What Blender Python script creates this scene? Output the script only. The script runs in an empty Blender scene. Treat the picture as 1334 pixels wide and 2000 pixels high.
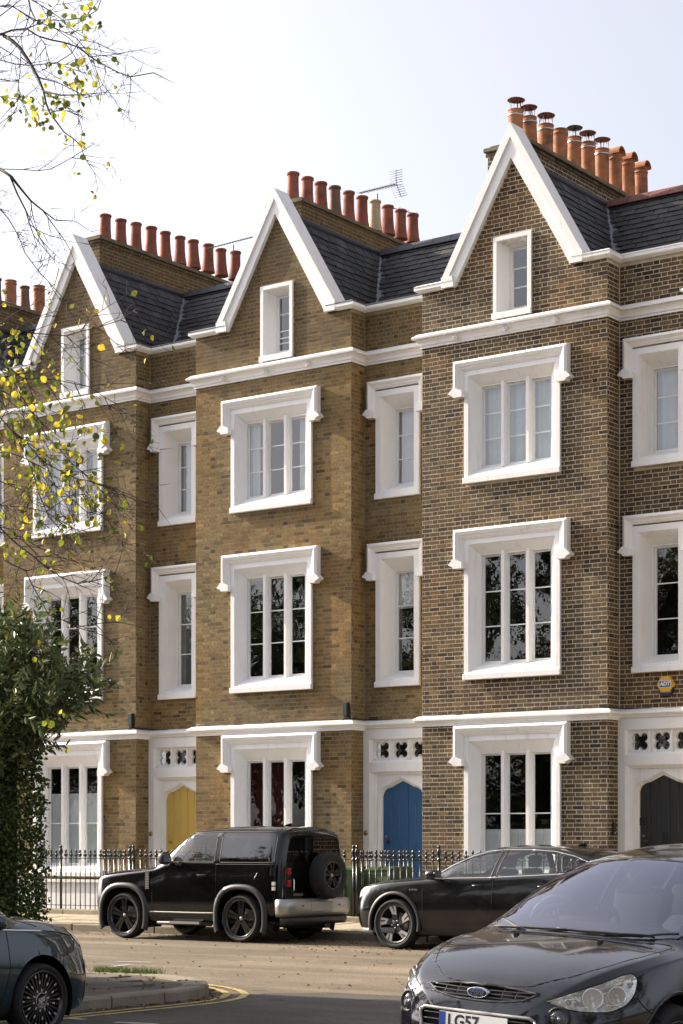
import bpy, bmesh, math, random
import numpy as np
from mathutils import Vector, Matrix, bvhtree, geometry, noise as mnoise
rad = math.radians
C = bpy.context.scene.collection
SC = bpy.context.scene
PI = math.pi

# ------------------------------------------------------------------ camera
CAM_H = 1.65
CAM_Y = -30.93
YAW = rad(36)
cam_d = bpy.data.cameras.new('camera')
cam = bpy.data.objects.new('camera', cam_d); C.objects.link(cam)
cam.location = (0, CAM_Y, CAM_H)
cam.rotation_euler = (rad(90), 0, YAW)
cam_d.sensor_fit = 'HORIZONTAL'; cam_d.sensor_width = 24.0
cam_d.lens = 3855 * 24 / 1334
cam_d.shift_y = 648 / 1334
cam_d.clip_start = 0.5; cam_d.clip_end = 2000
SC.camera = cam

# ------------------------------------------------------------------ light
SUN_EL = 27.0
SUN_AZ = 7.5          # degrees in front of the facade line, sun stands to the -X side
sd = Vector((-math.cos(rad(SUN_AZ)) * math.cos(rad(SUN_EL)), -math.sin(rad(SUN_AZ)) * math.cos(rad(SUN_EL)), math.sin(rad(SUN_EL))))
sun_d = bpy.data.lights.new('sun', 'SUN'); sun = bpy.data.objects.new('sun', sun_d); C.objects.link(sun)
sun_d.energy = 5.0; sun_d.angle = rad(0.5); sun_d.color = (1.0, 0.87, 0.68)
sun.rotation_euler = sd.to_track_quat('Z', 'Y').to_euler()
W = bpy.data.worlds.new('World'); SC.world = W; W.use_nodes = True
nt = W.node_tree; nt.nodes.clear()
wo = nt.nodes.new('ShaderNodeOutputWorld'); wb = nt.nodes.new('ShaderNodeBackground'); sk = nt.nodes.new('ShaderNodeTexSky')
sk.sky_type = 'NISHITA'; sk.sun_disc = False
sk.sun_elevation = rad(SUN_EL); sk.sun_rotation = math.atan2(sd.x, sd.y)
sk.air_density = 1.0; sk.dust_density = 5.0; sk.ozone_density = 1.0; sk.altitude = 0
wb.inputs[1].default_value = 0.15
hz = nt.nodes.new('ShaderNodeHueSaturation'); hz.inputs['Saturation'].default_value = .28; hz.inputs['Value'].default_value = .89   # thin high cloud
nt.links.new(sk.outputs[0], hz.inputs['Color']); tn = nt.nodes.new('ShaderNodeMix'); tn.data_type = 'RGBA'; tn.blend_type = 'MULTIPLY'; tn.inputs[0].default_value = 1; tn.inputs[7].default_value = (.97, .97, 1.04, 1)
nt.links.new(hz.outputs[0], tn.inputs[6]); nt.links.new(tn.outputs[2], wb.inputs[0]); nt.links.new(wb.outputs[0], wo.inputs[0])
SC.view_settings.view_transform = 'Standard'; SC.view_settings.look = 'None'
SC.view_settings.exposure = 1.0; SC.view_settings.gamma = 1.0; SC.view_settings.use_curve_mapping = False
SC.cycles.use_denoising = True
SC.cycles.max_bounces = 8; SC.cycles.transparent_max_bounces = 16

# ------------------------------------------------------------------ materials
MATS = {}
def node(nt, t, **kw):
    n = nt.nodes.new(t)
    for k, v in kw.items():
        if hasattr(n, k): setattr(n, k, v)
    return n
def mat(name, color=(.5, .5, .5), rough=.6, metal=0., spec=.5, noise=0., nscale=6., bump=0., bscale=60., coat=0., dirt=None, dscale=2., damt=.0, emit=None):
    """Principled material with object-independent noise variation, optional dirt and bump"""
    if name in MATS: return MATS[name]
    m = bpy.data.materials.new(name); m.use_nodes = True; nt = m.node_tree
    b = nt.nodes['Principled BSDF']; L = nt.links.new
    b.inputs['Roughness'].default_value = rough; b.inputs['Metallic'].default_value = metal
    b.inputs['Specular IOR Level'].default_value = spec
    b.inputs['Base Color'].default_value = (*color, 1)
    if coat:
        b.inputs['Coat Weight'].default_value = coat; b.inputs['Coat Roughness'].default_value = .03
    geo = node(nt, 'ShaderNodeNewGeometry')
    src = None
    if noise:
        n = node(nt, 'ShaderNodeTexNoise'); n.inputs['Scale'].default_value = nscale; n.inputs['Detail'].default_value = 5
        L(geo.outputs['Position'], n.inputs['Vector'])
        r = node(nt, 'ShaderNodeMapRange'); r.inputs[1].default_value = .25; r.inputs[2].default_value = .75
        r.inputs[3].default_value = 1 - noise; r.inputs[4].default_value = 1 + noise
        L(n.outputs[0], r.inputs[0])
        mx = node(nt, 'ShaderNodeVectorMath', operation='SCALE'); mx.inputs[0].default_value = color
        L(r.outputs[0], mx.inputs['Scale']); src = mx.outputs[0]
    if dirt:
        n = node(nt, 'ShaderNodeTexNoise'); n.inputs['Scale'].default_value = dscale; n.inputs['Detail'].default_value = 8; n.inputs['Roughness'].default_value = .65
        L(geo.outputs['Position'], n.inputs['Vector'])
        r = node(nt, 'ShaderNodeMapRange'); r.inputs[1].default_value = .48; r.inputs[2].default_value = .72
        r.inputs[3].default_value = 0; r.inputs[4].default_value = damt
        L(n.outputs[0], r.inputs[0])
        mx = node(nt, 'ShaderNodeMix', data_type='RGBA'); L(r.outputs[0], mx.inputs[0])
        if src: L(src, mx.inputs[6])
        else: mx.inputs[6].default_value = (*color, 1)
        mx.inputs[7].default_value = (*dirt, 1); src = mx.outputs[2]
        rr = node(nt, 'ShaderNodeMapRange'); rr.inputs[1].default_value = 0; rr.inputs[2].default_value = 1
        rr.inputs[3].default_value = rough; rr.inputs[4].default_value = min(1, rough + .45); L(r.outputs[0], rr.inputs[0]); L(rr.outputs[0], b.inputs['Roughness'])
    if src: L(src, b.inputs['Base Color'])
    if bump:
        n = node(nt, 'ShaderNodeTexNoise'); n.inputs['Scale'].default_value = bscale; n.inputs['Detail'].default_value = 6
        L(geo.outputs['Position'], n.inputs['Vector'])
        bp = node(nt, 'ShaderNodeBump'); bp.inputs['Strength'].default_value = bump; bp.inputs['Distance'].default_value = .01
        L(n.outputs[0], bp.inputs['Height']); L(bp.outputs[0], b.inputs['Normal'])
    MATS[name] = m
    return m

def ramp_mat(name, stops, attr='tone', rough=.9, grime=(.03, .025, .018), gscale=.7, gamt=.5, gthr=(.45, .75), zdark=None, bump=.5, bscale=140., moss=None, spec=.3, fine=.25, objrand=False, warm=None):
    """colour picked per piece from a ramp by the face attribute, weathered by world-space noise"""
    m = bpy.data.materials.new(name); m.use_nodes = True; nt = m.node_tree; L = nt.links.new
    b = nt.nodes['Principled BSDF']; b.inputs['Roughness'].default_value = rough; b.inputs['Specular IOR Level'].default_value = spec
    a = node(nt, 'ShaderNodeAttribute', attribute_name=attr)
    fac = a.outputs['Fac']
    if objrand:
        oi = node(nt, 'ShaderNodeObjectInfo'); fac = oi.outputs['Random']
    cr = node(nt, 'ShaderNodeValToRGB'); el = cr.color_ramp.elements
    el[0].position = stops[0][0]; el[0].color = (*stops[0][1], 1); el[1].position = stops[-1][0]; el[1].color = (*stops[-1][1], 1)
    for p, c in stops[1:-1]:
        e = el.new(p); e.color = (*c, 1)
    L(fac, cr.inputs[0]); col = cr.outputs[0]
    geo = node(nt, 'ShaderNodeNewGeometry'); pos = geo.outputs['Position']
    n0 = node(nt, 'ShaderNodeTexNoise'); n0.inputs['Scale'].default_value = 28; n0.inputs['Detail'].default_value = 6; L(pos, n0.inputs['Vector'])
    r0 = node(nt, 'ShaderNodeMapRange'); r0.inputs[1].default_value = .3; r0.inputs[2].default_value = .7; r0.inputs[3].default_value = 1 - fine; r0.inputs[4].default_value = 1 + fine
    L(n0.outputs[0], r0.inputs[0])
    s0 = node(nt, 'ShaderNodeVectorMath', operation='SCALE'); L(col, s0.inputs[0]); L(r0.outputs[0], s0.inputs['Scale']); col = s0.outputs[0]
    if warm:
        nw = node(nt, 'ShaderNodeTexNoise'); nw.inputs['Scale'].default_value = .55; nw.inputs['Detail'].default_value = 4; L(pos, nw.inputs['Vector'])
        rw = node(nt, 'ShaderNodeMapRange'); rw.inputs[1].default_value = .45; rw.inputs[2].default_value = .62; rw.inputs[4].default_value = .75; L(nw.outputs[0], rw.inputs[0])
        mw = node(nt, 'ShaderNodeMix', data_type='RGBA', blend_type='MULTIPLY'); L(rw.outputs[0], mw.inputs[0]); L(col, mw.inputs[6]); mw.inputs[7].default_value = (*warm, 1); col = mw.outputs[2]
    n1 = node(nt, 'ShaderNodeTexNoise'); n1.inputs['Scale'].default_value = gscale; n1.inputs['Detail'].default_value = 9; n1.inputs['Roughness'].default_value = .65
    mp = node(nt, 'ShaderNodeMapping'); mp.inputs['Scale'].default_value = (1, 1, .55); L(pos, mp.inputs[0]); L(mp.outputs[0], n1.inputs['Vector'])
    r1 = node(nt, 'ShaderNodeMapRange'); r1.inputs[1].default_value = gthr[0]; r1.inputs[2].default_value = gthr[1]; r1.inputs[4].default_value = gamt
    L(n1.outputs[0], r1.inputs[0]); gf = r1.outputs[0]
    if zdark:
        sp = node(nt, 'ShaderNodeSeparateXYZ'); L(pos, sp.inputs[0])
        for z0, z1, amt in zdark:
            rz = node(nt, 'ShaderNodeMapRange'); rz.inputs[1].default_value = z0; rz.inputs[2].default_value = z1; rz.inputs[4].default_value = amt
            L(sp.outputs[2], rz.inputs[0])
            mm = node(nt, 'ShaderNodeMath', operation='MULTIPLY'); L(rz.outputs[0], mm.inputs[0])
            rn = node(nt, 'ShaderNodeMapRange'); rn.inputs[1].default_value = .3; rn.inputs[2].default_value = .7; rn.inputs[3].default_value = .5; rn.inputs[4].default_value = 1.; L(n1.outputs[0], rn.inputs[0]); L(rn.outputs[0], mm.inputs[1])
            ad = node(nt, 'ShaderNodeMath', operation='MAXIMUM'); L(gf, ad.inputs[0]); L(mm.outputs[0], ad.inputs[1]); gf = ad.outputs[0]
    mx = node(nt, 'ShaderNodeMix', data_type='RGBA'); L(gf, mx.inputs[0]); L(col, mx.inputs[6]); mx.inputs[7].default_value = (*grime, 1); col = mx.outputs[2]
    L(col, b.inputs['Base Color'])
    if bump:
        n = node(nt, 'ShaderNodeTexNoise'); n.inputs['Scale'].default_value = bscale; n.inputs['Detail'].default_value = 5; L(pos, n.inputs['Vector'])
        bp = node(nt, 'ShaderNodeBump'); bp.inputs['Strength'].default_value = bump; bp.inputs['Distance'].default_value = .006
        L(n.outputs[0], bp.inputs['Height']); L(bp.outputs[0], b.inputs['Normal'])
    MATS[name] = m
    return m

def glass_mat(name, tint=(.9, .95, .95), clear=.85, ior=1.5, wob=0., refl=1.0, gtint=(1, 1, 1)):
    """thin pane: Fresnel reflection over partly absorbing see-through"""
    m = bpy.data.materials.new(name); m.use_nodes = True; nt = m.node_tree; L = nt.links.new
    nt.nodes.remove(nt.nodes['Principled BSDF']); out = nt.nodes['Material Output']
    geo = node(nt, 'ShaderNodeNewGeometry')
    dt = node(nt, 'ShaderNodeVectorMath', operation='DOT_PRODUCT'); L(geo.outputs['Normal'], dt.inputs[0]); L(geo.outputs['Incoming'], dt.inputs[1])
    ab = node(nt, 'ShaderNodeMath', operation='ABSOLUTE'); L(dt.outputs['Value'], ab.inputs[0])
    iv = node(nt, 'ShaderNodeMath', operation='SUBTRACT'); iv.inputs[0].default_value = 1.; L(ab.outputs[0], iv.inputs[1])
    pw = node(nt, 'ShaderNodeMath', operation='POWER'); L(iv.outputs[0], pw.inputs[0]); pw.inputs[1].default_value = 5
    r0 = ((ior - 1) / (ior + 1)) ** 2 * 1.9 * refl
    mul = node(nt, 'ShaderNodeMapRange'); mul.inputs[3].default_value = r0; mul.inputs[4].default_value = .95; L(pw.outputs[0], mul.inputs[0])
    g = node(nt, 'ShaderNodeBsdfGlossy'); g.inputs['Roughness'].default_value = .0; g.inputs[0].default_value = (*gtint, 1)
    t = node(nt, 'ShaderNodeBsdfTransparent'); t.inputs[0].default_value = (tint[0] * clear, tint[1] * clear, tint[2] * clear, 1)
    mx = node(nt, 'ShaderNodeMixShader'); L(mul.outputs[0], mx.inputs[0]); L(t.outputs[0], mx.inputs[1]); L(g.outputs[0], mx.inputs[2]); L(mx.outputs[0], out.inputs[0])
    if wob:
        n = node(nt, 'ShaderNodeTexNoise'); n.inputs['Scale'].default_value = 3.5; L(geo.outputs['Position'], n.inputs['Vector'])
        bp = node(nt, 'ShaderNodeBump'); bp.inputs['Strength'].default_value = wob; bp.inputs['Distance'].default_value = .02; L(n.outputs[0], bp.inputs['Height'])
        L(bp.outputs[0], g.inputs['Normal'])
    MATS[name] = m
    return m

def paint_mat(name, color, streak, under):
    m = mat(name, color, .5, noise=.03, nscale=3, bump=.10, bscale=22); nt = m.node_tree; L = nt.links.new; b = nt.nodes['Principled BSDF']
    src = b.inputs['Base Color'].links[0].from_socket; geo = node(nt, 'ShaderNodeNewGeometry')
    mp = node(nt, 'ShaderNodeMapping'); mp.inputs['Scale'].default_value = (9, 9, .9); L(geo.outputs['Position'], mp.inputs[0])
    n = node(nt, 'ShaderNodeTexNoise'); n.inputs['Scale'].default_value = 1.; n.inputs['Detail'].default_value = 7; n.inputs['Roughness'].default_value = .7; L(mp.outputs[0], n.inputs['Vector'])
    r = node(nt, 'ShaderNodeMapRange'); r.inputs[1].default_value = .55; r.inputs[2].default_value = .8; r.inputs[4].default_value = streak; L(n.outputs[0], r.inputs[0])
    mx = node(nt, 'ShaderNodeMix', data_type='RGBA'); L(r.outputs[0], mx.inputs[0]); L(src, mx.inputs[6]); mx.inputs[7].default_value = (.40, .36, .28, 1); col = mx.outputs[2]
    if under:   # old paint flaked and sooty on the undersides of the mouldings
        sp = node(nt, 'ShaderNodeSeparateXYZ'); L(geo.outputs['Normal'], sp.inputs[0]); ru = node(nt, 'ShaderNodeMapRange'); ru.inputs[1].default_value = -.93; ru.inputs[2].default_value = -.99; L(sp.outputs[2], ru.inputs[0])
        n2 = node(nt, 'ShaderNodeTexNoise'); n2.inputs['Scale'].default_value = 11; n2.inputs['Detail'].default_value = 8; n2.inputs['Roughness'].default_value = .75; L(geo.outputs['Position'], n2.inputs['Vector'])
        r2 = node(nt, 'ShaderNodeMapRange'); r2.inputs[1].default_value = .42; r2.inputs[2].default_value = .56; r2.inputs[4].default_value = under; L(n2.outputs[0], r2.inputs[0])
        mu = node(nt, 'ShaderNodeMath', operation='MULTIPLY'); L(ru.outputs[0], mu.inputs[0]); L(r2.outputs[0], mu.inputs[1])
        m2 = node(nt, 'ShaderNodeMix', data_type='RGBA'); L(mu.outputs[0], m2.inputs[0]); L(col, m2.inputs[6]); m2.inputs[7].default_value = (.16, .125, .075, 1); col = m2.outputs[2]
    L(col, b.inputs['Base Color']); return m
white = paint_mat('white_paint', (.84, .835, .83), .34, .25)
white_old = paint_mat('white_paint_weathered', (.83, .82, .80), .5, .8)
sash_white = mat('sash_paint', (.82, .82, .80), .3, noise=.03)
lead = mat('lead', (.15, .16, .185), .5, noise=.25, nscale=5, metal=0., bump=.3, bscale=8)
room = mat('room_dark', (.02, .018, .016), .9)
curtain = mat('net_curtain', (.72, .75, .78), .9, noise=.06)
blind = mat('roller_blind', (.75, .74, .70), .9)
redcurtain = mat('red_curtain', (.10, .015, .012), .9, noise=.3)
shutter = mat('shutter_paint', (.78, .79, .79), .4)
glass = glass_mat('window_glass', wob=.06, refl=1.8)
black_iron = mat('black_iron', (.012, .012, .013), .25, spec=.6, noise=.3, nscale=20, bump=.2, bscale=60)
mortar_y = mat('mortar_yellow', (.27, .205, .12), .95, noise=.25, nscale=9, bump=.4)
mortar_b = mat('mortar_pale', (.50, .43, .325), .95, noise=.25, nscale=5, bump=.4)
brick_y = ramp_mat('brick_yellow', [(0, (.068, .049, .026)), (.15, (.125, .092, .045)), (.5, (.20, .146, .068)), (.8, (.24, .176, .082)), (1, (.285, .212, .108))],
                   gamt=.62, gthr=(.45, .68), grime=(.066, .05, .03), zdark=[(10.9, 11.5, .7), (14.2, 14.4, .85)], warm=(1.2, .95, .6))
brick_b = ramp_mat('brick_brown', [(0, (.032, .023, .016)), (.25, (.066, .046, .027)), (.55, (.105, .073, .038)), (.85, (.142, .10, .052)), (1, (.19, .14, .078))],
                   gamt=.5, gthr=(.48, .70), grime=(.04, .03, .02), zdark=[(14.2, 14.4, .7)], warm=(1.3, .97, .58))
slate = ramp_mat('slate', [(0, (.014, .014, .015)), (.5, (.025, .0245, .026)), (.85, (.037, .036, .038)), (1, (.06, .057, .06))], rough=.62, gamt=.25, grime=(.05, .045, .035), gscale=2, spec=.45, bump=.35, bscale=30, objrand=True)
slate_stuff = slate
terracotta = mat('terracotta', (.25, .078, .047), .8, noise=.22, nscale=3, dirt=(.07, .04, .032), dscale=4, damt=.75, bump=.3)
terracotta_o = mat('terracotta_orange', (.37, .155, .072), .85, noise=.3, nscale=5, dirt=(.09, .06, .045), dscale=4, damt=.95, bump=.4)
buff = mat('buff_clay', (.46, .37, .24), .8, noise=.15, bump=.3)
browncl = mat('brown_clay', (.17, .085, .06), .7, noise=.2, bump=.3)
rust = mat('rusty_steel', (.16, .06, .045), .6, noise=.3, nscale=12)
steel = mat('galvanised_steel', (.5, .5, .5), .35, metal=.8)
door_y = mat('yellow_door_paint', (.60, .42, .105), .32, noise=.04)
door_b = mat('blue_door_paint', (.036, .11, .235), .32, noise=.05)
door_g = mat('charcoal_door_paint', (.022, .023, .023), .35, noise=.05)
brass = mat('brass', (.45, .3, .13), .35, metal=.9)
black_plastic = mat('black_plastic', (.012, .012, .013), .45)
cable = mat('cable', (.012, .012, .012), .6)

# ------------------------------------------------------------------ mesh helpers
class MB:
    def __init__(s): s.v = []; s.f = []; s.mi = []; s.sm = []; s.tone = None
    def add(s, verts, faces, mi=0, smooth=False):
        o = len(s.v); s.v.extend(verts)
        for f in faces: s.f.append([i + o for i in f]); s.mi.append(mi); s.sm.append(smooth)
    def box(s, x0, x1, y0, y1, z0, z1, mi=0):
        s.add([(x0, y0, z0), (x1, y0, z0), (x1, y1, z0), (x0, y1, z0), (x0, y0, z1), (x1, y0, z1), (x1, y1, z1), (x0, y1, z1)],
              [(0, 3, 2, 1), (4, 5, 6, 7), (0, 1, 5, 4), (1, 2, 6, 5), (2, 3, 7, 6), (3, 0, 4, 7)], mi)
    def cbox(s, x0, x1, y0, y1, z0, z1, b=.01, mi=0):
        """box with chamfered edges on its -Y face and around"""
        s.add([(x0, y1, z0), (x1, y1, z0), (x1, y1, z1), (x0, y1, z1), (x0, y0 + b, z0), (x1, y0 + b, z0), (x1, y0 + b, z1), (x0, y0 + b, z1),
               (x0 + b, y0, z0 + b), (x1 - b, y0, z0 + b), (x1 - b, y0, z1 - b), (x0 + b, y0, z1 - b)],
              [(0, 3, 2, 1), (0, 1, 5, 4), (1, 2, 6, 5), (2, 3, 7, 6), (3, 0, 4, 7), (4, 5, 9, 8), (5, 6, 10, 9), (6, 7, 11, 10), (7, 4, 8, 11), (8, 9, 10, 11)], mi)
    def prism(s, poly, fn, c0, c1, mi=0, smooth=False):
        n = len(poly)
        s.add([fn(a, b, c0) for a, b in poly] + [fn(a, b, c1) for a, b in poly],
              [list(range(n)), list(range(2 * n - 1, n - 1, -1))] + [(i, (i + 1) % n, n + (i + 1) % n, n + i) for i in range(n)], mi, smooth)
    def tube(s, pts, rs, n=6, mi=0, smooth=True, cap=True):
        pts = [Vector(p) for p in pts]
        if not hasattr(rs, '__len__'): rs = [rs] * len(pts)
        ref = Vector((0, 0, 1)); vs = []
        for i, p in enumerate(pts):
            t = (pts[min(i + 1, len(pts) - 1)] - pts[max(i - 1, 0)])
            t = t.normalized() if t.length > 1e-9 else Vector((0, 0, 1))
            r = ref if abs(t.dot(ref)) < .95 else Vector((1, 0, 0))
            a = t.cross(r).normalized(); b = t.cross(a)
            for k in range(n):
                w = 2 * PI * k / n
                vs.append(tuple(p + (a * math.cos(w) + b * math.sin(w)) * rs[i]))
        fs = [(i * n + k, i * n + (k + 1) % n, (i + 1) * n + (k + 1) % n, (i + 1) * n + k) for i in range(len(pts) - 1) for k in range(n)]
        if cap: fs += [list(range(n - 1, -1, -1)), list(range((len(pts) - 1) * n, len(pts) * n))]
        s.add(vs, fs, mi, smooth)
    def lathe(s, prof, n=24, fn=lambda r, z, c, si: (r * c, r * si, z), mi=0, smooth=True, closed=False):
        vs = []
        for r, z in prof:
            for k in range(n):
                w = 2 * PI * k / n; vs.append(fn(r, z, math.cos(w), math.sin(w)))
        m = len(prof); rng = range(m if closed else m - 1)
        fs = [(i * n + k, i * n + (k + 1) % n, ((i + 1) % m) * n + (k + 1) % n, ((i + 1) % m) * n + k) for i in rng for k in range(n)]
        s.add(vs, fs, mi, smooth)
    def sweep(s, path, prof, fn, mi=0, caps=True, side=1, smooth=False):
        """profile points (out, c) carried with mitred corners along a polyline in the (a, b) plane"""
        n = len(path); rows = []
        for i in range(n):
            p = Vector(path[i]); ds = []
            if i > 0: ds.append((p - Vector(path[i - 1])).normalized())
            if i < n - 1: ds.append((Vector(path[i + 1]) - p).normalized())
            ns = [Vector((d.y, -d.x)) * side for d in ds]
            m = ns[0] if len(ns) == 1 else (ns[0] + ns[1]) / (1 + ns[0].dot(ns[1]))
            rows.append([fn(p.x + m.x * o, p.y + m.y * o, c) for o, c in prof])
        k = len(prof); vs = [v for r in rows for v in r]
        fs = [(i * k + j, i * k + (j + 1) % k, (i + 1) * k + (j + 1) % k, (i + 1) * k + j) for i in range(n - 1) for j in range(k)]
        if caps: fs += [list(range(k)), list(range((n - 1) * k + k - 1, (n - 1) * k - 1, -1))]
        s.add(vs, fs, mi, smooth)
    def mesh(s, name, mats, recalc=True):
        me = bpy.data.meshes.new(name); me.from_pydata(s.v, [], s.f)
        for m in (mats if isinstance(mats, (list, tuple)) else [mats]): me.materials.append(m)
        me.polygons.foreach_set('material_index', s.mi); me.polygons.foreach_set('use_smooth', s.sm)
        if s.tone is not None:
            at = me.attributes.new('tone', 'FLOAT', 'FACE'); at.data.foreach_set('value', s.tone)
        if recalc and len(s.f) < 60000:
            bm = bmesh.new(); bm.from_mesh(me); bmesh.ops.recalc_face_normals(bm, faces=bm.faces); bm.to_mesh(me); bm.free()
        me.update(); return me
    def build(s, name, mats, parent=None, loc=None, rot=None, recalc=True, **props):
        o = bpy.data.objects.new(name, s.mesh(name, mats, recalc)); C.objects.link(o)
        if parent: o.parent = parent
        if loc: o.location = loc
        if rot: o.rotation_euler = rot
        for k, v in props.items(): o[k] = v
        return o
def inst(name, me, parent, loc=(0, 0, 0), rot=None, scale=None, mtx=None, **props):
    o = bpy.data.objects.new(name, me); C.objects.link(o)
    if parent: o.parent = parent
    if mtx is not None: o.matrix_basis = mtx
    else:
        o.location = loc
        if rot: o.rotation_euler = rot
        if scale: o.scale = scale
    for k, v in props.items(): o[k] = v
    return o
def thing(name, label, cat, loc=(0, 0, 0), rz=0., group=None):
    o = bpy.data.objects.new(name, None); C.objects.link(o); o.location = loc; o.rotation_euler = (0, 0, rz); o.empty_display_size = .2
    o['label'] = label; o['category'] = cat
    if group: o['group'] = group
    return o
def tag(o, label, cat, group=None):
    o['label'] = label; o['category'] = cat
    if group: o['group'] = group
    return o
XZ = lambda a, b, c: (a, c, b)       # elevation plane, c = depth
XY = lambda a, b, c: (a, b, c)       # plan, c = height

def at_cam(px, py, z):
    """a point seen at a photograph pixel, z metres in front of the camera"""
    u = (px - 667) / 3855; v = (1648 - py) / 3855
    return Vector((z * (u * math.cos(YAW) - math.sin(YAW)), CAM_Y + z * (u * math.sin(YAW) + math.cos(YAW)), CAM_H + v * z))
# image plane to world for a pure yaw of 36 degrees to the left
def project(X, Y, Z):
    x, y = X, Y - CAM_Y; xr = x * math.cos(YAW) + y * math.sin(YAW); z = -x * math.sin(YAW) + y * math.cos(YAW)
    return 667 + 3855 * xr / z, 1648 - 3855 * (Z - CAM_H) / z, 3855 / z
# ------------------------------------------------------------------ terrace houses
PITCH = 5.56; BAY = 3.915; REC = .45; COURSE = .078
S_L, H_L, JT = .2115, .099, .015

def brick_templates():
    out = {}
    r = random.Random(4)
    for kind, ln in (('s', S_L), ('h', H_L)):
        lst = []
        for k in range(12):
            m = MB(); q = r.uniform(.0004, .0022); d = [q + r.uniform(0, .0018) for _ in range(4)]; j = lambda: r.uniform(-.0025, .0025)
            h = COURSE - JT
            m.add([(-ln / 2 + j(), -d[0], j()), (ln / 2 + j(), -d[1], j()), (ln / 2 + j(), -d[2], h + j()), (-ln / 2 + j(), -d[3], h + j()),
                   (-ln / 2, .02, 0), (ln / 2, .02, 0), (ln / 2, .02, h), (-ln / 2, .02, h)],
                  [(0, 1, 2, 3), (4, 5, 1, 0), (5, 6, 2, 1), (6, 7, 3, 2), (7, 4, 0, 3)])
            m.tone = [min(1, max(0, (k + .5) / 12 + r.uniform(-.03, .03)))] * 5
            lst.append(m)
        out[kind] = lst
    return out
BT = brick_templates(); BT_MESH = {}
def brick_mesh(kind, k, bm_):
    key = (kind, k, bm_.name)
    if key not in BT_MESH: BT_MESH[key] = BT[kind][k].mesh('brick', bm_, recalc=False)
    return BT_MESH[key]

def lay_bricks(acc, picks, org, ux, nr, x0, x1, z0, z1, holes, rng, lim=None, phase=0., score=None):
    """courses of Flemish bond on a vertical face; org + ux*x, outward normal nr. Whole bricks with a score go to picks"""
    per = S_L + H_L + 2 * JT; k = int(math.floor(z0 / COURSE + 1e-6)); h = COURSE - JT
    while (k + 1) * COURSE <= z1 + 1e-6:
        zb = k * COURSE; zm = zb + h / 2
        if zb < z0 - 1e-6: k += 1; continue
        xa, xb = (x0, x1) if lim is None else lim(zm, zb)
        free = [(xa, xb)]
        for hx0, hx1, hz0, hz1 in holes:
            if hz0 - .03 < zm < hz1 + .03:
                nf = []
                for a, b in free:
                    if hx1 <= a or hx0 >= b: nf.append((a, b))
                    else:
                        if hx0 - a > .02: nf.append((a, hx0))
                        if b - hx1 > .02: nf.append((hx1, b))
                free = nf
        x = x0 - per + phase + (per / 2 if k % 2 else 0) + rng.uniform(-.012, .012); st = True
        while x < xb:
            ln = S_L if st else H_L; pn = mnoise.noise((x * .8 + org[0], zb * .9 + org[1] * 3, org[0] * .37)) * 3
            for a, b in free:
                p, q = max(x, a + .004), min(x + ln, b - .004)
                if q - p > .025:
                    whole = q - p > ln - .012
                    kind = 's' if st else 'h'; t = rng.randrange(12)
                    if rng.random() < .7: t = max(0, min(11, int(rng.gauss(6 + pn, 2.))))
                    cx = (p + q) / 2
                    rec = (kind, t, cx, zb, q - p)
                    if whole and score is not None:
                        sc = score(cx, zm)
                        if sc is not None: picks.append((sc + rng.random() * .05, org, ux, nr, rec)); continue
                    emit_brick(acc, org, ux, nr, rec, rng)
            x += ln + JT; st = not st
        k += 1
def emit_brick(acc, org, ux, nr, rec, rng):
    kind, t, cx, zb, ln = rec; tm = BT[kind][t]; L0 = S_L if kind == 's' else H_L; sx = ln / L0
    o = len(acc.v)
    for vx, vy, vz in tm.v:
        a = cx + vx * sx
        acc.v.append((org[0] + ux[0] * a - nr[0] * vy, org[1] + ux[1] * a - nr[1] * vy, zb + vz))
    for f in tm.f: acc.f.append([i + o for i in f]); acc.mi.append(0); acc.sm.append(False)
    acc.tone.extend([min(1, max(0, tm.tone[0] + rng.uniform(-.04, .04)))] * 5)

def backing(m, org, ux, x0, x1, z0, z1, holes, mi=0):
    """mortar plane behind the bricks, holes left open"""
    xs = sorted({x0, x1, *[min(max(h[i], x0), x1) for h in holes for i in (0, 1)]}); zs = sorted({z0, z1, *[min(max(h[i], z0), z1) for h in holes for i in (2, 3)]})
    for i in range(len(xs) - 1):
        for j in range(len(zs) - 1):
            a, b, c, d = xs[i], xs[i + 1], zs[j], zs[j + 1]
            if any(h[0] < (a + b) / 2 < h[1] and h[2] < (c + d) / 2 < h[3] for h in holes): continue
            m.add([(org[0] + ux[0] * p, org[1] + ux[1] * p, q) for p, q in ((a, c), (b, c), (b, d), (a, d))], [(0, 1, 2, 3)], mi)

def ring_quads(m, rings, fn=None, mi=0):
    """rectangular rings (x0,x1,z0,z1,y): quads between consecutive ones"""
    vs = []
    for x0, x1, z0, z1, y in rings: vs += [(x0, y, z0), (x1, y, z0), (x1, y, z1), (x0, y, z1)]
    fs = []
    for i in range(len(rings) - 1):
        for k in range(4): fs.append((i * 4 + k, i * 4 + (k + 1) % 4, i * 4 + 4 + (k + 1) % 4, i * 4 + 4 + k))
    m.add(vs, fs, mi)

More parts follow.
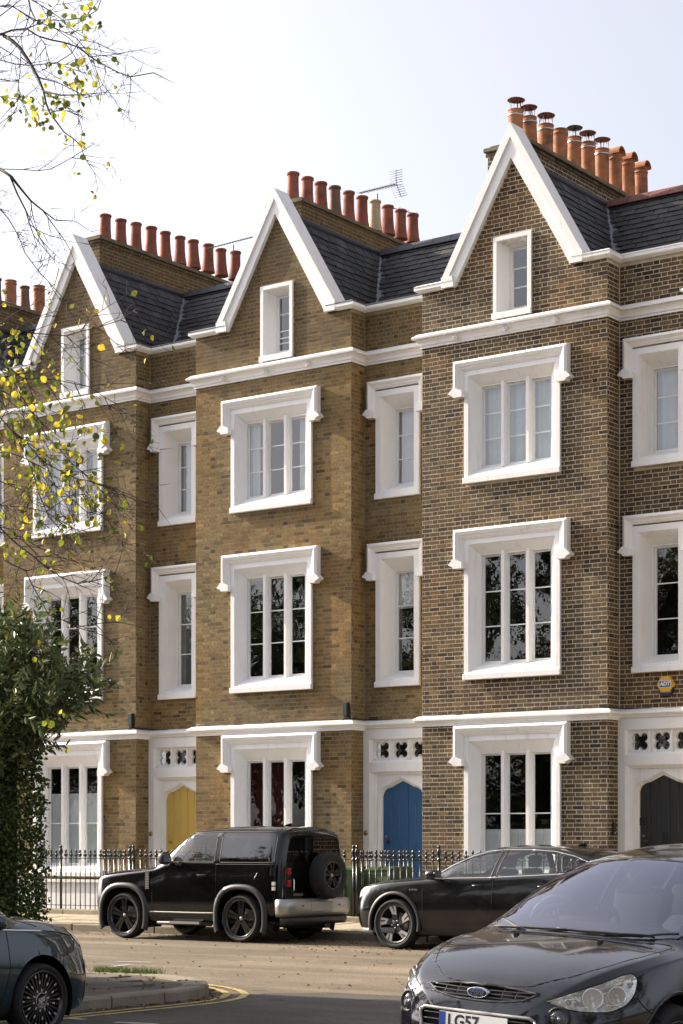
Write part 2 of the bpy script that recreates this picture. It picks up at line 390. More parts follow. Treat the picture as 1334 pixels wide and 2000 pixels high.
def hood(parent, yw, xl, xr, ztop, zdrop, w, wm, stops=True):
    """drip mould: across the head and down both sides, turned-out stops at its feet; (xl,xr) inner faces"""
    prof = [(0, yw + .005), (0, yw - .07), (.02, yw - .08), (.045, yw - .105), (.06, yw - .105), (.085, yw - .135), (w - .05, yw - .16), (w, yw - .13), (w, yw + .005)]
    path = [(xl, zdrop), (xl, ztop - w), (xr, ztop - w), (xr, zdrop)]
    m = MB(); m.sweep(path, prof, XZ, side=-1)
    if stops:
        for sx, x in ((-1, xl), (1, xr)):
            poly = [(-.02, .08), (w - .05, .145), (w + .0, .13), (w + .075, .055), (w + .08, .035), (w + .05, .022), (w + .015, .012), (w - .015, -.012), (w - .02, -.035), (-.02, -.035)]
            pl = [(x + sx * a, zdrop + b) for a, b in poly]
            if sx < 0: pl = pl[::-1]
            m.prism(pl, XZ, yw + .003, yw - .175)
    return m.build('hood_mould', wm, parent)

def sash_light(parent, x0, x1, z0, z1, y, rows, fr=.034, bars=None, gl=None, cols=1):
    m = MB(); d = .045
    ring_quads(m, [(x0, x1, z0, z1, y + d), (x0, x1, z0, z1, y), (x0 + fr - .012, x1 - fr + .012, z0 + fr + .02 - .012, z1 - fr + .012, y), (x0 + fr, x1 - fr, z0 + fr + .02, z1 - fr, y + .018), (x0 + fr, x1 - fr, z0 + fr + .02, z1 - fr, y + d)])
    a, b, c, e = x0 + fr, x1 - fr, z0 + fr + .02, z1 - fr
    zs = [c + (e - c) * t for t in (bars if bars else [i / rows for i in range(1, rows)])]
    for z in zs: m.box(a, b, y + .008, y + .03, z - .011, z + .011)
    s = m.build('sash', sash_white, parent)
    g = [c] + zs + [e]
    for i in range(len(g) - 1):
        p = MB(); zz0, zz1 = g[i], g[i + 1]; yy = y + .02; t = random.uniform(-.0015, .0015); u = random.uniform(-.0015, .0015)
        p.add([(a, yy - t - u, zz0), (b, yy + t - u, zz0), (b, yy + t + u, zz1), (a, yy - t + u, zz1)], [(0, 1, 2, 3)])
        p.build('pane', gl or glass, parent)

def folds(m, x0, x1, z0, z1, y, amp=.03, n=9, seed=0):
    r = random.Random(seed); N = n * 6; vs = []
    ph = [r.uniform(0, 6) for _ in range(3)]
    for i in range(N + 1):
        x = x0 + (x1 - x0) * i / N; t = i / N * n * 2 * PI
        yy = y + amp * (math.sin(t + ph[0]) + .5 * math.sin(.43 * t + ph[1])) * .6
        vs += [(x, yy, z0), (x, yy, z1)]
    m.add(vs, [(2 * i, 2 * i + 2, 2 * i + 3, 2 * i + 1) for i in range(N)], 0, True)

def window(house, yw, x0, x1, z0, z1, flat, depth, inx, inb, inT, lights, rows, wm, bars=None, hoodargs=None, dress=None, mull=.12, proj=.06, sillh=.14, seed=0, extra=None, gl=None):
    """stone-dressed opening: surround + splayed reveal + sill, mullions, sashes, panes, room behind"""
    w = MB(); yf = yw - proj; yi = yw + depth
    ix0, ix1, iz0, iz1 = x0 + inx, x1 - inx, z0 + inb, z1 - inT
    fz = z0 + sillh
    # front flat, a small bead, the splay and a last square check
    rings = [(x0, x1, z0, z1, yw + .01), (x0, x1, z0, z1, yf), (x0 + flat, x1 - flat, fz, z1 - flat, yf), (x0 + flat, x1 - flat, fz, z1 - flat, yf + .012),
             (x0 + flat + .012, x1 - flat - .012, fz + .012, z1 - flat - .012, yf + .016), (ix0, ix1, iz0, iz1, yi), (ix0 + .02, ix1 - .02, iz0 + .004, iz1 - .02, yi), (ix0 + .02, ix1 - .02, iz0 + .004, iz1 - .02, yi + .10)]
    ring_quads(w, rings)
    win = w.build('window', wm, house)
    s = MB(); s.cbox(x0 - .015, x1 + .015, yf - .035, yf + .001, z0 - .006, z0 + .105, .008)
    s.build('sill', wm, win)
    a, b, c, d = ix0 + .02, ix1 - .02, iz0 + .004, iz1 - .02
    n = lights; lw = ((b - a) - (n - 1) * mull) / n
    for i in range(1, n):
        xm = a + i * lw + (i - 1) * mull
        mm = MB(); mm.prism([(xm, yi + .10), (xm, yi + .03), (xm + .03, yi - .035), (xm + mull - .03, yi - .035), (xm + mull, yi + .03), (xm + mull, yi + .10)], XY, c - .01, d + .05)
        mm.build('mullion', wm, win)
    for i in range(n):
        p = a + i * (lw + mull)
        sash_light(win, p, p + lw, c, d, yi + .045, rows, bars=bars, gl=gl)
    if hoodargs: hood(win, yw, *hoodargs, wm)
    r = MB(); e = .3; yb = yi + 1.6; yr = yi + .105
    r.add([(a - e, yr, c - e), (b + e, yr, c - e), (b + e, yr, d + e), (a - e, yr, d + e), (a - e, yb, c - e), (b + e, yb, c - e), (b + e, yb, d + e), (a - e, yb, d + e),
           (a, yr, c), (b, yr, c), (b, yr, d), (a, yr, d)],
          [(4, 5, 6, 7), (0, 1, 5, 4), (1, 2, 6, 5), (2, 3, 7, 6), (3, 0, 4, 7), (0, 1, 9, 8), (1, 2, 10, 9), (2, 3, 11, 10), (3, 0, 8, 11)])
    r.build('room_lining', room, win)
    if dress:
        k = dress[0]; yc = yi + .16
        if k == 'net':
            m = MB(); folds(m, a - .26, b + .05, c - .05, d + .05, yc, .022, max(4, int((b - a + .3) * 9)), seed); m.build('net_curtain', curtain, win)
        elif k == 'sides':
            m = MB(); folds(m, a - .1, a + (b - a) * dress[1], c - .05, d + .05, yc, .03, 4, seed); m.build('net_curtain', curtain, win)
            m = MB(); folds(m, b - (b - a) * dress[1], b + .1, c - .05, d + .05, yc, .03, 4, seed + 1); m.build('net_curtain', curtain, win)
        elif k == 'red':
            m = MB(); folds(m, a - .05, b - (b - a) * .34, c - .05, d + .05, yc + .1, .03, 9, seed); m.build('red_curtain', redcurtain, win)
        elif k == 'grey':
            m = MB(); folds(m, a - .26, b + .05, c - .05, d + .05, yc, .03, 8, seed); m.build('grey_curtain', mat('grey_curtain', (.20, .19, .18), .9, noise=.2), win)
        elif k == 'blind':
            m = MB(); m.box(a - .2, b + .03, yc - .05, yc - .045, d - (d - c) * dress[1], d + .03); m.build('roller_blind', blind, win)
        elif k == 'shutter':
            for i in range(n):
                p = a + i * (lw + mull); zt = c + (d - c) * dress[1]
                for q0, q1 in ((p, p + lw / 2 - .004), (p + lw / 2 + .004, p + lw)):
                    m = MB(); y0 = yi + .10; y1 = yi + .13
                    hb = (c + zt) / 2
                    m.box(q0, q1, y0 + .008, y1, c, zt)
                    for za, zb in ((c, c + .05), (hb - .03, hb + .03), (zt - .06, zt)): m.box(q0, q1, y0 - .004, y0 + .008, za, zb)
                    for xa, xb in ((q0, q0 + .04), (q1 - .04, q1)): m.box(xa, xb, y0 - .006, y0 + .007, c, zt)
                    m.build('shutter', shutter, win)
    return win

def arch_pts(xl, xr, zs, za, n=9):
    """four-centred head: jamb springing (xl,zs) over the apex to (xr,zs)"""
    xm = (xl + xr) / 2; out = []
    for i in range(n + 1):
        t = i / n; x = xl + (xm - xl) * t ** 1.6
        z = zs + (za - zs) * math.sin(t * PI / 2) ** .8 if t > 0 else zs
        # blend a tight curve at the haunch with a nearly straight rise to the apex
        q = (x - xl) / (xm - xl)
        z = zs + (za - zs) * (.60 * math.sqrt(max(0, 1 - (1 - q / .44) ** 2)) ** .9 if q < .40 else .585 + .415 * ((q - .40) / .60) ** .95)
        out.append((x, z))
    return out + [(2 * xm - x, z) for x, z in out[-2::-1]]

def doorway(house, dm, wm, kind):
    """painted entrance screen filling the recess: entablature, pierced quatrefoil panel, moulded arch and boarded door"""
    X0, X1 = BAY + .002, PITCH - .002; yf = REC - .055; zt = 3.86; cx = 4.735
    e = MB()
    px0, px1, pz0, pz1 = 4.055, 2 * cx - 4.055, 3.22, 3.675
    fx0, fx1, fz1 = 4.06, 2 * cx - 4.06, 3.045
    holes = [(px0, px1, pz0, pz1), (fx0, fx1, -.1, fz1)]
    backing(e, (0, yf, 0), (1, 0), X0, X1, .2, zt, holes)
    # reveals of the panel
    ring_quads(e, [(px0, px1, pz0, pz1, yf), (px0 + .03, px1 - .03, pz0 + .045, pz1 - .02, yf + .05), (px0 + .03, px1 - .03, pz0 + .045, pz1 - .02, yf + .07)])
    # stepped square frame round the arch
    def u_ring(a, b):
        (x0, x1, z1, y0), (u0, u1, w1, y1) = a, b
        e.add([(x0, y0, .2), (x0, y0, z1), (x1, y0, z1), (x1, y0, .2), (u0, y1, .2), (u0, y1, w1), (u1, y1, w1), (u1, y1, .2)], [(0, 1, 5, 4), (1, 2, 6, 5), (2, 3, 7, 6)])
    st = [(fx0, fx1, fz1, yf), (fx0 + .055, fx1 - .055, fz1 - .03, yf + .04), (fx0 + .055, fx1 - .055, fz1 - .03, yf + .05), (fx0 + .10, fx1 - .10, fz1 - .06, yf + .07), (fx0 + .11, fx1 - .11, fz1 - .065, yf + .10)]
    for i in range(len(st) - 1): u_ring(st[i], st[i + 1])
    ys = yf + .10
    dx0, dx1, zs, za = 4.262, 2 * cx - 4.262, 2.55, 2.865
    A = arch_pts(dx0 - .06, dx1 + .06, zs, za + .07, 10); B = arch_pts(dx0, dx1, zs, za, 10)
    sx0, sx1, sz = st[-1][0], st[-1][1], st[-1][2]
    full = [(A[0][0], .2)] + A + [(A[-1][0], .2)]
    fullB = [(B[0][0], .2)] + B + [(B[-1][0], .2)]
    for i in range(len(A) - 1):           # spandrels
        (a, b), (c, d) = A[i], A[i + 1]
        e.add([(a, ys, b), (c, ys, d), (c, ys, sz), (a, ys, sz)], [(0, 1, 2, 3)])
    e.add([(sx0, ys, .2), (A[0][0], ys, .2), (A[0][0], ys, sz), (sx0, ys, sz)], [(0, 1, 2, 3)])
    e.add([(sx1, ys, .2), (A[-1][0], ys, .2), (A[-1][0], ys, sz), (sx1, ys, sz)], [(0, 1, 2, 3)])
    mid = [((p[0] + q[0]) / 2, (p[1] + q[1]) / 2) for p, q in zip(full, fullB)]
    layers = [(full, ys), (full, ys - .012), (mid, ys + .02), (mid, ys + .035), (fullB, ys + .06), (fullB, ys + .10)]
    for (p, y0), (q, y1) in zip(layers, layers[1:]):
        n = len(p); e.add([(x, y0, z) for x, z in p] + [(x, y1, z) for x, z in q], [(i, i + 1, n + i + 1, n + i) for i in range(n - 1)])
    ent = e.build('entrance_screen', wm, house)
    # tracery: three pierced cells
    t = MB(); n = 3; cw = (px1 - px0 - .06) / n; ty = yf + .07; zc = (pz0 + .045 + pz1 - .02) / 2; hh = (pz1 - .02 - pz0 - .045) / 2
    N = 48
    for k in range(n):
        c0 = px0 + .03 + cw * (k + .5); hw = cw / 2
        sq, qf, qo = [], [], []
        for i in range(N):
            w = 2 * PI * i / N; cs, sn = math.cos(w), math.sin(w)
            s_ = min(hw / max(abs(cs), 1e-6), hh / max(abs(sn), 1e-6)); sq.append((c0 + cs * s_, zc + sn * s_))
            dl = ((w - PI / 4 + PI / 4) % (PI / 2)) - PI / 4
            d = .112; rr = .082
            r_ = d * math.cos(dl) + math.sqrt(max(rr * rr - (d * math.sin(dl)) ** 2, 0.0003))
            qo.append((c0 + cs * (r_ + .012), zc + sn * (r_ + .012))); qf.append((c0 + cs * r_ * .93, zc + sn * r_ * .93))
        vs = [(x, ty, z) for x, z in sq] + [(x, ty, z) for x, z in qo] + [(x, ty + .035, z) for x, z in qf] + [(x, ty + .09, z) for x, z in qf]
        t.add(vs, [(j * N + i, j * N + (i + 1) % N, (j + 1) * N + (i + 1) % N, (j + 1) * N + i) for j in range(3) for i in range(N)])
        if k: t.cbox(c0 - hw - .022, c0 - hw + .022, ty - .04, ty + .0, pz0 + .04, pz1 - .02, .012)
    tr = t.build('quatrefoil_panel', wm, house)
    g = MB(); g.add([(px0, ty + .12, pz0), (px1, ty + .12, pz0), (px1, ty + .12, pz1), (px0, ty + .12, pz1)], [(0, 1, 2, 3)]); g.build('pane', glass, tr)
    g = MB(); g.box(px0 - .02, px1 + .02, ty + .35, ty + .36, pz0 - .05, pz1 + .02); g.box(px0, px1, ty + .1, ty + .36, pz1 + .004, pz1 + .012)
    g.build('room_lining', room, tr)
    # door of five boards, heads cut to the arch
    dr = MB(); yd = ys + .09
    dr.box(dx0 - .01, dx1 + .01, yd + .02, yd + .05, .55, za + .02)
    door = dr.build('door', dm, house)
    nb = 5; bw = (dx1 - dx0) / nb; zfun = lambda x: np.interp(x, [p[0] for p in B], [p[1] for p in B])
    for k in range(nb):
        a, b = dx0 + k * bw + .004, dx0 + (k + 1) * bw - .004
        xs = np.linspace(a, b, 5); top = [(x, float(zfun(x))) for x in xs]
        m = MB(); m.prism([(a, .56)] + [(b, .56)] + top[::-1], XZ, yd + .02, yd + (0.008 if k % 2 else 0)); m.build('board', dm, door)
        if k:
            m = MB(); m.tube([(a - .004, yd + .002, .56), (a - .004, yd + .002, float(zfun(a)) - .01)], .012, 5); m.build('bead', dm, door)
    m = MB(); kx = dx0 + .125
    m.lathe([(.0, -.07), (.025, -.07), (.033, -.055), (.03, -.035), (.014, -.025), (.012, -.006), (.035, -.004), (.035, 0)], 14, lambda r, z, c, s: (kx + r * c, yd + z, 1.69 + r * s))
    m.build('door_knob', black_iron if kind != 'y' else brass, door)
    m = MB(); m.lathe([(0, -.012), (.014, -.012), (.018, 0)], 10, lambda r, z, c, s: (kx - .06, yd + z, 1.79 + r * s) if False else (kx - .06 + r * c, yd + z, 1.79 + r * s)); m.build('lock', brass, door)
    if kind == 'g':
        m = MB(); m.cbox(dx0 + .44, dx0 + .56, yd - .012, yd + .004, 1.66, 1.86, .004); m.build('letter_plate', black_iron, door)
        m = MB(); m.cbox(dx0 - .02, dx0 + .12, yd - .03, yd + .004, 1.98, 2.12, .006); m.build('door_lock_case', black_iron, door)
    else:
        m = MB(); m.lathe([(0, -.03), (.02, -.028), (.028, -.018), (.05, -.01), (.052, 0)], 16, lambda r, z, c, s: (3.985 + r * c, yf + z, 1.86 + r * s)); m.build('bell_push', brass, house)
    # steps
    m = MB()
    for k in range(3): m.box(4.2, 2 * cx - 4.2, yf - .30 * (2 - k) - .3 + .6 * 0, ys + .13, .15 + .133 * k, .15 + .133 * (k + 1))
    m.build('steps', mat('step_stone', (.42, .39, .34), .8, noise=.15), house)

def pot_mesh(kind):
    m = MB(); mats = {'red': terracotta, 'brown': browncl, 'buff': buff, 'org': terracotta_o}[kind.split('_')[0]]
    if kind in ('red', 'brown', 'buff'):
        m.lathe([(.165, 0), (.16, .05), (.14, .15), (.122, .35), (.117, .56), (.117, .60), (.132, .605), (.137, .635), (.128, .655), (.10, .655), (.095, .60), (.09, .3)], 20)
    else:
        h = .72
        m.lathe([(.158, 0), (.15, .04), (.147, .3), (.142, h - .16), (.143, h - .10), (.152, h - .095), (.152, h - .075), (.144, h - .07), (.146, h - .02), (.155, h - .015), (.15, h), (.12, h), (.115, h - .08), (.11, .3)], 20)
    return m.mesh('chimney_pot', mats)
def cowl_mesh(kind):
    m = MB(); h = .72
    if kind == 'half':
        # a half-round clay hood lying across the top
        for (r0, r1) in ((.155, .13),):
            N = 10; vs = []
            for i in range(N + 1):
                w = PI * i / N
                for r in (r0, r1):
                    for y in (-.17, .17): vs.append((r * math.cos(w), y, h + r * math.sin(w)))
            fs = []
            for i in range(N):
                a, b = i * 4, (i + 1) * 4
                fs += [(a, a + 1, b + 1, b), (a + 2, b + 2, b + 3, a + 3), (a, b, b + 2, a + 2), (a + 1, a + 3, b + 3, b + 1)]
            m.add(vs, fs, 0, False)
        return m.mesh('cowl', [terracotta_o])
    m.lathe([(0, h + .24), (.05, h + .235), (.15, h + .205), (.17, h + .195), (.165, h + .185), (.1, h + .2), (0, h + .21)], 20, mi=0)
    for k in range(12):
        w = k * PI / 6; x, y = math.cos(w), math.sin(w); ln = .07 if k % 3 else .22
        m.tube([(x * .13, y * .13, h + .2), (x * .13, y * .13, h + .2 - ln)], .005, 4, 0)
    m.tube([(.02, -.02, h - .12), (.02, -.02, h + .2)], .012, 5, 0); m.tube([(.16, 0, h - .1), (.1, 0, h + .2)], .008, 5, 0)
    m.lathe([(.156, h - .115), (.156, h - .095)], 20, mi=1)
    return m.mesh('cowl', [rust if kind != 'dark' else mat('dark_cowl', (.03, .035, .045), .5), steel])

def slates(house, roof, org, u, s, nrm, inside, picks, exposure, width, seed):
    """rows of slates on a pitched plane; org + u*a + s*b"""
    r = random.Random(seed); k = 0
    amax, bmax = 9, 4.2
    b = 0
    while b < bmax:
        a = -5 + (width / 2 if k % 2 else 0) + r.uniform(-.02, .02)
        while a < amax:
            if inside(a + width / 2, b + exposure * .5):
                picks.append((org + u * (a + width / 2) + s * b, u, s, nrm, r.random(), r.uniform(-.012, .012), r.uniform(-.022, .022)))
            a += width + .014
        b += exposure; k += 1
def slate_template(width, exposure):
    m = MB(); w, l = width / 2, exposure * 1.55; t = .009
    m.add([(-w, 0, .026), (w, 0, .024), (w, l, .001), (-w, l, .001), (-w, 0, .024 - t), (w, 0, .022 - t), (w, l, -.004), (-w, l, -.004)],
          [(0, 1, 2, 3), (4, 7, 6, 5), (0, 4, 5, 1), (1, 5, 6, 2), (3, 7, 4, 0)])
    return m

HOUSE_GROUP = 'terraced houses of one row'
def make_house(idx, X0, bm_, mm, wm, dm, dkind, gc, gapex, pots, label, dresses, stack, detail=True, coping_lead=True):
    """one house of the terrace, local x from the left corner of its bay"""
    rng = random.Random(100 + idx)
    H = thing('terraced_house', label, 'house', (X0, 0, 0), group=HOUSE_GROUP)
    hs = 1.225                                    # half span of the gable brickwork at its foot
    gfoot, gtop = 12.0, 12.0 + hs * 1.74
    whole = True
    # ---- openings
    def rect(w): return (w['x0'], w['x1'], w['z0'], w['z1'])
    main = [dict(x0=.961, x1=2.99, z0=.98, z1=3.64), dict(x0=.961, x1=2.99, z0=4.68, z1=7.27), dict(x0=.961, x1=2.99, z0=8.305, z1=10.385)]
    att = dict(x0=gc - .402, x1=gc + .402, z0=11.25, z1=12.75)
    rec = [dict(x0=4.21, x1=5.22, z0=4.68, z1=7.27), dict(x0=4.21, x1=5.22, z0=8.32, z1=10.41)]
    g = .012
    hole = lambda w: (w['x0'] + .03, w['x1'] - .03, w['z0'] + .03, w['z1'] - .03)
    lim = lambda z, zb=None: (gc - hs * (gtop - z) / (gtop - gfoot), gc + hs * (gtop - z) / (gtop - gfoot))
    # ---- wall backing (mortar) and bricks
    wall = MB()
    if whole:
        backing(wall, (0, 0, 0), (1, 0), 0, BAY, .2, gfoot + .004, [hole(w) for w in main] + [(att['x0'] + .03, att['x1'] - .03, att['z0'] + .03, 20)])
        zs = [gfoot + .004, att['z1'] - .03, gtop]
        a0, a1 = att['x0'] + .03, att['x1'] - .03
        (l0, r0), (l1, r1) = lim(zs[0]), lim(zs[1])
        wall.add([(l0, 0, zs[0]), (a0, 0, zs[0]), (a0, 0, zs[1]), (l1, 0, zs[1]), (a1, 0, zs[0]), (r0, 0, zs[0]), (r1, 0, zs[1]), (a1, 0, zs[1]), (gc, 0, gtop)],
                 [(0, 1, 2, 3), (4, 5, 6, 7), (3, 6, 8)])
        backing(wall, (0, 0, 0), (0, 1), 0, REC + .6, .2, gfoot + .1, [])
    backing(wall, (BAY, 0, 0), (0, 1), 0, REC, .2, gfoot + .1, [])
    backing(wall, (0, REC, 0), (1, 0), BAY, PITCH, 3.8, gfoot + .1, [hole(w) for w in rec])
    wl = wall.build('wall', mm, H, recalc=False)
    acc = MB(); acc.tone = []; picks = []
    def score(y):
        def f(x, z):
            px, py, s = project(X0 + x, y, z)
            return s if (0 < px < 1330 and z > (1.75 if idx > 1 else 4.1) and z < 12 and not (idx == 1 and px < 215)) else None
        return f
    if whole:
        lay_bricks(acc, picks, (0, 0), (1, 0), (0, -1), 0, BAY, .2, gtop + .1, [rect(w) for w in main] + [rect(att)], rng, lim=lambda z, zb: lim(zb + COURSE * .8) if zb > gfoot - .02 else (0, BAY), score=score(0))
    lay_bricks(acc, picks, (BAY, 0), (0, 1), (1, 0), 0, REC - .012, .2, gfoot, [], rng, phase=.05, score=None)
    lay_bricks(acc, picks, (0, REC), (1, 0), (0, -1), BAY + .014, PITCH, 4.05, gfoot, [rect(w) for w in rec], rng, phase=.1, score=score(REC))
    picks.sort(key=lambda p: -p[0])
    for i, (sc, org, ux, nr, rc) in enumerate(picks):
        if i < 300:
            k, t, cx, zb, ln = rc
            inst('brick', brick_mesh(k, t, bm_), wl, (org[0] + ux[0] * cx, org[1] + ux[1] * cx, zb), (0, 0, rng.uniform(-.006, .006)))
        else: emit_brick(acc, org, ux, nr, rc, rng)
    acc.build('brickwork', bm_, H, recalc=False, kind='stuff')
    # ---- string course and cornice
    path = [(0, REC), (0, 0), (BAY, 0), (BAY, REC), (PITCH, REC)] if whole else [(BAY - .2, 0), (BAY, 0), (BAY, REC), (PITCH, REC)]
    m = MB(); m.sweep(path, [(-.02, 3.845), (.035, 3.845), (.04, 3.875), (.06, 3.89), (.06, 3.905), (.115, 3.945), (.14, 3.95), (.14, 3.985), (.06, 4.035), (-.02, 4.05)], XY)
    m.build('string_course', wm, H)
    m = MB(); m.sweep(path, [(-.02, 10.95), (.03, 10.95), (.03, 10.985), (.055, 11.0), (.06, 11.05), (.10, 11.10), (.15, 11.115), (.155, 11.15), (.07, 11.215), (-.02, 11.235)], XY)
    cor = m.build('cornice', wm, H)
    if whole:
        for k, x in enumerate((.78, 1.86, 2.92)):
            r = MB()
            for q in range(5):
                w = q * 2 * PI / 5 + k; r.lathe([(0, -.05), (.02, -.045), (.03, -.025), (.024, 0)], 8, lambda a, z, c, s, w=w: (x + .038 * math.cos(w) + a * c, -.06 + z, 11.045 + .038 * math.sin(w) + a * s))
            r.lathe([(0, -.06), (.016, -.055), (.022, -.03)], 8, lambda a, z, c, s: (x + a * c, -.06 + z, 11.045 + a * s))
            r.box(x - .06, x + .06, -.075, -.02, 10.995, 11.095)
            r.build('rosette', wm, cor)
    # ---- parapet coping with gable rakes
    cap = MB(); t = .155
    yF, yB = -.115, .33
    topm = lead if coping_lead else wm
    rp = [(-.02, 11.985), (.04, 11.985), (.10, 12.02), (.115, 12.035), (.115, 12.085), (-.02, 12.085)]
    rl = [(-.30, 12.0), (-.30, 12.19), (-.05, 12.175), (.08, 12.125), (.125, 12.10), (.118, 12.088), (-.02, 12.086)]
    ps = []
    if whole: ps.append([(0, REC), (0, 0), (gc - hs - .04, 0)])
    ps.append([(gc + hs + .04, 0), (BAY, 0), (BAY, REC), (PITCH, REC)] if whole else [(BAY - .3, 0), (BAY, 0), (BAY, REC), (PITCH, REC)])
    for p in ps:
        cap.sweep(p, rp, XY); lm = MB(); lm.sweep(p, rl, XY); lm.build('coping_cap', topm, H)
    if whole:
        # rakes: outline in elevation, extruded back over the wall head
        k = 1.74; ih = hs; top = gapex
        inner = [(gc - ih - .0, gfoot), (gc, gfoot + ih * k), (gc + ih, gfoot)]
        ox = ih + .245; kk = (top - 12.19) / ox
        outer = [(gc - ox, 12.19), (gc, top), (gc + ox, 12.19)]
        midl = [(inner[i][0] * .42 + outer[i][0] * .58, inner[i][1] * .42 + outer[i][1] * .58) for i in range(3)]
        foot = [(gc - ih - .0, 11.985), (gc - ox, 11.985)], [(gc + ox, 11.985), (gc + ih, 11.985)]
        vs = []; ys = [(inner, .02), (inner, yF + .03), (midl, yF + .03), (midl, yF), (outer, yF + .0), (outer, yB)]
        for line, y in ys: vs += [(x, y, z) for x, z in line]
        fs = [(j * 3 + i, j * 3 + i + 1, j * 3 + i + 4, j * 3 + i + 3) for j in range(len(ys) - 1) for i in range(2)]
        cap.add(vs, fs)
        # kneeler blocks
        for sg in (-1, 1):
            xa, xb = gc + sg * ih, gc + sg * ox
            pl = [(xa, 11.985), (xb + sg * .02, 11.985), (xb + sg * .02, 12.19), (xa + sg * .03, 12.19), (xa, 12.02)]
            cap.prism(pl if sg > 0 else pl[::-1], XZ, yF - .003, .25)
    cap.build('parapet_coping', wm, H)
    # ---- roofs
    xr = gc; R = MB(); ks = 1.72; zr = gtop + .06; yv = 3.8
    z_at = lambda x: zr - ks * abs(x - xr)
    yb = lambda z: 2.33 + (z - 12.84) / 1.09
    ztop = zr
    zeave = 12.0
    # gable roof faces, ending on the main slope along the valleys
    for sg in (-1, 1):
        xe = xr + sg * (zr - zeave) / ks
        R.add([(xr, .25, zr), (xe, .25, zeave), (xe, yb(zeave), zeave), (xr, yb(zr), zr)], [(0, 1, 2, 3)])
    xL, xR = (-.55 if whole else 2.), PITCH + gc + .2
    R.add([(xr, yb(zr), zr), (xr + (zr - zeave) / ks, yb(zeave), zeave), (xr + PITCH - (zr - zeave) / ks, yb(zeave), zeave), (xr + PITCH, yb(zr), zr)], [(0, 1, 2, 3)])
    R.add([(xr, yb(zr), zr), (xr + PITCH, yb(zr), zr), (xr + PITCH, yb(zr) + 2.4, zeave), (xr, yb(zr) + 2.4, zeave)], [(0, 1, 2, 3)])
    R.add([(BAY - .6, REC + .1, 11.95), (PITCH + .3, REC + .1, 11.95), (PITCH + .3, 2.2, 11.95), (BAY - .6, 2.2, 11.95)], [(0, 1, 2, 3)])
    roof = R.build('roof', slate, H)
    picks = []; ex, wd = .185, .30
    n1 = Vector((ks, 0, 1)).normalized(); s1 = Vector((-1, 0, ks)).normalized(); sl = math.hypot(1, ks) * (zr - zeave) / ks
    e0 = Vector((xr + (zr - zeave) / ks, .3, zeave))
    def in1(a, b):
        z = zeave + b * s1.z; return 0 < a < yb(z) - .3 - .06 and b < sl - .05
    if whole: slates(H, roof, e0 + n1 * .004, Vector((0, 1, 0)), s1, n1, in1, picks, ex, wd, idx * 7)
    n2 = Vector((0, -1.09, 1)).normalized(); s2 = Vector((0, 1, 1.09)).normalized()
    e2 = Vector((xr, yb(zeave), zeave))
    def in2(a, b):
        z = zeave + b * s2.z; xv = (zr - z) / ks
        return xv + .10 < a < PITCH - xv + .3 and z < zr - .06
    slates(H, roof, e2 + n2 * .004, Vector((1, 0, 0)), s2, n2, in2, picks, ex, wd, idx * 7 + 1)
    def vis(p):
        q = project(X0 + p[0].x, p[0].y, p[0].z); return -40 < q[0] < 1340
    picks = [p for p in picks if vis(p)]
    picks.sort(key=lambda p: -project(X0 + p[0].x, p[0].y, p[0].z)[2])
    tm = slate_template(wd, ex); 
    if 'slate_me' not in BT_MESH: BT_MESH['slate_me'] = tm.mesh('slate', slate)
    st = MB(); st.tone = []
    for i, (p, u, s, n, t_, j1, j2) in enumerate(picks):
        q = p + s * j1
        M3 = Matrix((u, s, n)).transposed().to_4x4() @ Matrix.Rotation(j2, 4, 'Z'); M3.translation = q + n * abs(j1) * .6
        if i < 300: inst('slate', BT_MESH['slate_me'], roof, mtx=M3)
        else:
            st.add([tuple(M3 @ Vector(v)) for v in tm.v], tm.f)
    if st.v: st.tone = None; st.build('slates', slate, roof, kind='stuff')
    # ridge rolls, valley lead
    m = MB(); m.tube([(xr, .3, zr + .01), (xr, yb(zr), zr + .01)], .07, 8)
    m.build('ridge', mat('ridge_clay', (.05, .05, .06), .7, noise=.2), H)
    yr = yb(zr); rm = mat('ridge_red', (.17, .06, .05), .75, noise=.25) if idx == 3 else mat('ridge_clay')
    k = 0; x = xr + .05
    while x < xr + PITCH - .3 and X0 + x < -14.6:
        m = MB(); m.prism([(-.15, -.11), (-.02, .055), (.02, .055), (.15, -.11), (.13, -.12), (0, .02), (-.13, -.12)], lambda a, b, c: (c, yr + a, zr + .05 + b), x, x + .44); m.build('ridge_tile', rm, H); x += .45
    m = MB(); p0 = Vector((xr + (zr - zeave) / ks, yb(zeave), zeave)); p1 = Vector((xr, yb(zr), zr)); nn = (n1 + n2).normalized()
    d = (p1 - p0).normalized(); sd_ = d.cross(nn).normalized()
    pr = [(-.17, .055), (-.12, .085), (-.05, .045), (.05, .045), (.12, .085), (.17, .055), (.10, .0), (-.10, .0)]
    vs = [tuple(p + sd_ * a + nn * b) for p in (p0 - d * .2, p1) for a, b in pr]; N = len(pr)
    m.add(vs, [(i, (i + 1) % N, N + (i + 1) % N, N + i) for i in range(N)]); m.build('valley_lead', lead, H)
    # ---- chimney stack with its pots
    sx0, sx1, sy0, sy1, sz1 = stack
    ch = MB()
    zb0 = 13.0
    for org, ux, L in (((sx0, sy0, 0), (1, 0), sx1 - sx0), ((sx1, sy0, 0), (0, 1), sy1 - sy0), ((sx0, sy0, 0), (0, 1), sy1 - sy0), ((sx0, sy1, 0), (1, 0), sx1 - sx0)):
        backing(ch, org, ux, 0, L, zb0, sz1, [])
    ch.add([(sx0, sy0, sz1), (sx1, sy0, sz1), (sx1, sy1, sz1), (sx0, sy1, sz1)], [(0, 1, 2, 3)])
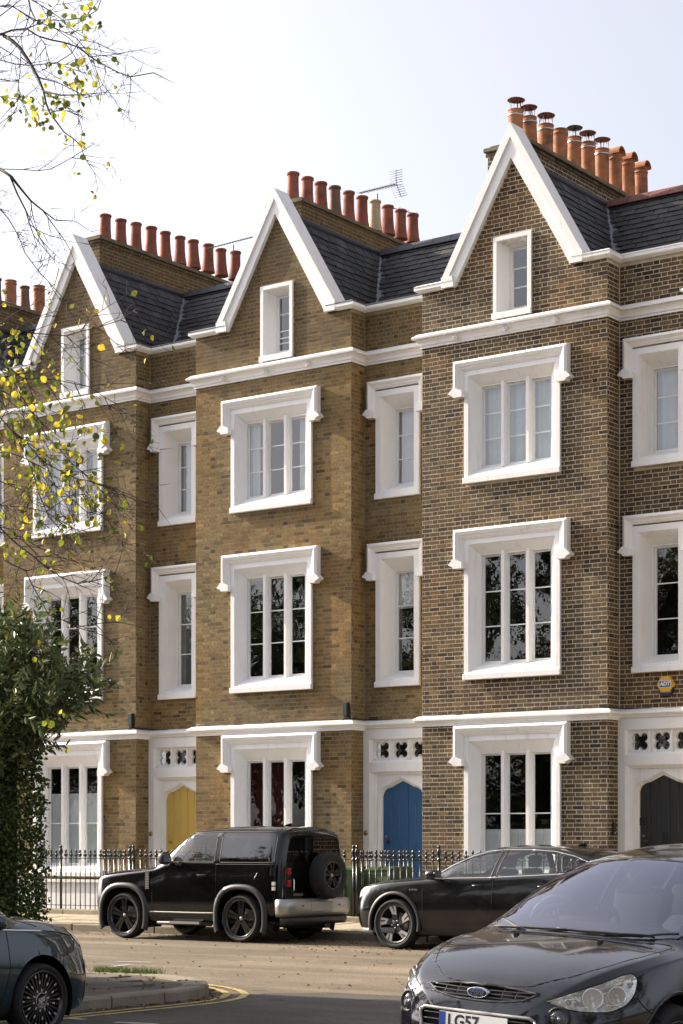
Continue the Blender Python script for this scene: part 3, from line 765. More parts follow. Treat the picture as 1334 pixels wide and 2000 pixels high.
    chim = ch.build('chimney', mortar_b if idx == 3 else mm, H)
    acc = MB(); acc.tone = []
    lay_bricks(acc, [], (sx0, sy0), (1, 0), (0, -1), 0, sx1 - sx0, zb0, sz1, [], rng)
    lay_bricks(acc, [], (sx1, sy0), (0, 1), (1, 0), 0, sy1 - sy0, zb0, sz1, [], rng, phase=.07)
    lay_bricks(acc, [], (sx0, sy1), (0, -1), (-1, 0), 0, sy1 - sy0, zb0, sz1, [], rng, phase=.07)
    # oversailing courses
    for e_, za in ((.03, sz1 - .23), (.05, sz1 - .152)):
        for _ in (0,):
            lay_bricks(acc, [], (sx0 - e_, sy0 - e_), (1, 0), (0, -1), 0, sx1 - sx0 + 2 * e_, za, za + .15, [], rng)
            lay_bricks(acc, [], (sx1 + e_, sy0 - e_), (0, 1), (1, 0), 0, sy1 - sy0 + 2 * e_, za, za + .15, [], rng, phase=.07)
    acc.build('brickwork', bm_, chim, recalc=False, kind='stuff')
    m = MB(); m.box(sx0 - .06, sx1 + .06, sy0 - .06, sy1 + .06, sz1 - .075, sz1 - .01); m.box(sx0 + .03, sx1 - .03, sy0 + .03, sy1 - .03, sz1 - .005, sz1 + .04)
    m.build('flaunching', mat('flaunching', (.17, .145, .1), .95, noise=.3, dirt=(.06, .06, .03), damt=.7), chim)
    for kind, cowl, py, zb in pots:
        key = ('pot', kind)
        if key not in BT_MESH: BT_MESH[key] = pot_mesh(kind)
        cxp = (sx0 + sx1) / 2
        tl = (rng.uniform(-.03, .03), rng.uniform(-.03, .03), rng.uniform(0, 6) if cowl != 'half' else PI / 2)
        p = inst('chimney_pot', BT_MESH[key], H, (cxp, py, zb), tl, (rng.uniform(.97, 1.03),) * 2 + (rng.uniform(.97, 1.04),))
        if cowl:
            key = ('cowl', cowl)
            if key not in BT_MESH: BT_MESH[key] = cowl_mesh(cowl)
            inst('cowl', BT_MESH[key], p)
    # ---- windows
    if whole:
        hb = lambda w, dz: (w['x0'] + .0, w['x1'] - .0, w['z1'] + .19, w['z1'] - dz, .19)
        for k, w in enumerate(main):
            zdrop = {0: .52, 1: .50, 2: .45}[k]
            kw = dict(dresses.get(('m', k), {}))
            window(H, 0, w['x0'], w['x1'], w['z0'], w['z1'], .095, .115, .262, (.28 if k else .2), (.31 if k == 0 else .27), 3, 3 if k else 2, wm, bars=kw.pop('bars', None if k else [.32]), hoodargs=hb(w, zdrop), seed=idx * 10 + k, **kw)
        kw = dict(dresses.get(('a', 0), {})); ab = kw.pop('bars', None)
        window(H, 0, att['x0'], att['x1'], att['z0'], att['z1'], .075, .20, .20, .19, .15, 1, 3, wm, proj=.045, sillh=.09, seed=idx * 10 + 5, bars=ab, **kw)
    for k, w in enumerate(rec):
        kw = dict(dresses.get(('r', k), {}))
        window(H, REC, w['x0'], w['x1'], w['z0'], w['z1'], .115, .25, .235, .27, .32, 1, 3, wm, hoodargs=(w['x0'], w['x1'], w['z1'] + .19, w['z1'] - .49, .16), seed=idx * 10 + 7 + k, **kw)
    doorway(H, dm, wm, dkind)
    # ---- basement plinth
    if whole:
        m = MB(); m.box(.5, 3.45, -.13, -.016, .15, .83); m.box(.47, 3.48, -.19, -.0162, .83, .89); m.build('plinth', white, H)
        m = MB(); m.cbox(.9, 3.05, -.13, -.0165, .955, 1.06, .02); m.build('window_ledge', white, H)
    return H

def dr(*a, **k): return dict(dress=a, **k)
Pz = 14.72
def potrow(kinds, y0, dy, z0, dz, n=10): return [(kinds[i][0], kinds[i][1], y0 + dy * i, z0 + dz * i) for i in range(n)]
red10 = [('red', None)] * 10
k2 = list(red10); k2[3] = ('brown', None); k2[6] = ('buff', None)
k3 = [('org', 'rust'), ('org', 'rust'), ('org', 'rust'), ('org', None), ('org', 'dark'), ('org', 'rust'), ('org', 'rust'), ('org', 'half'), ('org', 'half'), ('org', 'half')]
k0 = [('brown', None), ('org', None)] * 5
X3 = -20.593; XH = [X3 - PITCH * (3 - i) for i in range(4)]
h3 = make_house(3, XH[3], brick_b, mortar_b, white_old, door_g, 'g', 1.985, 14.775, potrow(k3, .86, .565, 14.66, .035),
    'brown brick gabled terraced house with charcoal door and cowled orange chimney pots',
    {('m', 0): dr('shutter', .345, bars=[.475]), ('m', 2): dr('net'), ('r', 1): dr('net')}, (1.06, 1.94, .62, 6.4, 14.68), coping_lead=False)
h2 = make_house(2, XH[2], brick_y, mortar_y, white, door_b, 'b', 2.11, 14.64, potrow(k2, 1.2, .49, 14.72, .035),
    'yellow brick gabled terraced house with blue door and one buff pot among red ones',
    {('m', 0): dr('red', bars=[.33]), ('m', 2): dr('sides', .16), ('r', 0): dr('blind', .36), ('r', 1): dr('net'), ('a', 0): dict(bars=[.13, .23, .36, .68])}, (1.16, 1.98, .95, 6.0, 14.74))
h1 = make_house(1, XH[1], brick_y, mortar_y, white, door_y, 'y', 2.2, 14.72, potrow(red10, 1.55, .51, 15.0, .03),
    'yellow brick gabled terraced house with mustard yellow door, half hidden behind tree branches',
    {('m', 0): dr('shutter', .73, bars=[.42]), ('m', 2): dr('sides', .2), ('r', 0): dr('grey'), ('r', 1): dr('net'), ('a', 0): dr('net')}, (1.2, 2.0, .95, 6.9, 14.98))
h0 = make_house(0, XH[0], brick_y, mortar_y, white, door_g, 'b', 2.2, 14.72, potrow(k0, 1.6, .5, 14.86, .03),
    'terraced house at the left edge of the photo, only its roof and recessed windows showing', {('r', 1): dr('net')}, (1.2, 2.0, .95, 6.9, 14.98))

# the terrace runs on to the right of the picture; car doors and glass mirror it
for k, (mm_, dm_, nm) in enumerate(((mortar_y, door_b, 'next house of the terrace, just beyond the charcoal door'), (mortar_y, door_y, 'second house of the terrace beyond the charcoal door'), (mortar_y, door_g, 'third house of the terrace beyond the charcoal door'))):
    make_house(4 + k, X3 + PITCH * (k + 1), brick_y, mm_, white, dm_, 'b', 2.1, 14.7, potrow(red10, 1.3, .5, 14.75, .03), nm, {('m', 0): dr('net'), ('m', 2): dr('net')}, (1.16, 1.98, .95, 6.0, 14.74))
# ------------------------------------------------------------------ cars
paint_blk = mat('black_car_paint', (.004, .004, .0045), .12, spec=.3, coat=.6, dirt=(.04, .036, .03), dscale=3, damt=.08)
paint_aud = mat('dark_car_paint', (.007, .0075, .008), .16, spec=.3, coat=.7, dirt=(.07, .062, .05), dscale=2.5, damt=.2)
paint_gry = mat('anthracite_car_paint', (.007, .008, .012), .12, metal=.0, spec=.35, coat=.8, dirt=(.085, .077, .06), dscale=2.2, damt=.22)
paint_teal = mat('teal_car_paint', (.004, .026, .038), .1, spec=.35, coat=.9)
trim_blk = mat('trim_black', (.012, .012, .013), .5)
seal = mat('rubber_seal', (.006, .006, .006), .55)
gap = mat('shut_line', (.002, .002, .002), .9)
flare_m = mat('flare_satin', (.028, .028, .029), .40, spec=.5, noise=.15)
silver = mat('silver_paint', (.42, .41, .39), .35, metal=.6)
chrome = mat('chrome', (.75, .75, .75), .12, metal=1.)
tyre_m = mat('tyre_rubber', (.018, .0175, .017), .8, noise=.25, nscale=9, bump=.3, bscale=40)
rim_blk = mat('rim_gloss_black', (.006, .006, .007), .2, spec=.6, coat=.6)
rim_dark = mat('rim_dark', (.03, .03, .032), .4)
rim_sil = mat('rim_machined', (.60, .585, .56), .3, metal=.35)
red_lens = mat('red_lens', (.35, .008, .01), .12, coat=1.)
clear_lens = glass_mat('lamp_lens', (.97, .97, .95), .92, 1.45)
lamp_in = mat('lamp_reflector', (.95, .94, .92), .16, metal=.85)
lamp_white = mat('lamp_bezel', (.62, .60, .55), .35, metal=.3)
inter = mat('car_interior', (.02, .02, .022), .8)
inter_l = mat('car_headlining', (.22, .22, .22), .9)
car_glass = glass_mat('car_glass', (.75, .82, .80), .80, 1.5)
car_glass_dark = glass_mat('car_privacy_glass', (.5, .52, .55), .14, 1.5, refl=1.4)
screen_glass = glass_mat('windscreen_glass', (.72, .76, .80), .55, 1.52, refl=3.4, gtint=(.85, .86, .98))
plate_w = mat('number_plate_white', (.78, .78, .76), .3)
plate_y = mat('number_plate_blank', (.40, .38, .33), .35)
plate_blue = mat('plate_blue', (.02, .06, .32), .35)
ink = mat('black_ink', (.01, .01, .01), .5)
badge_blue = mat('badge_blue', (.01, .03, .12), .2, coat=1.)

def pchip(keys):
    xs = np.array([k[0] for k in keys], float); ys = np.array([k[1] for k in keys], float)
    h = np.diff(xs); d = np.diff(ys) / h; m = np.zeros(len(xs)); m[0], m[-1] = d[0], d[-1]
    for i in range(1, len(xs) - 1):
        if d[i - 1] * d[i] > 0:
            w1, w2 = 2 * h[i] + h[i - 1], h[i] + 2 * h[i - 1]; m[i] = (w1 + w2) / (w1 / d[i - 1] + w2 / d[i])
    def f(x):
        x = np.clip(x, xs[0], xs[-1]); i = np.clip(np.searchsorted(xs, x) - 1, 0, len(xs) - 2); t = (x - xs[i]) / h[i]
        return (2 * t ** 3 - 3 * t ** 2 + 1) * ys[i] + (t ** 3 - 2 * t ** 2 + t) * h[i] * m[i] + (-2 * t ** 3 + 3 * t ** 2) * ys[i + 1] + (t ** 3 - t ** 2) * h[i] * m[i + 1]
    return f

def in_poly(px, py, poly):
    """vectorised point in polygon"""
    inside = np.zeros(len(px), bool); n = len(poly); j = n - 1
    for i in range(n):
        xi, yi = poly[i]; xj, yj = poly[j]
        if yi != yj:
            c = ((yi > py) != (yj > py)) & (px < (xj - xi) * (py - yi) / (yj - yi) + xi); inside ^= c
        j = i
    return inside
def near_on_poly(p, poly):
    best = None; p = Vector(p)
    for i in range(len(poly)):
        a, b = Vector(poly[i]), Vector(poly[(i + 1) % len(poly)]); ab = b - a
        t = max(0, min(1, (p - a).dot(ab) / max(ab.length_squared, 1e-12))); q = a + ab * t; d = (p - q).length
        if best is None or d < best[0]: best = (d, q)
    return best
def smooth_poly(pts, it=1, r=None):
    """corners rounded by a fixed radius"""
    r = r or .035 * it * it; out = []; n = len(pts)
    for i in range(n):
        p, a, b = Vector(pts[i]), Vector(pts[i - 1]), Vector(pts[(i + 1) % n])
        da, db = (a - p), (b - p); k = min(r, .45 * da.length, .45 * db.length)
        u, v = p + da.normalized() * k, p + db.normalized() * k
        for t in (0, .25, .5, .75, 1): out.append(tuple(u * (1 - t) ** 2 + p * 2 * t * (1 - t) + v * t * t))
    return out

class Shell:
    """car body skin lofted from section parameters along its length; then cut into panels"""
    def __init__(s, K, xs, passes=2, ng=12, ntop=16, nside=10):
        F = {k: pchip(v) for k, v in K.items()}; rows = []
        for x in xs:
            g = {k: float(f(x)) for k, f in F.items()}
            zb, wl, wm, zm, wb, zbelt, wr, zr, zt = (g[k] for k in ('zb', 'wl', 'wm', 'zm', 'wb', 'zbelt', 'wr', 'zr', 'zt'))
            bul = g.get('bulge', 0.02); e = g.get('crown', 2.4)
            P = [(0, zb), (wl * .5, zb), (wl, zb)]
            for i in range(1, 7):
                t = i / 6 * PI / 2; P.append((wl + (wm - wl) * math.sin(t), zb + (zm - zb) * (1 - math.cos(t))))
            for i in range(1, nside + 1):
                t = i / nside; P.append((wm + (wb - wm) * t ** 1.6, zm + (zbelt - zm) * t))
            for i in range(1, ng + 1):
                t = i / ng; P.append((wb + (wr - wb) * t + bul * math.sin(PI * t) * min(1, max(0, (zr - zbelt)) / .25), zbelt + (zr - zbelt) * t))
            for i in range(1, ntop + 1):
                t = i / ntop; y = wr * (1 - t); P.append((y, zr + (zt - zr) * (1 - (y / max(wr, 1e-6)) ** e)))
            P = np.array(P)
            for _ in range(passes):
                Q = P.copy(); Q[1:-1] = .5 * P[1:-1] + .25 * (P[:-2] + P[2:]); Q[1:3] = P[1:3]; P = Q
            rows.append(P)
        n = len(rows[0]); R = np.array(rows); s.n = n; s.m = len(xs)
        V = np.zeros((s.m, 2 * n - 1, 3))
        for i, x in enumerate(xs):
            V[i, :n, 0] = x; V[i, :n, 1] = R[i, :, 0]; V[i, :n, 2] = R[i, :, 1]
            V[i, n:, 0] = x; V[i, n:, 1] = -R[i, -2::-1, 0]; V[i, n:, 2] = R[i, -2::-1, 1]
        w = 2 * n - 1; s.V = V.reshape(-1, 3); fs = []
        for i in range(s.m - 1):
            for j in range(w):
                fs.append((i * w + j, i * w + (j + 1) % w, (i + 1) * w + (j + 1) % w, (i + 1) * w + j))
        for i, fl in ((0, 0), (s.m - 1, 1)):
            for j in range(n - 1):
                a, b, c, d = i * w + j, i * w + j + 1, i * w + (w - 1 - j), i * w + (w - j) % w
                q = (a, d, c, b) if not fl else (a, b, c, d)
                if len(set(q)) == 4: fs.append(q)
                elif len(set(q)) == 3:
                    fs.append(tuple(dict.fromkeys(q)))
        s.F = fs; s.group = np.zeros(len(fs), int); s.names = ['body']
        Fp = [list(f) + [f[-1]] * (4 - len(f)) for f in fs]; s.Fa = np.array(Fp)
    def centers(s): return s.V[s.Fa].mean(1)
    def normals(s):
        A = s.V[s.Fa]; nf = np.cross(A[:, 2] - A[:, 0], A[:, 3] - A[:, 1]); nv = np.zeros_like(s.V)
        for k in range(4): np.add.at(nv, s.Fa[:, k], nf)
        ln = np.linalg.norm(nv, axis=1, keepdims=True); ln[ln == 0] = 1; return nv / ln
    def cut(s, name, poly, proj, cond, tol=.06, over=True):
        """faces whose centre projects inside poly become the panel `name` (None = hole)"""
        ct = s.centers(); a, b = proj(ct); sel = in_poly(a, b, poly) & cond(ct)
        if not over: sel &= s.group == 0
        if name not in s.names: s.names.append(name)
        gi = s.names.index(name); zone = cond(ct)
        cin = np.zeros(len(s.V), bool); cout = np.zeros(len(s.V), bool)
        cin[s.Fa[sel].ravel()] = True; cout[s.Fa[~sel].ravel()] = True
        for vi in np.where(cin & cout)[0]:
            p = s.V[vi:vi + 1]; pa, pb = proj(p); d, q = near_on_poly((float(pa[0]), float(pb[0])), poly)
            if d < tol: s.V[vi] = s.unproj(proj, s.V[vi], q)
        s.group[sel] = gi
    def unproj(s, proj, p, q):
        k = proj.kind
        p = p.copy()
        if k == 'side': p[0], p[2] = q
        elif k == 'top': p[0], p[1] = q
        elif k == 'front': p[1], p[2] = q
        elif k == 'diag':
            e0 = (p[0] + abs(p[1])) / math.sqrt(2); de = (q[0] - e0) / math.sqrt(2); p[0] += de; p[1] += de * (1 if p[1] >= 0 else -1); p[2] = q[1]
        return p
    def bvh(s): return bvhtree.BVHTree.FromPolygons([tuple(v) for v in s.V], s.F)
    def build(s, parent, mats):
        """one mesh object per panel, normals carried over from the whole skin"""
        N = s.normals(); out = {}
        for gi, nm in enumerate(s.names):
            if nm is None: continue
            fi = np.where(s.group == gi)[0]
            if not len(fi): continue
            used = np.unique(s.Fa[fi].ravel()); mp = -np.ones(len(s.V), int); mp[used] = range(len(used))
            base = nm.split('|')[0]
            me = bpy.data.meshes.new(base); me.from_pydata([tuple(v) for v in s.V[used]], [], [[int(mp[i]) for i in s.F[k]] for k in fi])
            me.materials.append(mats.get(nm, mats.get(base, mats['body'])))
            me.polygons.foreach_set('use_smooth', [True] * len(fi)); me.update()
            me.normals_split_custom_set_from_vertices([tuple(v) for v in N[used]])
            o = bpy.data.objects.new(base, me); C.objects.link(o); o.parent = parent; out[nm] = o
        s.bv = s.bvh(); s.N = N
        return out
def P_side(c): return c[:, 0], c[:, 2]
P_side.kind = 'side'
def P_top(c): return c[:, 0], c[:, 1]
P_top.kind = 'top'
def P_front(c): return c[:, 1], c[:, 2]
P_front.kind = 'front'
def P_diag(c): return (c[:, 0] + abs(c[:, 1])) / math.sqrt(2), c[:, 2]
P_diag.kind = 'diag'

def trace(bv, pts, org, dire, step=.03, closed=False):
    """points of a path thrown on to the skin; org(a,b)->origin"""
    out = []; P = list(pts) + ([pts[0]] if closed else [])
    for i in range(len(P) - 1):
        a, b = Vector(P[i]), Vector(P[i + 1]); n = max(1, int((b - a).length / step))
        for k in range(n + (1 if i == len(P) - 2 else 0)):
            q = a.lerp(b, k / n); o = org(q.x, q.y); h = bv.ray_cast(o, dire)
            if h[0] is not None: out.append((h[0], h[1]))
    return out
def side_org(sg): return (lambda a, b: Vector((a, sg * 3, b))), Vector((0, -sg, 0))
def line_on(parent, name, bv, pts, org, dire, r, m_, closed=False, sink=.3, n=5):
    t = trace(bv, pts, org, dire, closed=closed)
    if len(t) < 2: return
    mb = MB(); mb.tube([p + nn * (-r * sink if nn.dot(dire) < 0 else r * sink) for p, nn in t], r, n); return mb.build(name, m_, parent)
def patch_on(parent, name, bv, poly, org, dire, off, m_, n=8, mats=None):
    """skin-hugging patch bounded by poly"""
    xs = [p[0] for p in poly]; ys = [p[1] for p in poly]; pts = []
    for i in range(len(poly)):
        a, b = Vector(poly[i]), Vector(poly[(i + 1) % len(poly)]); k = max(1, int((b - a).length / .03))
        pts += [a.lerp(b, j / k) for j in range(k)]
    nb = len(pts); gx = np.linspace(min(xs), max(xs), n + 2)[1:-1]; gy = np.linspace(min(ys), max(ys), n + 2)[1:-1]
    G = np.array([(a, b) for a in gx for b in gy]); ins = in_poly(G[:, 0], G[:, 1], poly)
    pts += [Vector(g) for g, k in zip(G, ins) if k]
    r = geometry.delaunay_2d_cdt(pts, [(i, (i + 1) % nb) for i in range(nb)], [], 1, 1e-5)
    vs, ok = [], []
    for v in r[0]:
        h = bv.ray_cast(org(v.x, v.y), dire)
        if h[0] is None: vs.append((0, 0, 0)); ok.append(False)
        else:
            nn = h[1] if h[1].dot(dire) < 0 else -h[1]; vs.append(tuple(h[0] + nn * off)); ok.append(True)
    fs = [f for f in r[2] if all(ok[i] for i in f)]
    if not fs: return
    mb = MB(); mb.add(vs, fs, 0, True); return mb.build(name, m_, parent)

def wheel(parent, x, y, sg, R, rr, wd, style, steer=0., zc=None):
    """tyre + rim, outer face towards sg*Y"""
    w = bpy.data.objects.new('wheel', None); C.objects.link(w); w.parent = parent; w.location = (x, y, zc or R); w.rotation_euler = (0, 0, steer)
    L = lambda r, z, c, s: (r * c, sg * z, r * s)
    h = wd / 2
    m = MB(); pr = [(rr - .015, -h * .8), (rr + .01, -h * .9), (R * .93, -h), (R - .012, -h * .82), (R, -h * .6), (R, h * .6), (R - .012, h * .84), (R * .93, h), (rr + (R - rr) * .45, h * 1.04), (rr + .012, h * .93), (rr - .004, h * .86), (rr - .012, h * .7)]
    m.lathe(pr, 56, L)
    for k in range(4): m.lathe([(R + .001, h * (-.5 + .33 * k) - .006), (R - .01, h * (-.5 + .33 * k)), (R + .001, h * (-.5 + .33 * k) + .006)], 56, L)
    m.build('tyre', tyre_m, w)
    m = MB(); yo = h * .80
    m.lathe([(rr - .012, h * .70), (rr + .004, h * .88), (rr - .006, h * .93), (rr - .022, h * .86), (rr - .03, h * .4), (rr - .06, -h * .7), (.0, -h * .7)], 48, L, mi=0)
    if style == 'five':
        for k in range(5):
            a = k * 2 * PI / 5 + PI / 2
            e1, e2 = Vector((math.cos(a), math.sin(a))), Vector((-math.sin(a), math.cos(a)))
            for sgn in (-1, 1):
                pl = [e1 * .045 + e2 * sgn * .003, e1 * .06 + e2 * sgn * .045, e1 * (rr * .55) + e2 * sgn * .055, e1 * (rr - .02) + e2 * sgn * .075, e1 * (rr - .02) + e2 * sgn * .012, e1 * (rr * .5) + e2 * sgn * .004]
                m.prism([tuple(p) for p in pl], lambda u, v, c: (u, sg * c, v), yo - .055, yo - .01, 0)
        m.lathe([(.075, yo - .06), (.075, yo - .03), (.04, yo - .02), (.036, yo - .015), (0, yo - .015)], 24, L, 0); m.lathe([(.034, yo - .014), (.03, yo - .008), (0, yo - .008)], 20, L, 1)
        m.lathe([(.165, -h * .3), (.165, -h * .2), (0, -h * .2)], 30, L, 2)
        mats = [rim_blk, silver, rim_sil]
    elif style == 'blade':
        m.lathe([(rr - .028, yo - .01), (rr - .012, yo + .005), (rr, yo - .004)], 56, L, 1)
        for k in range(5):
            a = k * 2 * PI / 5 + .35
            e1, e2 = Vector((math.cos(a), math.sin(a))), Vector((-math.sin(a), math.cos(a)))
            pl = [e1 * .07 - e2 * .05, e1 * .07 + e2 * .04, e1 * (rr * .5) + e2 * .055, e1 * (rr - .02) + e2 * .125, e1 * (rr - .02) - e2 * .03, e1 * (rr * .55) - e2 * .045]
            m.prism([tuple(p) for p in pl], lambda u, v, c: (u, sg * c, v), yo - .06, yo - .012, 0)
            face = [e1 * (rr * .46) - e2 * .035, e1 * (rr * .5) + e2 * .045, e1 * (rr - .022) + e2 * .118, e1 * (rr - .022) + e2 * .055, e1 * (rr * .62) + e2 * .015, e1 * (rr * .62) - e2 * .005, e1 * (rr - .022) + e2 * .028, e1 * (rr - .022) - e2 * .024]
            m.prism([tuple(p) for p in face], lambda u, v, c: (u, sg * c, v), yo - .02, yo - .006, 1)
        m.lathe([(.085, yo - .07), (.08, yo - .02), (.045, yo - .014), (.04, yo - .01), (0, yo - .01)], 24, L, 0)
        for k in range(5):
            a = k * 2 * PI / 5 + .95; m.lathe([(.011, yo - .02), (.011, yo - .008), (0, yo - .008)], 8, lambda r, z, c, s: (.062 * math.cos(a) + r * c, sg * z, .062 * math.sin(a) + r * s), 1)
        m.lathe([(.17, -h * .3), (.17, -h * .2), (0, -h * .2)], 30, L, 2)
        mats = [rim_dark, rim_sil, rim_sil]
    elif style == 'turbine':
        m.lathe([(rr - .02, yo - .005), (rr - .01, yo + .008), (rr, yo)], 64, L, 1)
        ns = 30
        for k in range(ns):
            a = k * 2 * PI / ns; e1, e2 = Vector((math.cos(a), math.sin(a))), Vector((-math.sin(a), math.cos(a))); wv = .0075
            m.prism([tuple(e1 * .062 - e2 * wv), tuple(e1 * .062 + e2 * wv), tuple(e1 * (rr - .015) + e2 * wv * 1.3), tuple(e1 * (rr - .015) - e2 * wv * 1.3)], lambda u, v, c: (u, sg * c, v), yo - .05, yo - .012, 0)
            r0, r1 = ((rr - .055, rr - .018) if k % 3 == 0 else (rr * .55, rr * .55 + .028) if k % 3 == 1 else (.075, .098))
            m.prism([tuple(e1 * r0 - e2 * .006), tuple(e1 * r0 + e2 * .006), tuple(e1 * r1 + e2 * .007), tuple(e1 * r1 - e2 * .007)], lambda u, v, c: (u, sg * c, v), yo - .014, yo - .009, 1)
        m.lathe([(.066, yo - .05), (.066, yo - .008), (.061, yo - .002), (.057, yo - .008), (0, yo - .008)], 32, L, 0); m.lathe([(.066, yo - .006), (.063, yo), (.059, yo - .005)], 32, L, 1)
        mats = [rim_blk, rim_sil, rim_sil]
    else:
        for k in range(7):
            a = k * 2 * PI / 7; e1, e2 = Vector((math.cos(a), math.sin(a))), Vector((-math.sin(a), math.cos(a)))
            m.prism([tuple(e1 * .05 - e2 * .035), tuple(e1 * .05 + e2 * .035), tuple(e1 * (rr - .015) + e2 * .045), tuple(e1 * (rr - .015) - e2 * .045)], lambda u, v, c: (u, sg * c, v), yo - .06, yo - .015, 1)
        m.lathe([(.08, yo - .06), (.07, yo - .01), (0, yo - .01)], 20, L, 1); mats = [rim_dark, rim_sil, rim_sil]
    m.build('rim', mats, w)
    return w

def arch_poly(x, z, r, rz=None, zlow=.05, n=28, sq=2.0):
    rz = rz or r; out = []
    for i in range(n + 1):
        t = PI * i / n; c, s_ = math.cos(t), math.sin(t)
        out.append((x - r * (abs(c) ** (2 / sq)) * (1 if c > 0 else -1), z + rz * abs(s_) ** (2 / sq)))
    return [(out[0][0], zlow)] + out + [(out[-1][0], zlow)]
def wheel_well(parent, x, z, r, y0, y1):
    m = MB(); n = 20; vs = []
    for i in range(n + 1):
        t = PI * i / n * 1.3 - .15 * PI
        vs += [(x + r * math.cos(t), y0, z + r * math.sin(t)), (x + r * math.cos(t), y1, z + r * math.sin(t))]
    m.add(vs, [(2 * i, 2 * i + 1, 2 * i + 3, 2 * i + 2) for i in range(n)]); m.add([vs[2 * i + 1] for i in range(n + 1)], [list(range(n + 1))])
    m.build('wheel_well', seal, parent)
def rounded_seat(parent, x, y, z, h=.62, w=.48, lean=.22):
    m = MB()
    def pad(c, sx, sy, sz, tilt):
        bm_ = bmesh.new(); bmesh.ops.create_cube(bm_, size=1)
        for v in bm_.verts: v.co = Vector((v.co.x * sx, v.co.y * sy, v.co.z * sz))
        bmesh.ops.bevel(bm_, geom=bm_.edges[:], offset=min(sx, sy, sz) * .32, segments=3, profile=.5, affect='EDGES')
        M = Matrix.Translation(c) @ Matrix.Rotation(tilt, 4, 'Y')
        vs = [tuple(M @ v.co) for v in bm_.verts]; m.add(vs, [[v.index for v in f.verts] for f in bm_.faces], 0, True); bm_.free()
    pad(Vector((x, y, z)), .5, w, .16, 0); pad(Vector((x + .28, y, z + .34)), .14, w * .95, h, lean); pad(Vector((x + .38, y, z + .76)), .10, .27, .19, lean)
    m.build('seat', inter, parent)
def steering_wheel(parent, x, y, z, tilt=.45):
    m = MB(); R, r = .185, .016; n = 32; k = 8; vs = []
    M = Matrix.Translation((x, y, z)) @ Matrix.Rotation(PI / 2 + tilt, 4, 'Y')
    for i in range(n):
        a = 2 * PI * i / n
        for j in range(k):
            b = 2 * PI * j / k; vs.append(tuple(M @ Vector(((R + r * math.cos(b)) * math.cos(a), (R + r * math.cos(b)) * math.sin(a), r * math.sin(b)))))
    m.add(vs, [(i * k + j, ((i + 1) % n) * k + j, ((i + 1) % n) * k + (j + 1) % k, i * k + (j + 1) % k) for i in range(n) for j in range(k)], 0, True)
    for a in (0, PI * .75, PI * 1.25): m.tube([M @ Vector((0, 0, -.02)), M @ Vector((R * math.cos(a), R * math.sin(a), 0))], .016, 6)
    m.build('steering_wheel', inter, parent)
def mirror(parent, x, y, z, sg, sx=.13, sy=.22, sz=.17, m_=None):
    bm_ = bmesh.new(); bmesh.ops.create_uvsphere(bm_, u_segments=20, v_segments=12, radius=1)
    for v in bm_.verts:
        c = v.co; f = lambda q: math.copysign(abs(q) ** .72, q)
        v.co = Vector((f(c.x) * sx * (1 if c.x < 0 else .35), f(c.y) * sy / 2, f(c.z) * sz / 2))
    m = MB(); m.add([tuple(v.co) for v in bm_.verts], [[v.index for v in f.verts] for f in bm_.faces], 0, True); bm_.free()
    o = m.build('wing_mirror', m_ or trim_blk, parent, (x, sg * y, z))
    g = MB(); g.box(sx * .36, sx * .37, -sy * .42, sy * .42, -sz * .38, sz * .38); g.build('mirror_glass', chrome, o)
    a = MB(); a.tube([(0, -sg * sy * .4, -sz * .3), (.05, -sg * sy * .95, -sz * .42)], .028, 6); a.build('mirror_arm', m_ or trim_blk, o)
    return o
def lettering(parent, text, size, M, m_, name='lettering', bold=0., ext=.002, shear=0., align='CENTER'):
    cu = bpy.data.curves.new(name, 'FONT'); cu.body = text; cu.size = size; cu.extrude = ext; cu.offset = bold; cu.align_x = align; cu.shear = shear; cu.align_y = 'CENTER'
    tmp = bpy.data.objects.new(name, cu); C.objects.link(tmp); dg = bpy.context.evaluated_depsgraph_get()
    me = bpy.data.meshes.new_from_object(tmp.evaluated_get(dg)); bpy.data.objects.remove(tmp); bpy.data.curves.remove(cu)
    me.name = name; me.materials.clear(); me.materials.append(m_)
    o = bpy.data.objects.new(name, me); C.objects.link(o); o.parent = parent; o.matrix_basis = M
    return o
def axes(x, y, z, org): M = Matrix((x, y, z)).transposed().to_4x4(); M.translation = org; return M
ABOVE = (lambda a, b: Vector((a, b, 4))), Vector((0, 0, -1))
FRONT = (lambda a, b: Vector((-3, a, b))), Vector((1, 0, 0))
REAR = (lambda a, b: Vector((9, a, b))), Vector((-1, 0, 0))
def diag_org(sg): return (lambda a, b: Vector((a / math.sqrt(2) - 2, sg * (a / math.sqrt(2) + 2), b))), Vector((1, -sg, 0)).normalized()
def stations(L, fine=(), n=90, endf=.25, ende=.2):
    a = [L * i / n for i in range(n + 1)] + [endf * (i / 14) ** 2 for i in range(15)] + [L - ende * (i / 12) ** 2 for i in range(13)]
    for lo, hi, k in fine: a += list(np.linspace(lo, hi, k))
    a = sorted(a); out = [a[0]]
    for q in a[1:]:
        if q - out[-1] > .004: out.append(q)
    out[-1] = L
    return out
both = lambda lo=.3: (lambda c: abs(c[:, 1]) > lo)
def one(sg, lo=.3): return lambda c: c[:, 1] * sg > lo

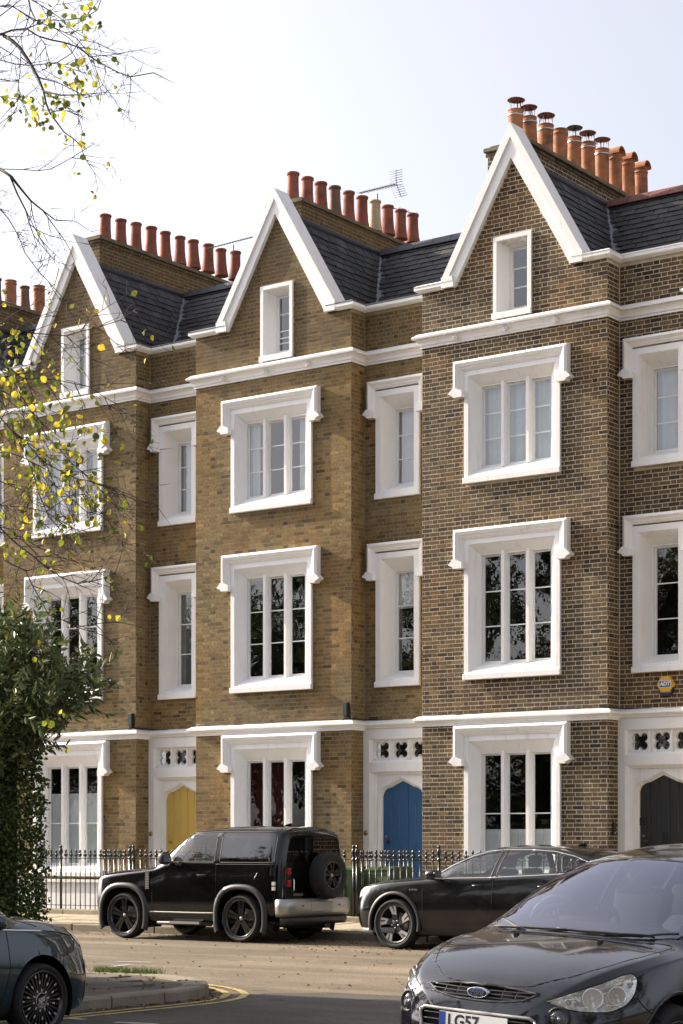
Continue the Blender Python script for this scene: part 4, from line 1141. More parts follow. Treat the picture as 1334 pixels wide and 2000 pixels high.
# ---------------- black off-road vehicle
def make_offroader():
    T = thing('off_road_vehicle', 'black boxy off-road car with spare wheel on its tailgate and silver rear bumper', 'car', (-24.185, -4.30, 0), 0)
    L = 4.27
    K = dict(zb=[(0, .40), (.3, .33), (1, .30), (3.5, .31), (4.1, .45), (L, .50)],
             wl=[(0, .60), (.1, .75), (.5, .88), (1.2, .90), (4., .88), (L, .78)],
             wm=[(0, .70), (.04, .78), (.12, .87), (.3, .93), (.6, .955), (1.2, .965), (3.6, .965), (4.0, .96), (4.16, .93), (4.24, .87), (L, .80)],
             zm=[(0, .62), (1, .62), (4, .64), (L, .66)],
             wb=[(0, .66), (.04, .74), (.12, .83), (.3, .885), (.6, .91), (1.3, .93), (3.6, .935), (4.0, .93), (4.16, .90), (4.24, .84), (L, .78)],
             zbelt=[(0, .70), (.04, .9), (.12, 1.02), (.35, 1.08), (.8, 1.13), (1.5, 1.20), (1.8, 1.27), (2.4, 1.30), (4.0, 1.30), (L, 1.30)],
             wr=[(0, .62), (.06, .72), (.3, .80), (1.2, .84), (1.5, .85), (1.8, .83), (2.2, .80), (2.6, .795), (3.9, .785), (4.16, .76), (4.24, .71), (L, .66)],
             zr=[(0, .74), (.04, .95), (.12, 1.07), (.35, 1.135), (.8, 1.185), (1.45, 1.245), (1.6, 1.33), (1.8, 1.48), (2.0, 1.64), (2.2, 1.78), (2.35, 1.835), (2.6, 1.855), (4.0, 1.865), (4.18, 1.84), (4.25, 1.80), (L, 1.76)],
             zt=[(0, .78), (.04, 1.0), (.12, 1.10), (.35, 1.165), (.8, 1.225), (1.42, 1.28), (1.6, 1.42), (1.8, 1.59), (2.0, 1.745), (2.16, 1.86), (2.3, 1.905), (2.7, 1.935), (3.5, 1.95), (4.05, 1.94), (4.2, 1.915), (4.25, 1.87), (L, 1.80)],
             bulge=[(0, .0), (L, .012)], crown=[(0, 3.5), (1.4, 3.5), (2.2, 3), (L, 3.2)])
    S = Shell(K, stations(L, ((1.4, 2.4, 30),), 100))
    sd_ = both(.5); wf, wr_ = .815, 3.432
    fw = smooth_poly([(1.83, 1.335), (2.02, 1.55), (2.22, 1.765), (2.27, 1.79), (2.86, 1.79), (2.86, 1.335)], 1)
    rw = smooth_poly([(2.97, 1.335), (2.97, 1.79), (4.12, 1.80), (4.12, 1.335)], 1)
    ws = [(1.52, .66), (1.46, .4), (1.45, 0), (1.46, -.4), (1.52, -.66), (2.16, -.62), (2.11, -.3), (2.10, 0), (2.11, .3), (2.16, .62)]
    zq = lambda c: c[:, 2] > 1.22
    S.cut('windscreen', ws, P_top, zq)
    rg = smooth_poly([(-.62, 1.36), (.62, 1.36), (.56, 1.76), (-.56, 1.76)], 1)
    S.cut('rear_window', rg, P_front, lambda c: c[:, 0] > 4.2)
    for sg, n in ((1, 'a'), (-1, 'b')):
        S.cut('side_window|f' + n, fw, P_side, one(sg, .5)); S.cut('side_window|r' + n, rw, P_side, one(sg, .5))
        S.cut('door|' + n, smooth_poly([(1.50, .40), (1.47, 1.27), (1.72, 1.30), (2.90, 1.31), (2.92, .60), (2.80, .40)], 1), P_side, one(sg, .5), over=False)
    for x in (wf, wr_): S.cut(None, arch_poly(x, .42, .50, .47, sq=2.4), P_side, sd_)
    gl = dict(body=paint_blk, windscreen=screen_glass, rear_window=car_glass_dark, door=paint_blk)
    for n in 'ab': gl['side_window|f' + n] = car_glass; gl['side_window|r' + n] = car_glass_dark
    parts = S.build(T, gl); bv = S.bv
    for sg, n in ((1, 'a'), (-1, 'b')):
        o, d = side_org(sg)
        for w, pt in ((fw, 'f'), (rw, 'r')): line_on(parts['side_window|' + pt + n], 'window_seal', bv, w, o, d, .011, seal, True)
        line_on(parts['door|' + n], 'shut_line', bv, smooth_poly([(1.50, .40), (1.47, 1.27), (1.72, 1.33), (2.90, 1.31), (2.92, .60), (2.80, .40)], 1), o, d, .005, gap, True)
        line_on(T, 'waist_line', bv, [(2.9, 1.305), (4.15, 1.305)], o, d, .007, seal)
        line_on(T, 'side_strip', bv, [(1.42, .475), (2.86, .48)], o, d, .014, silver)
        line_on(T, 'roof_rail', bv, [(2.3, 1.835), (3.2, 1.85), (4.12, 1.85)], o, d, .010, seal)
        # handle with its recess
        m = MB(); y = sg * .945
        m.tube([(2.50, y, 1.115), (2.53, y + sg * .03, 1.115), (2.68, y + sg * .03, 1.115), (2.71, y, 1.115)], .018, 8); m.build('door_handle', trim_blk, parts['door|' + n])
        # wing vent
        v = MB(); v.box(1.335, 1.425, sg * .925, sg * .965, .86, 1.17)
        vo = v.build('wing_vent', trim_blk, T)
        for k in range(10): v = MB(); v.box(1.34, 1.42, min(sg * .966, sg * .972), max(sg * .966, sg * .972), .875 + k * .029, .889 + k * .029); v.build('vent_slat', silver, vo)
        # flares
        for x in (wf, wr_):
            m = MB(); prof = [(.485, .93), (.482, .980), (.495, .992), (.545, .985), (.58, .962), (.578, .93)]; n_ = 30; vs = []
            for i in range(n_ + 1):
                t = -.42 + (PI + .84) * i / n_
                for r_, yy in prof:
                    c, s_ = math.cos(t), math.sin(t); q = 2 / 2.5
                    kx = r_ * math.copysign(abs(c) ** q, c); kz = r_ * .965 * math.copysign(abs(s_) ** q, s_)
                    vs.append((x + kx, sg * yy, .42 + kz))
            k = len(prof); m.add(vs, [(i * k + j, i * k + (j + 1) % k, (i + 1) * k + (j + 1) % k, (i + 1) * k + j) for i in range(n_) for j in range(k)], 0, True)
            m.build('wheel_arch_flare', flare_m, T); wheel_well(T, x, .42, .49, sg * .95, sg * .45)
            f = MB(); f.box(x + .50, x + .525, min(sg * .72, sg * .96), max(sg * .72, sg * .96), .20, .55); f.build('mud_flap', trim_blk, T)
        m = MB(); m.tube([(1.6, sg * .93, .29), (2.8, sg * .93, .29)], .035, 8); m.box(1.92, 2.58, min(sg * .93, sg * 1.0), max(sg * .93, sg * 1.0), .285, .325, 1); m.build('side_step', [trim_blk, silver], T)
        line_on(T, 'fuel_flap_line', bv, [(3.72, 1.05), (3.79, 1.17)], o, d, .005, chrome)
        mirror(T, 1.88, 1.06, 1.40, sg, .12, .23, .22, trim_blk)
        # side marker lamps and tail lamps on the corner
        for z, mm in ((.99, lamp_white), (.91, lamp_white)): b = MB(); b.box(4.105, 4.165, min(sg * .90, sg * .955), max(sg * .90, sg * .955), z - .03, z + .03); b.build('corner_lamp', mm, T)
        for z in (1.19, .99): b = MB(); b.cbox(-.05, .05, -.02, .03, -.055, .055, .01); b.build('tail_lamp', red_lens, T, (L + .005, sg * .71, z), (0, 0, PI / 2))
        b = MB(); b.box(4.0, 4.24, min(sg * .90, sg * .935), max(sg * .90, sg * .935), .565, .58); b.build('reflector', red_lens, T)
    for x in (wf, wr_):
        for sg in (1, -1): wheel(T, x, sg * .83, sg, .40, .318, .27, 'five', zc=.40)
    # rear: bumper, spare wheel, plate, lettering, aerial fin
    path = [(4.19, -.965), (4.29, -.945), (4.37, -.86), (4.40, -.7), (4.41, 0), (4.40, .7), (4.37, .86), (4.29, .945), (4.19, .965)]
    m = MB(); m.sweep(path, [(-.09, .50), (-.03, .44), (0, .50), (.012, .60), (.0, .715), (-.03, .735), (-.14, .735), (-.14, .5)], XY, smooth=True); bmp = m.build('rear_bumper', silver, T)
    m = MB(); m.sweep(path[1:-1], [(-.16, .30), (-.06, .30), (-.03, .36), (-.05, .44), (-.16, .44)], XY, smooth=True); m.build('bumper_valance', flare_m, T)
    m = MB(); m.cbox(-.30, .30, 0, .02, -.085, .085, .01); m.build('number_plate', plate_y, T, (4.432, .02, .60), (0, 0, PI / 2))
    for y in (-.5, .52): b = MB(); b.box(4.395, 4.414, y - .03, y + .03, .60, .63); b.build('parking_sensor', trim_blk, T)
    spare = bpy.data.objects.new('spare_wheel', None); C.objects.link(spare); spare.parent = T; spare.location = (4.47, .12, 1.12); spare.rotation_euler = (0, 0, -PI / 2)
    w = wheel(spare, 0, 0, 1, .395, .24, .25, 'five'); 
    for ch in list(w.children): ch.parent = spare; ch.location = (0, 0, 0)
    bpy.data.objects.remove(w)
    m = MB(); m.box(4.27, 4.40, -.1, .34, .95, 1.3); m.build('spare_carrier', trim_blk, T)
    m = MB(); m.tube([(L + .005, -.60, .86), (L + .03, -.60, .88), (L + .03, -.60, 1.05), (L + .005, -.60, 1.07)], .014, 6); m.build('tailgate_handle', chrome, T)
    o, d = REAR
    line_on(T, 'tailgate_line', bv, [(-.66, .78), (-.66, 1.80)], o, d, .006, gap); line_on(T, 'tailgate_line', bv, [(.70, .78), (.70, 1.80)], o, d, .006, gap)
    lettering(T, 'DEFENDER', .055, axes(Vector((0, 1, 0)), Vector((0, 0, 1)), Vector((1, 0, 0)), (L + .004, -.45, .80)), silver)
    m = MB(); m.prism([(0, 0), (.20, 0), (.17, .055), (.06, .03)], lambda a, b, c: (3.62 + a, c, 1.945 + b), -.02, .02); m.build('roof_fin', paint_blk, T)
    m = MB(); m.cbox(-.5, .42, -.38, .38, 0, .004, .002); 
    patch_on(T, 'roof_panel', bv, [(2.75, -.55), (2.75, .55), (3.45, .55), (3.45, -.55)], *ABOVE, .004, seal)
    m = MB(); m.box(.5, 4.1, -.86, .86, .32, .36); m.box(1.6, 1.75, -.8, .8, .8, 1.22); m.box(4.0, 4.05, -.7, .7, .4, 1.28); m.build('cabin_floor', inter, T)
    for y in (-.38, .38): rounded_seat(T, 2.35, y, .82); rounded_seat(T, 3.2, y, .85)
    steering_wheel(T, 2.02, .38, 1.22)
    return T
make_offroader()

# ---------------- dark electric SUV
def make_suv():
    T = thing('sport_utility_car', 'dusty dark grey five-door car with bright window trim parked nose to the kerb gate', 'car', (-18.40, -4.50, 0), 0)
    T['label'] = 'dusty black SUV with chrome window trim parked behind the black off-road car'
    L = 4.90; wf, wr_ = .905, 3.833
    K = dict(zb=[(0, .30), (.2, .25), (1, .22), (4, .24), (4.6, .34), (L, .45)],
             wl=[(0, .40), (.1, .6), (.4, .80), (1.2, .86), (4., .85), (L, .6)],
             wm=[(0, .55), (.02, .64), (.08, .765), (.18, .855), (.35, .915), (.6, .95), (.9, .962), (1.5, .955), (3.3, .955), (3.9, .965), (4.5, .90), (4.8, .75), (L, .6)],
             zm=[(0, .55), (1, .60), (4, .66), (L, .7)],
             wb=[(0, .50), (.02, .59), (.08, .70), (.18, .785), (.35, .85), (.6, .89), (.9, .905), (1.5, .915), (3.3, .92), (3.9, .91), (4.5, .82), (4.8, .7), (L, .56)],
             zbelt=[(0, .70), (.03, .81), (.1, .885), (.25, .945), (.6, 1.01), (1.2, 1.06), (1.7, 1.09), (2.4, 1.12), (3.8, 1.18), (4.6, 1.18), (L, .95)],
             wr=[(0, .45), (.03, .55), (.1, .655), (.25, .74), (.6, .78), (1.2, .80), (1.55, .80), (2.0, .70), (2.5, .63), (3.8, .60), (4.5, .55), (4.8, .5), (L, .45)],
             zr=[(0, .76), (.03, .86), (.1, .93), (.25, .99), (.6, 1.05), (1.2, 1.10), (1.45, 1.13), (1.7, 1.24), (2.0, 1.40), (2.3, 1.50), (2.7, 1.555), (3.2, 1.56), (3.7, 1.53), (4.1, 1.46), (4.5, 1.30), (4.75, 1.15), (L, .98)],
             zt=[(0, .80), (.03, .90), (.1, .965), (.25, 1.02), (.6, 1.085), (1.0, 1.13), (1.3, 1.155), (1.6, 1.29), (1.9, 1.43), (2.2, 1.545), (2.5, 1.605), (3.0, 1.635), (3.5, 1.625), (4.0, 1.575), (4.4, 1.49), (4.65, 1.32), (4.8, 1.15), (L, 1.0)],
             bulge=[(0, .0), (1.5, .01), (2, .03), (4, .03), (L, 0)], crown=[(0, 2.6), (L, 2.6)])
    S = Shell(K, stations(L, ((1.3, 2.4, 34), (2.6, 4.3, 50)), 100))
    dlo = smooth_poly([(1.62, 1.135), (1.85, 1.285), (2.2, 1.44), (2.5, 1.515), (2.72, 1.535), (2.66, 1.155)], 1)
    dl2 = smooth_poly([(2.745, 1.158), (2.80, 1.538), (3.2, 1.54), (3.56, 1.515), (3.68, 1.49), (3.80, 1.212)], 1)
    dl3 = smooth_poly([(3.88, 1.225), (3.76, 1.475), (3.95, 1.44), (4.16, 1.37), (4.16, 1.29)], 1)
    ws = [(1.50, .70), (1.38, .4), (1.34, 0), (1.38, -.4), (1.50, -.70), (2.14, -.60), (2.08, -.3), (2.06, 0), (2.08, .3), (2.14, .60)]
    S.cut('windscreen', ws, P_top, lambda c: c[:, 2] > 1.08)
    hl = smooth_poly([(.42, .76), (.47, .90), (.62, .955), (.76, .965), (.80, .91), (.69, .81), (.54, .745)], 1)
    for sg, n in ((1, 'a'), (-1, 'b')):
        S.cut('side_window|1' + n, dlo, P_side, one(sg, .5)); S.cut('side_window|2' + n, dl2, P_side, one(sg, .5)); S.cut('side_window|3' + n, dl3, P_side, one(sg, .5))
        S.cut('door|f' + n, smooth_poly([(1.44, .36), (1.42, .9), (1.52, 1.10), (2.69, 1.145), (2.68, .7), (2.62, .36)], 1), P_side, one(sg, .5), over=False)
        S.cut('door|r' + n, smooth_poly([(2.64, .36), (2.70, .7), (2.71, 1.15), (3.84, 1.2), (3.70, .95), (3.42, .75), (3.36, .36)], 1), P_side, one(sg, .5), over=False)
        S.cut('headlight|' + n, hl, P_diag, one(sg, .25))
        S.cut('sill_cladding|' + n, [(1.0, .15), (1.0, .34), (3.8, .36), (3.8, .15)], P_side, one(sg, .5))
    for x in (wf, wr_): S.cut(None, arch_poly(x, .40, .435, .45), P_side, both(.5))
    gl = dict(body=paint_aud, windscreen=screen_glass, side_window=car_glass, headlight=mat('bright_lamp', (.9, .88, .82), .2, metal=.2, coat=1.), sill_cladding=trim_blk, door=paint_aud)
    parts = S.build(T, gl); bv = S.bv
    for sg, n in ((1, 'a'), (-1, 'b')):
        o, d = side_org(sg)
        trimp = smooth_poly([(1.56, 1.11), (1.84, 1.30), (2.2, 1.462), (2.5, 1.54), (2.75, 1.56), (3.2, 1.562), (3.6, 1.535), (3.95, 1.465), (4.20, 1.375), (4.20, 1.27), (3.85, 1.20), (2.7, 1.14)], 1)
        line_on(T, 'window_trim', bv, trimp, o, d, .013, chrome, True)
        for w, k in ((dlo, '1'), (dl2, '2'), (dl3, '3')): line_on(parts['side_window|' + k + n], 'window_seal', bv, w, o, d, .012, seal, True)
        line_on(parts['door|f' + n], 'shut_line', bv, [(1.52, 1.12), (1.43, .95), (1.44, .36)], o, d, .005, gap); line_on(parts['door|r' + n], 'shut_line', bv, [(2.70, 1.14), (2.69, .7), (2.63, .36)], o, d, .005, gap)
        for hx, k in ((2.33, 'f'), (3.48, 'r')):
            m = MB(); h = bv.ray_cast(Vector((hx + .1, sg * 3, 1.015)), d); y = h[0].y
            m.tube([(hx, y - sg * .01, 1.01), (hx + .03, y + sg * .022, 1.012), (hx + .18, y + sg * .022, 1.02), (hx + .21, y - sg * .01, 1.02)], .013, 8); m.build('door_handle', paint_aud, parts['door|' + k + n])
        for x in (wf, wr_):
            m = MB(); prof = [(.438, .90), (.436, .958), (.448, .966), (.492, .962), (.497, .93)]; n_ = 32; vs = []
            for i in range(n_ + 1):
                t = -.25 + (PI + .5) * i / n_
                for r_, yy in prof: vs.append((x + r_ * math.cos(t), sg * yy, .40 + r_ * 1.03 * math.sin(t)))
            k = len(prof); m.add(vs, [(i * k + j, i * k + (j + 1) % k, (i + 1) * k + (j + 1) % k, (i + 1) * k + j) for i in range(n_) for j in range(k)], 0, True)
            m.build('wheel_arch_trim', trim_blk, T); wheel_well(T, x, .40, .44, sg * .93, sg * .45)
            wheel(T, x, sg * .83, sg, .395, .308, .26, 'blade', zc=.395)
        mirror(T, 1.72, 1.03, 1.17, sg, .16, .22, .16, paint_aud)
        mm = axes(Vector((1, 0, 0)) * -sg, Vector((0, 0, 1)), Vector((0, sg, 0)), (1.25, 0, .94)); h = bv.ray_cast(Vector((1.25, sg * 3, .94)), d)
        mm.translation = h[0] + Vector((0, sg * .004, 0)); lettering(T, 'e-tron', .06, mm, silver)
    # splitter, bumper lip and roof fin
    m = MB(); m.sweep([(.9, -.93), (.45, -.885), (.2, -.78), (.05, -.55), (.0, -.2), (.0, .2), (.05, .55), (.2, .78), (.45, .885), (.9, .93)], [(-.03, .25), (.02, .25), (.03, .28), (.01, .33), (-.03, .34)], XY, side=-1, smooth=True); m.build('bumper_lip', mat('lip_grey', (.16, .16, .16), .4), T)
    m = MB(); m.prism([(0, 0), (.19, 0), (.17, .06), (.07, .035)], lambda a, b, c: (3.62 + a, c, 1.605 + b), -.02, .02); m.build('roof_fin', paint_aud, T)
    m = MB(); m.box(.5, 4.5, -.84, .84, .26, .30); m.box(1.55, 1.85, -.75, .75, .7, 1.08); m.box(4.1, 4.2, -.7, .7, .3, 1.12); m.build('cabin_floor', inter, T)
    for y in (-.37, .37): rounded_seat(T, 2.3, y, .62); rounded_seat(T, 3.2, y, .64)
    steering_wheel(T, 1.98, .37, 1.02)
    return T
make_suv()
# ---------------- teal city car at the left edge
def make_city_car():
    T = thing('city_car', 'dark teal small car with many-spoked black wheel, its front entering at the left edge', 'car', (-12.77, -18.02, 0), -PI / 2)
    L = 3.63; wf, wr_ = .80, 3.12
    K = dict(zb=[(0, .24), (.2, .20), (1, .19), (3.2, .2), (L, .34)],
             wl=[(0, .45), (.1, .58), (.4, .72), (1.2, .76), (3., .75), (L, .5)],
             wm=[(0, .48), (.02, .55), (.08, .65), (.18, .735), (.35, .80), (.6, .835), (.9, .842), (2., .835), (3.1, .84), (3.45, .75), (L, .55)],
             zm=[(0, .45), (1, .55), (3, .6), (L, .6)],
             wb=[(0, .40), (.02, .47), (.08, .57), (.18, .65), (.35, .72), (.6, .765), (.9, .785), (2., .79), (3.1, .78), (3.45, .7), (L, .5)],
             zbelt=[(0, .58), (.03, .66), (.1, .74), (.25, .82), (.5, .875), (.8, .90), (1.2, .93), (2.4, .95), (3.3, .93), (L, .8)],
             wr=[(0, .34), (.03, .42), (.1, .52), (.25, .60), (.5, .665), (.8, .69), (1.1, .69), (1.5, .62), (2., .56), (3., .53), (3.4, .48), (L, .4)],
             zr=[(0, .62), (.03, .71), (.1, .80), (.25, .885), (.5, .945), (.8, .975), (1.0, 1.0), (1.2, 1.10), (1.5, 1.27), (1.9, 1.40), (2.3, 1.43), (3., 1.38), (3.4, 1.15), (L, .85)],
             zt=[(0, .66), (.03, .76), (.1, .86), (.25, .95), (.5, 1.01), (.75, 1.04), (.92, 1.06), (1.2, 1.22), (1.5, 1.38), (1.8, 1.475), (2.2, 1.52), (2.8, 1.5), (3.2, 1.4), (3.5, 1.1), (L, .88)],
             bulge=[(0, 0), (1, .01), (1.6, .03), (L, .02)], crown=[(0, 2.3), (L, 2.5)])
    S = Shell(K, stations(L, ((0., 1.2, 60),), 90, .3))
    ws = [(1.16, .60), (1.02, .35), (.98, 0), (1.02, -.35), (1.16, -.60), (1.72, -.52), (1.64, 0), (1.72, .52)]
    S.cut('windscreen', ws, P_top, lambda c: c[:, 2] > 1.0)
    sw = smooth_poly([(1.22, 1.02), (1.5, 1.22), (1.85, 1.37), (2.3, 1.39), (2.35, 1.0)], 1)
    dp = smooth_poly([(1.30, .26), (1.19, .60), (1.20, .985), (2.36, .99), (2.36, .6), (2.2, .26)], 1)
    hl = smooth_poly([(.46, .80), (.50, .90), (.60, .945), (.70, .92), (.74, .84), (.66, .76), (.55, .745)], 2)
    for sg, n in ((1, 'a'), (-1, 'b')):
        S.cut('side_window|' + n, sw, P_side, one(sg, .4)); S.cut('door|' + n, dp, P_side, one(sg, .4), over=False)
        S.cut('headlight|' + n, hl, P_diag, one(sg, .25))
        S.cut('sill_cladding|' + n, [(1.1, .1), (1.1, .30), (3.2, .32), (3.2, .1)], P_side, one(sg, .5))
    for x in (wf, wr_): S.cut(None, arch_poly(x, .33, .365, .375), P_side, both(.45))
    parts = S.build(T, dict(body=paint_teal, windscreen=screen_glass, side_window=car_glass, headlight=mat('bright_lamp'), sill_cladding=trim_blk, door=paint_teal)); bv = S.bv
    for sg, n in ((1, 'a'), (-1, 'b')):
        o, d = side_org(sg)
        line_on(T, 'waist_trim', bv, [(.76, .905), (1.25, .93), (2.6, .965)], o, d, .011, chrome)
        line_on(T, 'bonnet_line', bv, [(.76, .905), (.60, .893), (.45, .868), (.33, .84)], o, d, .006, gap)
        line_on(parts['door|' + n], 'shut_line', bv, dp, o, d, .005, gap, True); line_on(parts['side_window|' + n], 'window_seal', bv, sw, o, d, .012, seal, True)
        oo, dd = ABOVE
        line_on(T, 'bonnet_line', bv, [(.78, sg * .73), (1.05, sg * .655), (1.14, sg * .62)], oo, dd, .005, gap)
        line_on(T, 'pillar_trim', bv, [(1.08, sg * .655), (1.3, sg * .62), (1.6, sg * .565)], oo, dd, .012, chrome)
        do, dd2 = diag_org(sg); line_on(parts['headlight|' + n], 'lamp_rim', bv, hl, do, dd2, .007, gap, True)
        b = patch_on(T, 'running_light', bv, smooth_poly([(.50, .55), (.58, .555), (.58, .635), (.50, .63)], 1), do, dd2, .004, mat('bright_lamp'))
        line_on(T, 'bumper_line', bv, [(.62, .28), (.66, .40), (.63, .50)], do, dd2, .006, gap)
        for x in (wf, wr_):
            wheel_well(T, x, .33, .37, sg * .82, sg * .4); wheel(T, x, sg * .735, sg, .315, .255, .2, 'turbine', zc=.315)
        mirror(T, 1.45, .90, 1.0, sg, .12, .18, .14, paint_teal)
        hd = bv.ray_cast(Vector((.12, sg * .2, 3)), Vector((0, 0, -1)))
    # 500 script on the hub of the visible front wheel
    for o in T.children:
        if o.name.startswith('wheel') and not o.name.startswith('wheel_well') and o.location.x < 1 and o.location.y > 0:
            lettering(o, '500', .055, axes(Vector((-1, 0, .35)).normalized(), Vector((.35, 0, 1)).normalized(), Vector((0, 1, 0)), (0, .0745, 0)), rim_sil, shear=.3, bold=.001)
    m = MB(); m.box(.4, 3.3, -.7, .7, .22, .26); m.box(1.1, 1.35, -.65, .65, .6, .98); m.box(3.0, 3.1, -.6, .6, .3, .95); m.build('cabin_floor', inter, T)
    for y in (-.33, .33): rounded_seat(T, 1.9, y, .5)
    steering_wheel(T, 1.5, .33, .92)
    return T
make_city_car()

# ---------------- anthracite people carrier in the foreground
def make_people_carrier():
    T = thing('people_carrier', 'dusty anthracite people carrier facing the camera, nearest car at the lower right', 'car', (-6.645, -20.40, 0), rad(87)); T.rotation_euler = (rad(2.8), 0, rad(87))
    L = 4.768; wf, wr_ = .935, 3.785
    K = dict(zb=[(0, .30), (.05, .24), (.3, .2), (1, .19), (4, .2), (4.5, .28), (L, .4)],
             wl=[(0, .38), (.05, .52), (.2, .7), (.5, .80), (1.2, .84), (4., .84), (L, .6)],
             wm=[(0, .35), (.01, .44), (.035, .53), (.08, .622), (.16, .705), (.28, .782), (.45, .852), (.65, .91), (.935, .937), (1.5, .93), (3.3, .93), (3.8, .942), (4.4, .90), (4.68, .78), (L, .66)],
             zm=[(0, .46), (.3, .56), (.9, .62), (2, .60), (4, .66), (L, .7)],
             wb=[(0, .28), (.01, .37), (.035, .46), (.08, .55), (.16, .625), (.28, .695), (.45, .77), (.65, .832), (.935, .88), (1.5, .895), (3.3, .90), (3.8, .89), (4.4, .84), (4.68, .74), (L, .62)],
             zbelt=[(0, .52), (.01, .56), (.035, .62), (.08, .67), (.16, .725), (.28, .785), (.45, .845), (.65, .895), (.935, .945), (1.3, .985), (2, 1.02), (3.4, 1.07), (4.4, 1.10), (L, .9)],
             wr=[(0, .24), (.01, .32), (.035, .40), (.08, .485), (.16, .555), (.28, .62), (.45, .685), (.65, .745), (.935, .785), (1.2, .785), (1.5, .755), (1.9, .69), (2.3, .635), (2.8, .615), (3.6, .60), (4.3, .57), (4.6, .53), (L, .48)],
             zr=[(0, .55), (.01, .60), (.035, .66), (.08, .715), (.16, .775), (.28, .835), (.45, .893), (.65, .94), (.935, .985), (1.15, 1.01), (1.35, 1.085), (1.6, 1.215), (1.9, 1.36), (2.2, 1.465), (2.5, 1.52), (2.9, 1.555), (3.5, 1.555), (4.1, 1.52), (4.5, 1.40), (4.68, 1.1), (L, .95)],
             zt=[(0, .58), (.01, .63), (.035, .69), (.08, .745), (.16, .81), (.28, .865), (.45, .925), (.65, .975), (.935, 1.03), (1.08, 1.055), (1.3, 1.18), (1.6, 1.335), (1.9, 1.465), (2.15, 1.55), (2.4, 1.60), (2.8, 1.645), (3.2, 1.655), (3.8, 1.635), (4.3, 1.56), (4.58, 1.42), (4.7, 1.15), (L, 1.0)],
             bulge=[(0, .0), (1.2, .0), (1.8, .03), (4, .03), (L, 0)], crown=[(0, 2.2), (.9, 2.2), (1.3, 2.6), (L, 2.6)])
    S = Shell(K, stations(L, ((0, .3, 40), (.25, 1.3, 80), (1.2, 2.5, 60)), 70, .3), ng=16, ntop=26, nside=14)
    gr = [(-.42, .738), (-.25, .756), (0, .762), (.25, .756), (.42, .738), (.33, .692), (.18, .672), (0, .667), (-.18, .672), (-.33, .692)]
    hl = smooth_poly([(.38, .705), (.58, .772), (.76, .828), (.90, .872), (.96, .882), (.995, .85), (.975, .765), (.91, .69), (.79, .648), (.61, .648), (.48, .668)], 1)
    ws = smooth_poly([(1.27, .735), (1.13, .55), (1.06, .3), (1.04, 0), (1.06, -.3), (1.13, -.55), (1.27, -.735), (1.6, -.71), (1.9, -.655), (2.2, -.59), (2.13, -.3), (2.11, 0), (2.13, .3), (2.2, .59), (1.9, .655), (1.6, .71)], 1)
    S.cut('grille', gr, P_front, lambda c: c[:, 0] < .4)
    low = [(-.44, .57), (-.40, .592), (.40, .592), (.44, .57), (.40, .40), (-.40, .40)]
    S.cut('lower_grille', low, P_front, lambda c: c[:, 0] < .3)
    S.cut('windscreen', ws, P_top, lambda c: c[:, 2] > 1.0)
    sw = smooth_poly([(1.72, 1.06), (2.05, 1.30), (2.4, 1.46), (2.85, 1.50), (2.85, 1.09)], 1)
    sw0 = smooth_poly([(1.38, 1.015), (1.62, 1.165), (1.64, 1.045)], 1)
    sw2 = smooth_poly([(2.98, 1.10), (2.98, 1.505), (3.7, 1.49), (3.75, 1.12)], 1)
    bon = smooth_poly([(.13, .34), (.30, .54), (.52, .66), (.8, .735), (1.0, .755), (1.16, .745), (1.06, .45), (1.0, 0), (1.06, -.45), (1.16, -.745), (1.0, -.755), (.8, -.735), (.52, -.66), (.30, -.54), (.13, -.34), (.075, 0)], 1)
    S.cut('bonnet', bon, P_top, lambda c: c[:, 2] > .72, over=False)
    for sg, n in ((1, 'a'), (-1, 'b')):
        S.cut('headlight|' + n, hl, P_diag, one(sg, .2))
        for w, k in ((sw0, '0'), (sw, '1'), (sw2, '2')): S.cut('side_window|' + k + n, w, P_side, one(sg, .5))
        S.cut('door|' + n, smooth_poly([(1.45, .36), (1.42, .8), (1.50, 1.02), (2.90, 1.06), (2.90, .36)], 1), P_side, one(sg, .5), over=False)
    for x in (wf, wr_): S.cut(None, arch_poly(x, .35, .385, .39), P_side, both(.5))
    parts = S.build(T, dict(body=paint_gry, bonnet=paint_gry, windscreen=screen_glass, side_window=car_glass, headlight=clear_lens, grille=gap, lower_grille=gap, door=paint_gry)); bv = S.bv
    fo, fd = FRONT; ao, ad = ABOVE
    # push the grille skins back a little
    for k in ('grille', 'lower_grille'):
        for v in parts[k].data.vertices: v.co.x += .035
    line_on(parts['grille'], 'grille_frame', bv, gr, fo, fd, .012, trim_blk, True)
    for z in (.69, .712, .734):
        line_on(parts['grille'], 'grille_bar', bv, [(-.38, z + .004), (-.2, z), (.2, z), (.38, z + .004)], fo, fd, .0075, mat('grille_dark', (.05, .05, .05), .3, metal=.5))
    for y in (-.27, -.17, .17, .27): line_on(parts['grille'], 'grille_post', bv, [(y, .685), (y, .752)], fo, fd, .005, mat('grille_dark'))
    # oval badge with its script
    h = bv.ray_cast(Vector((-3, 0, .716)), fd)[0]
    m = MB(); E = lambda r, z, c, s: (h.x - z, .082 * r * c, .716 + .034 * r * s)
    m.lathe([(0, .030), (.86, .030), (.86, .033), (.93, .036), (1., .03), (1., -.01)], 40, E, mi=0)
    b = m.build('badge', [chrome], T)
    m = MB(); m.lathe([(0, .0345), (.5, .0345), (.85, .033)], 36, E); m.build('badge_field', badge_blue, b)
    lettering(b, 'Ford', .050, axes(Vector((0, -1, 0)), Vector((0, 0, 1)), Vector((-1, 0, 0)), (h.x - .036, 0, .7165)), chrome, shear=.35, bold=.0008)
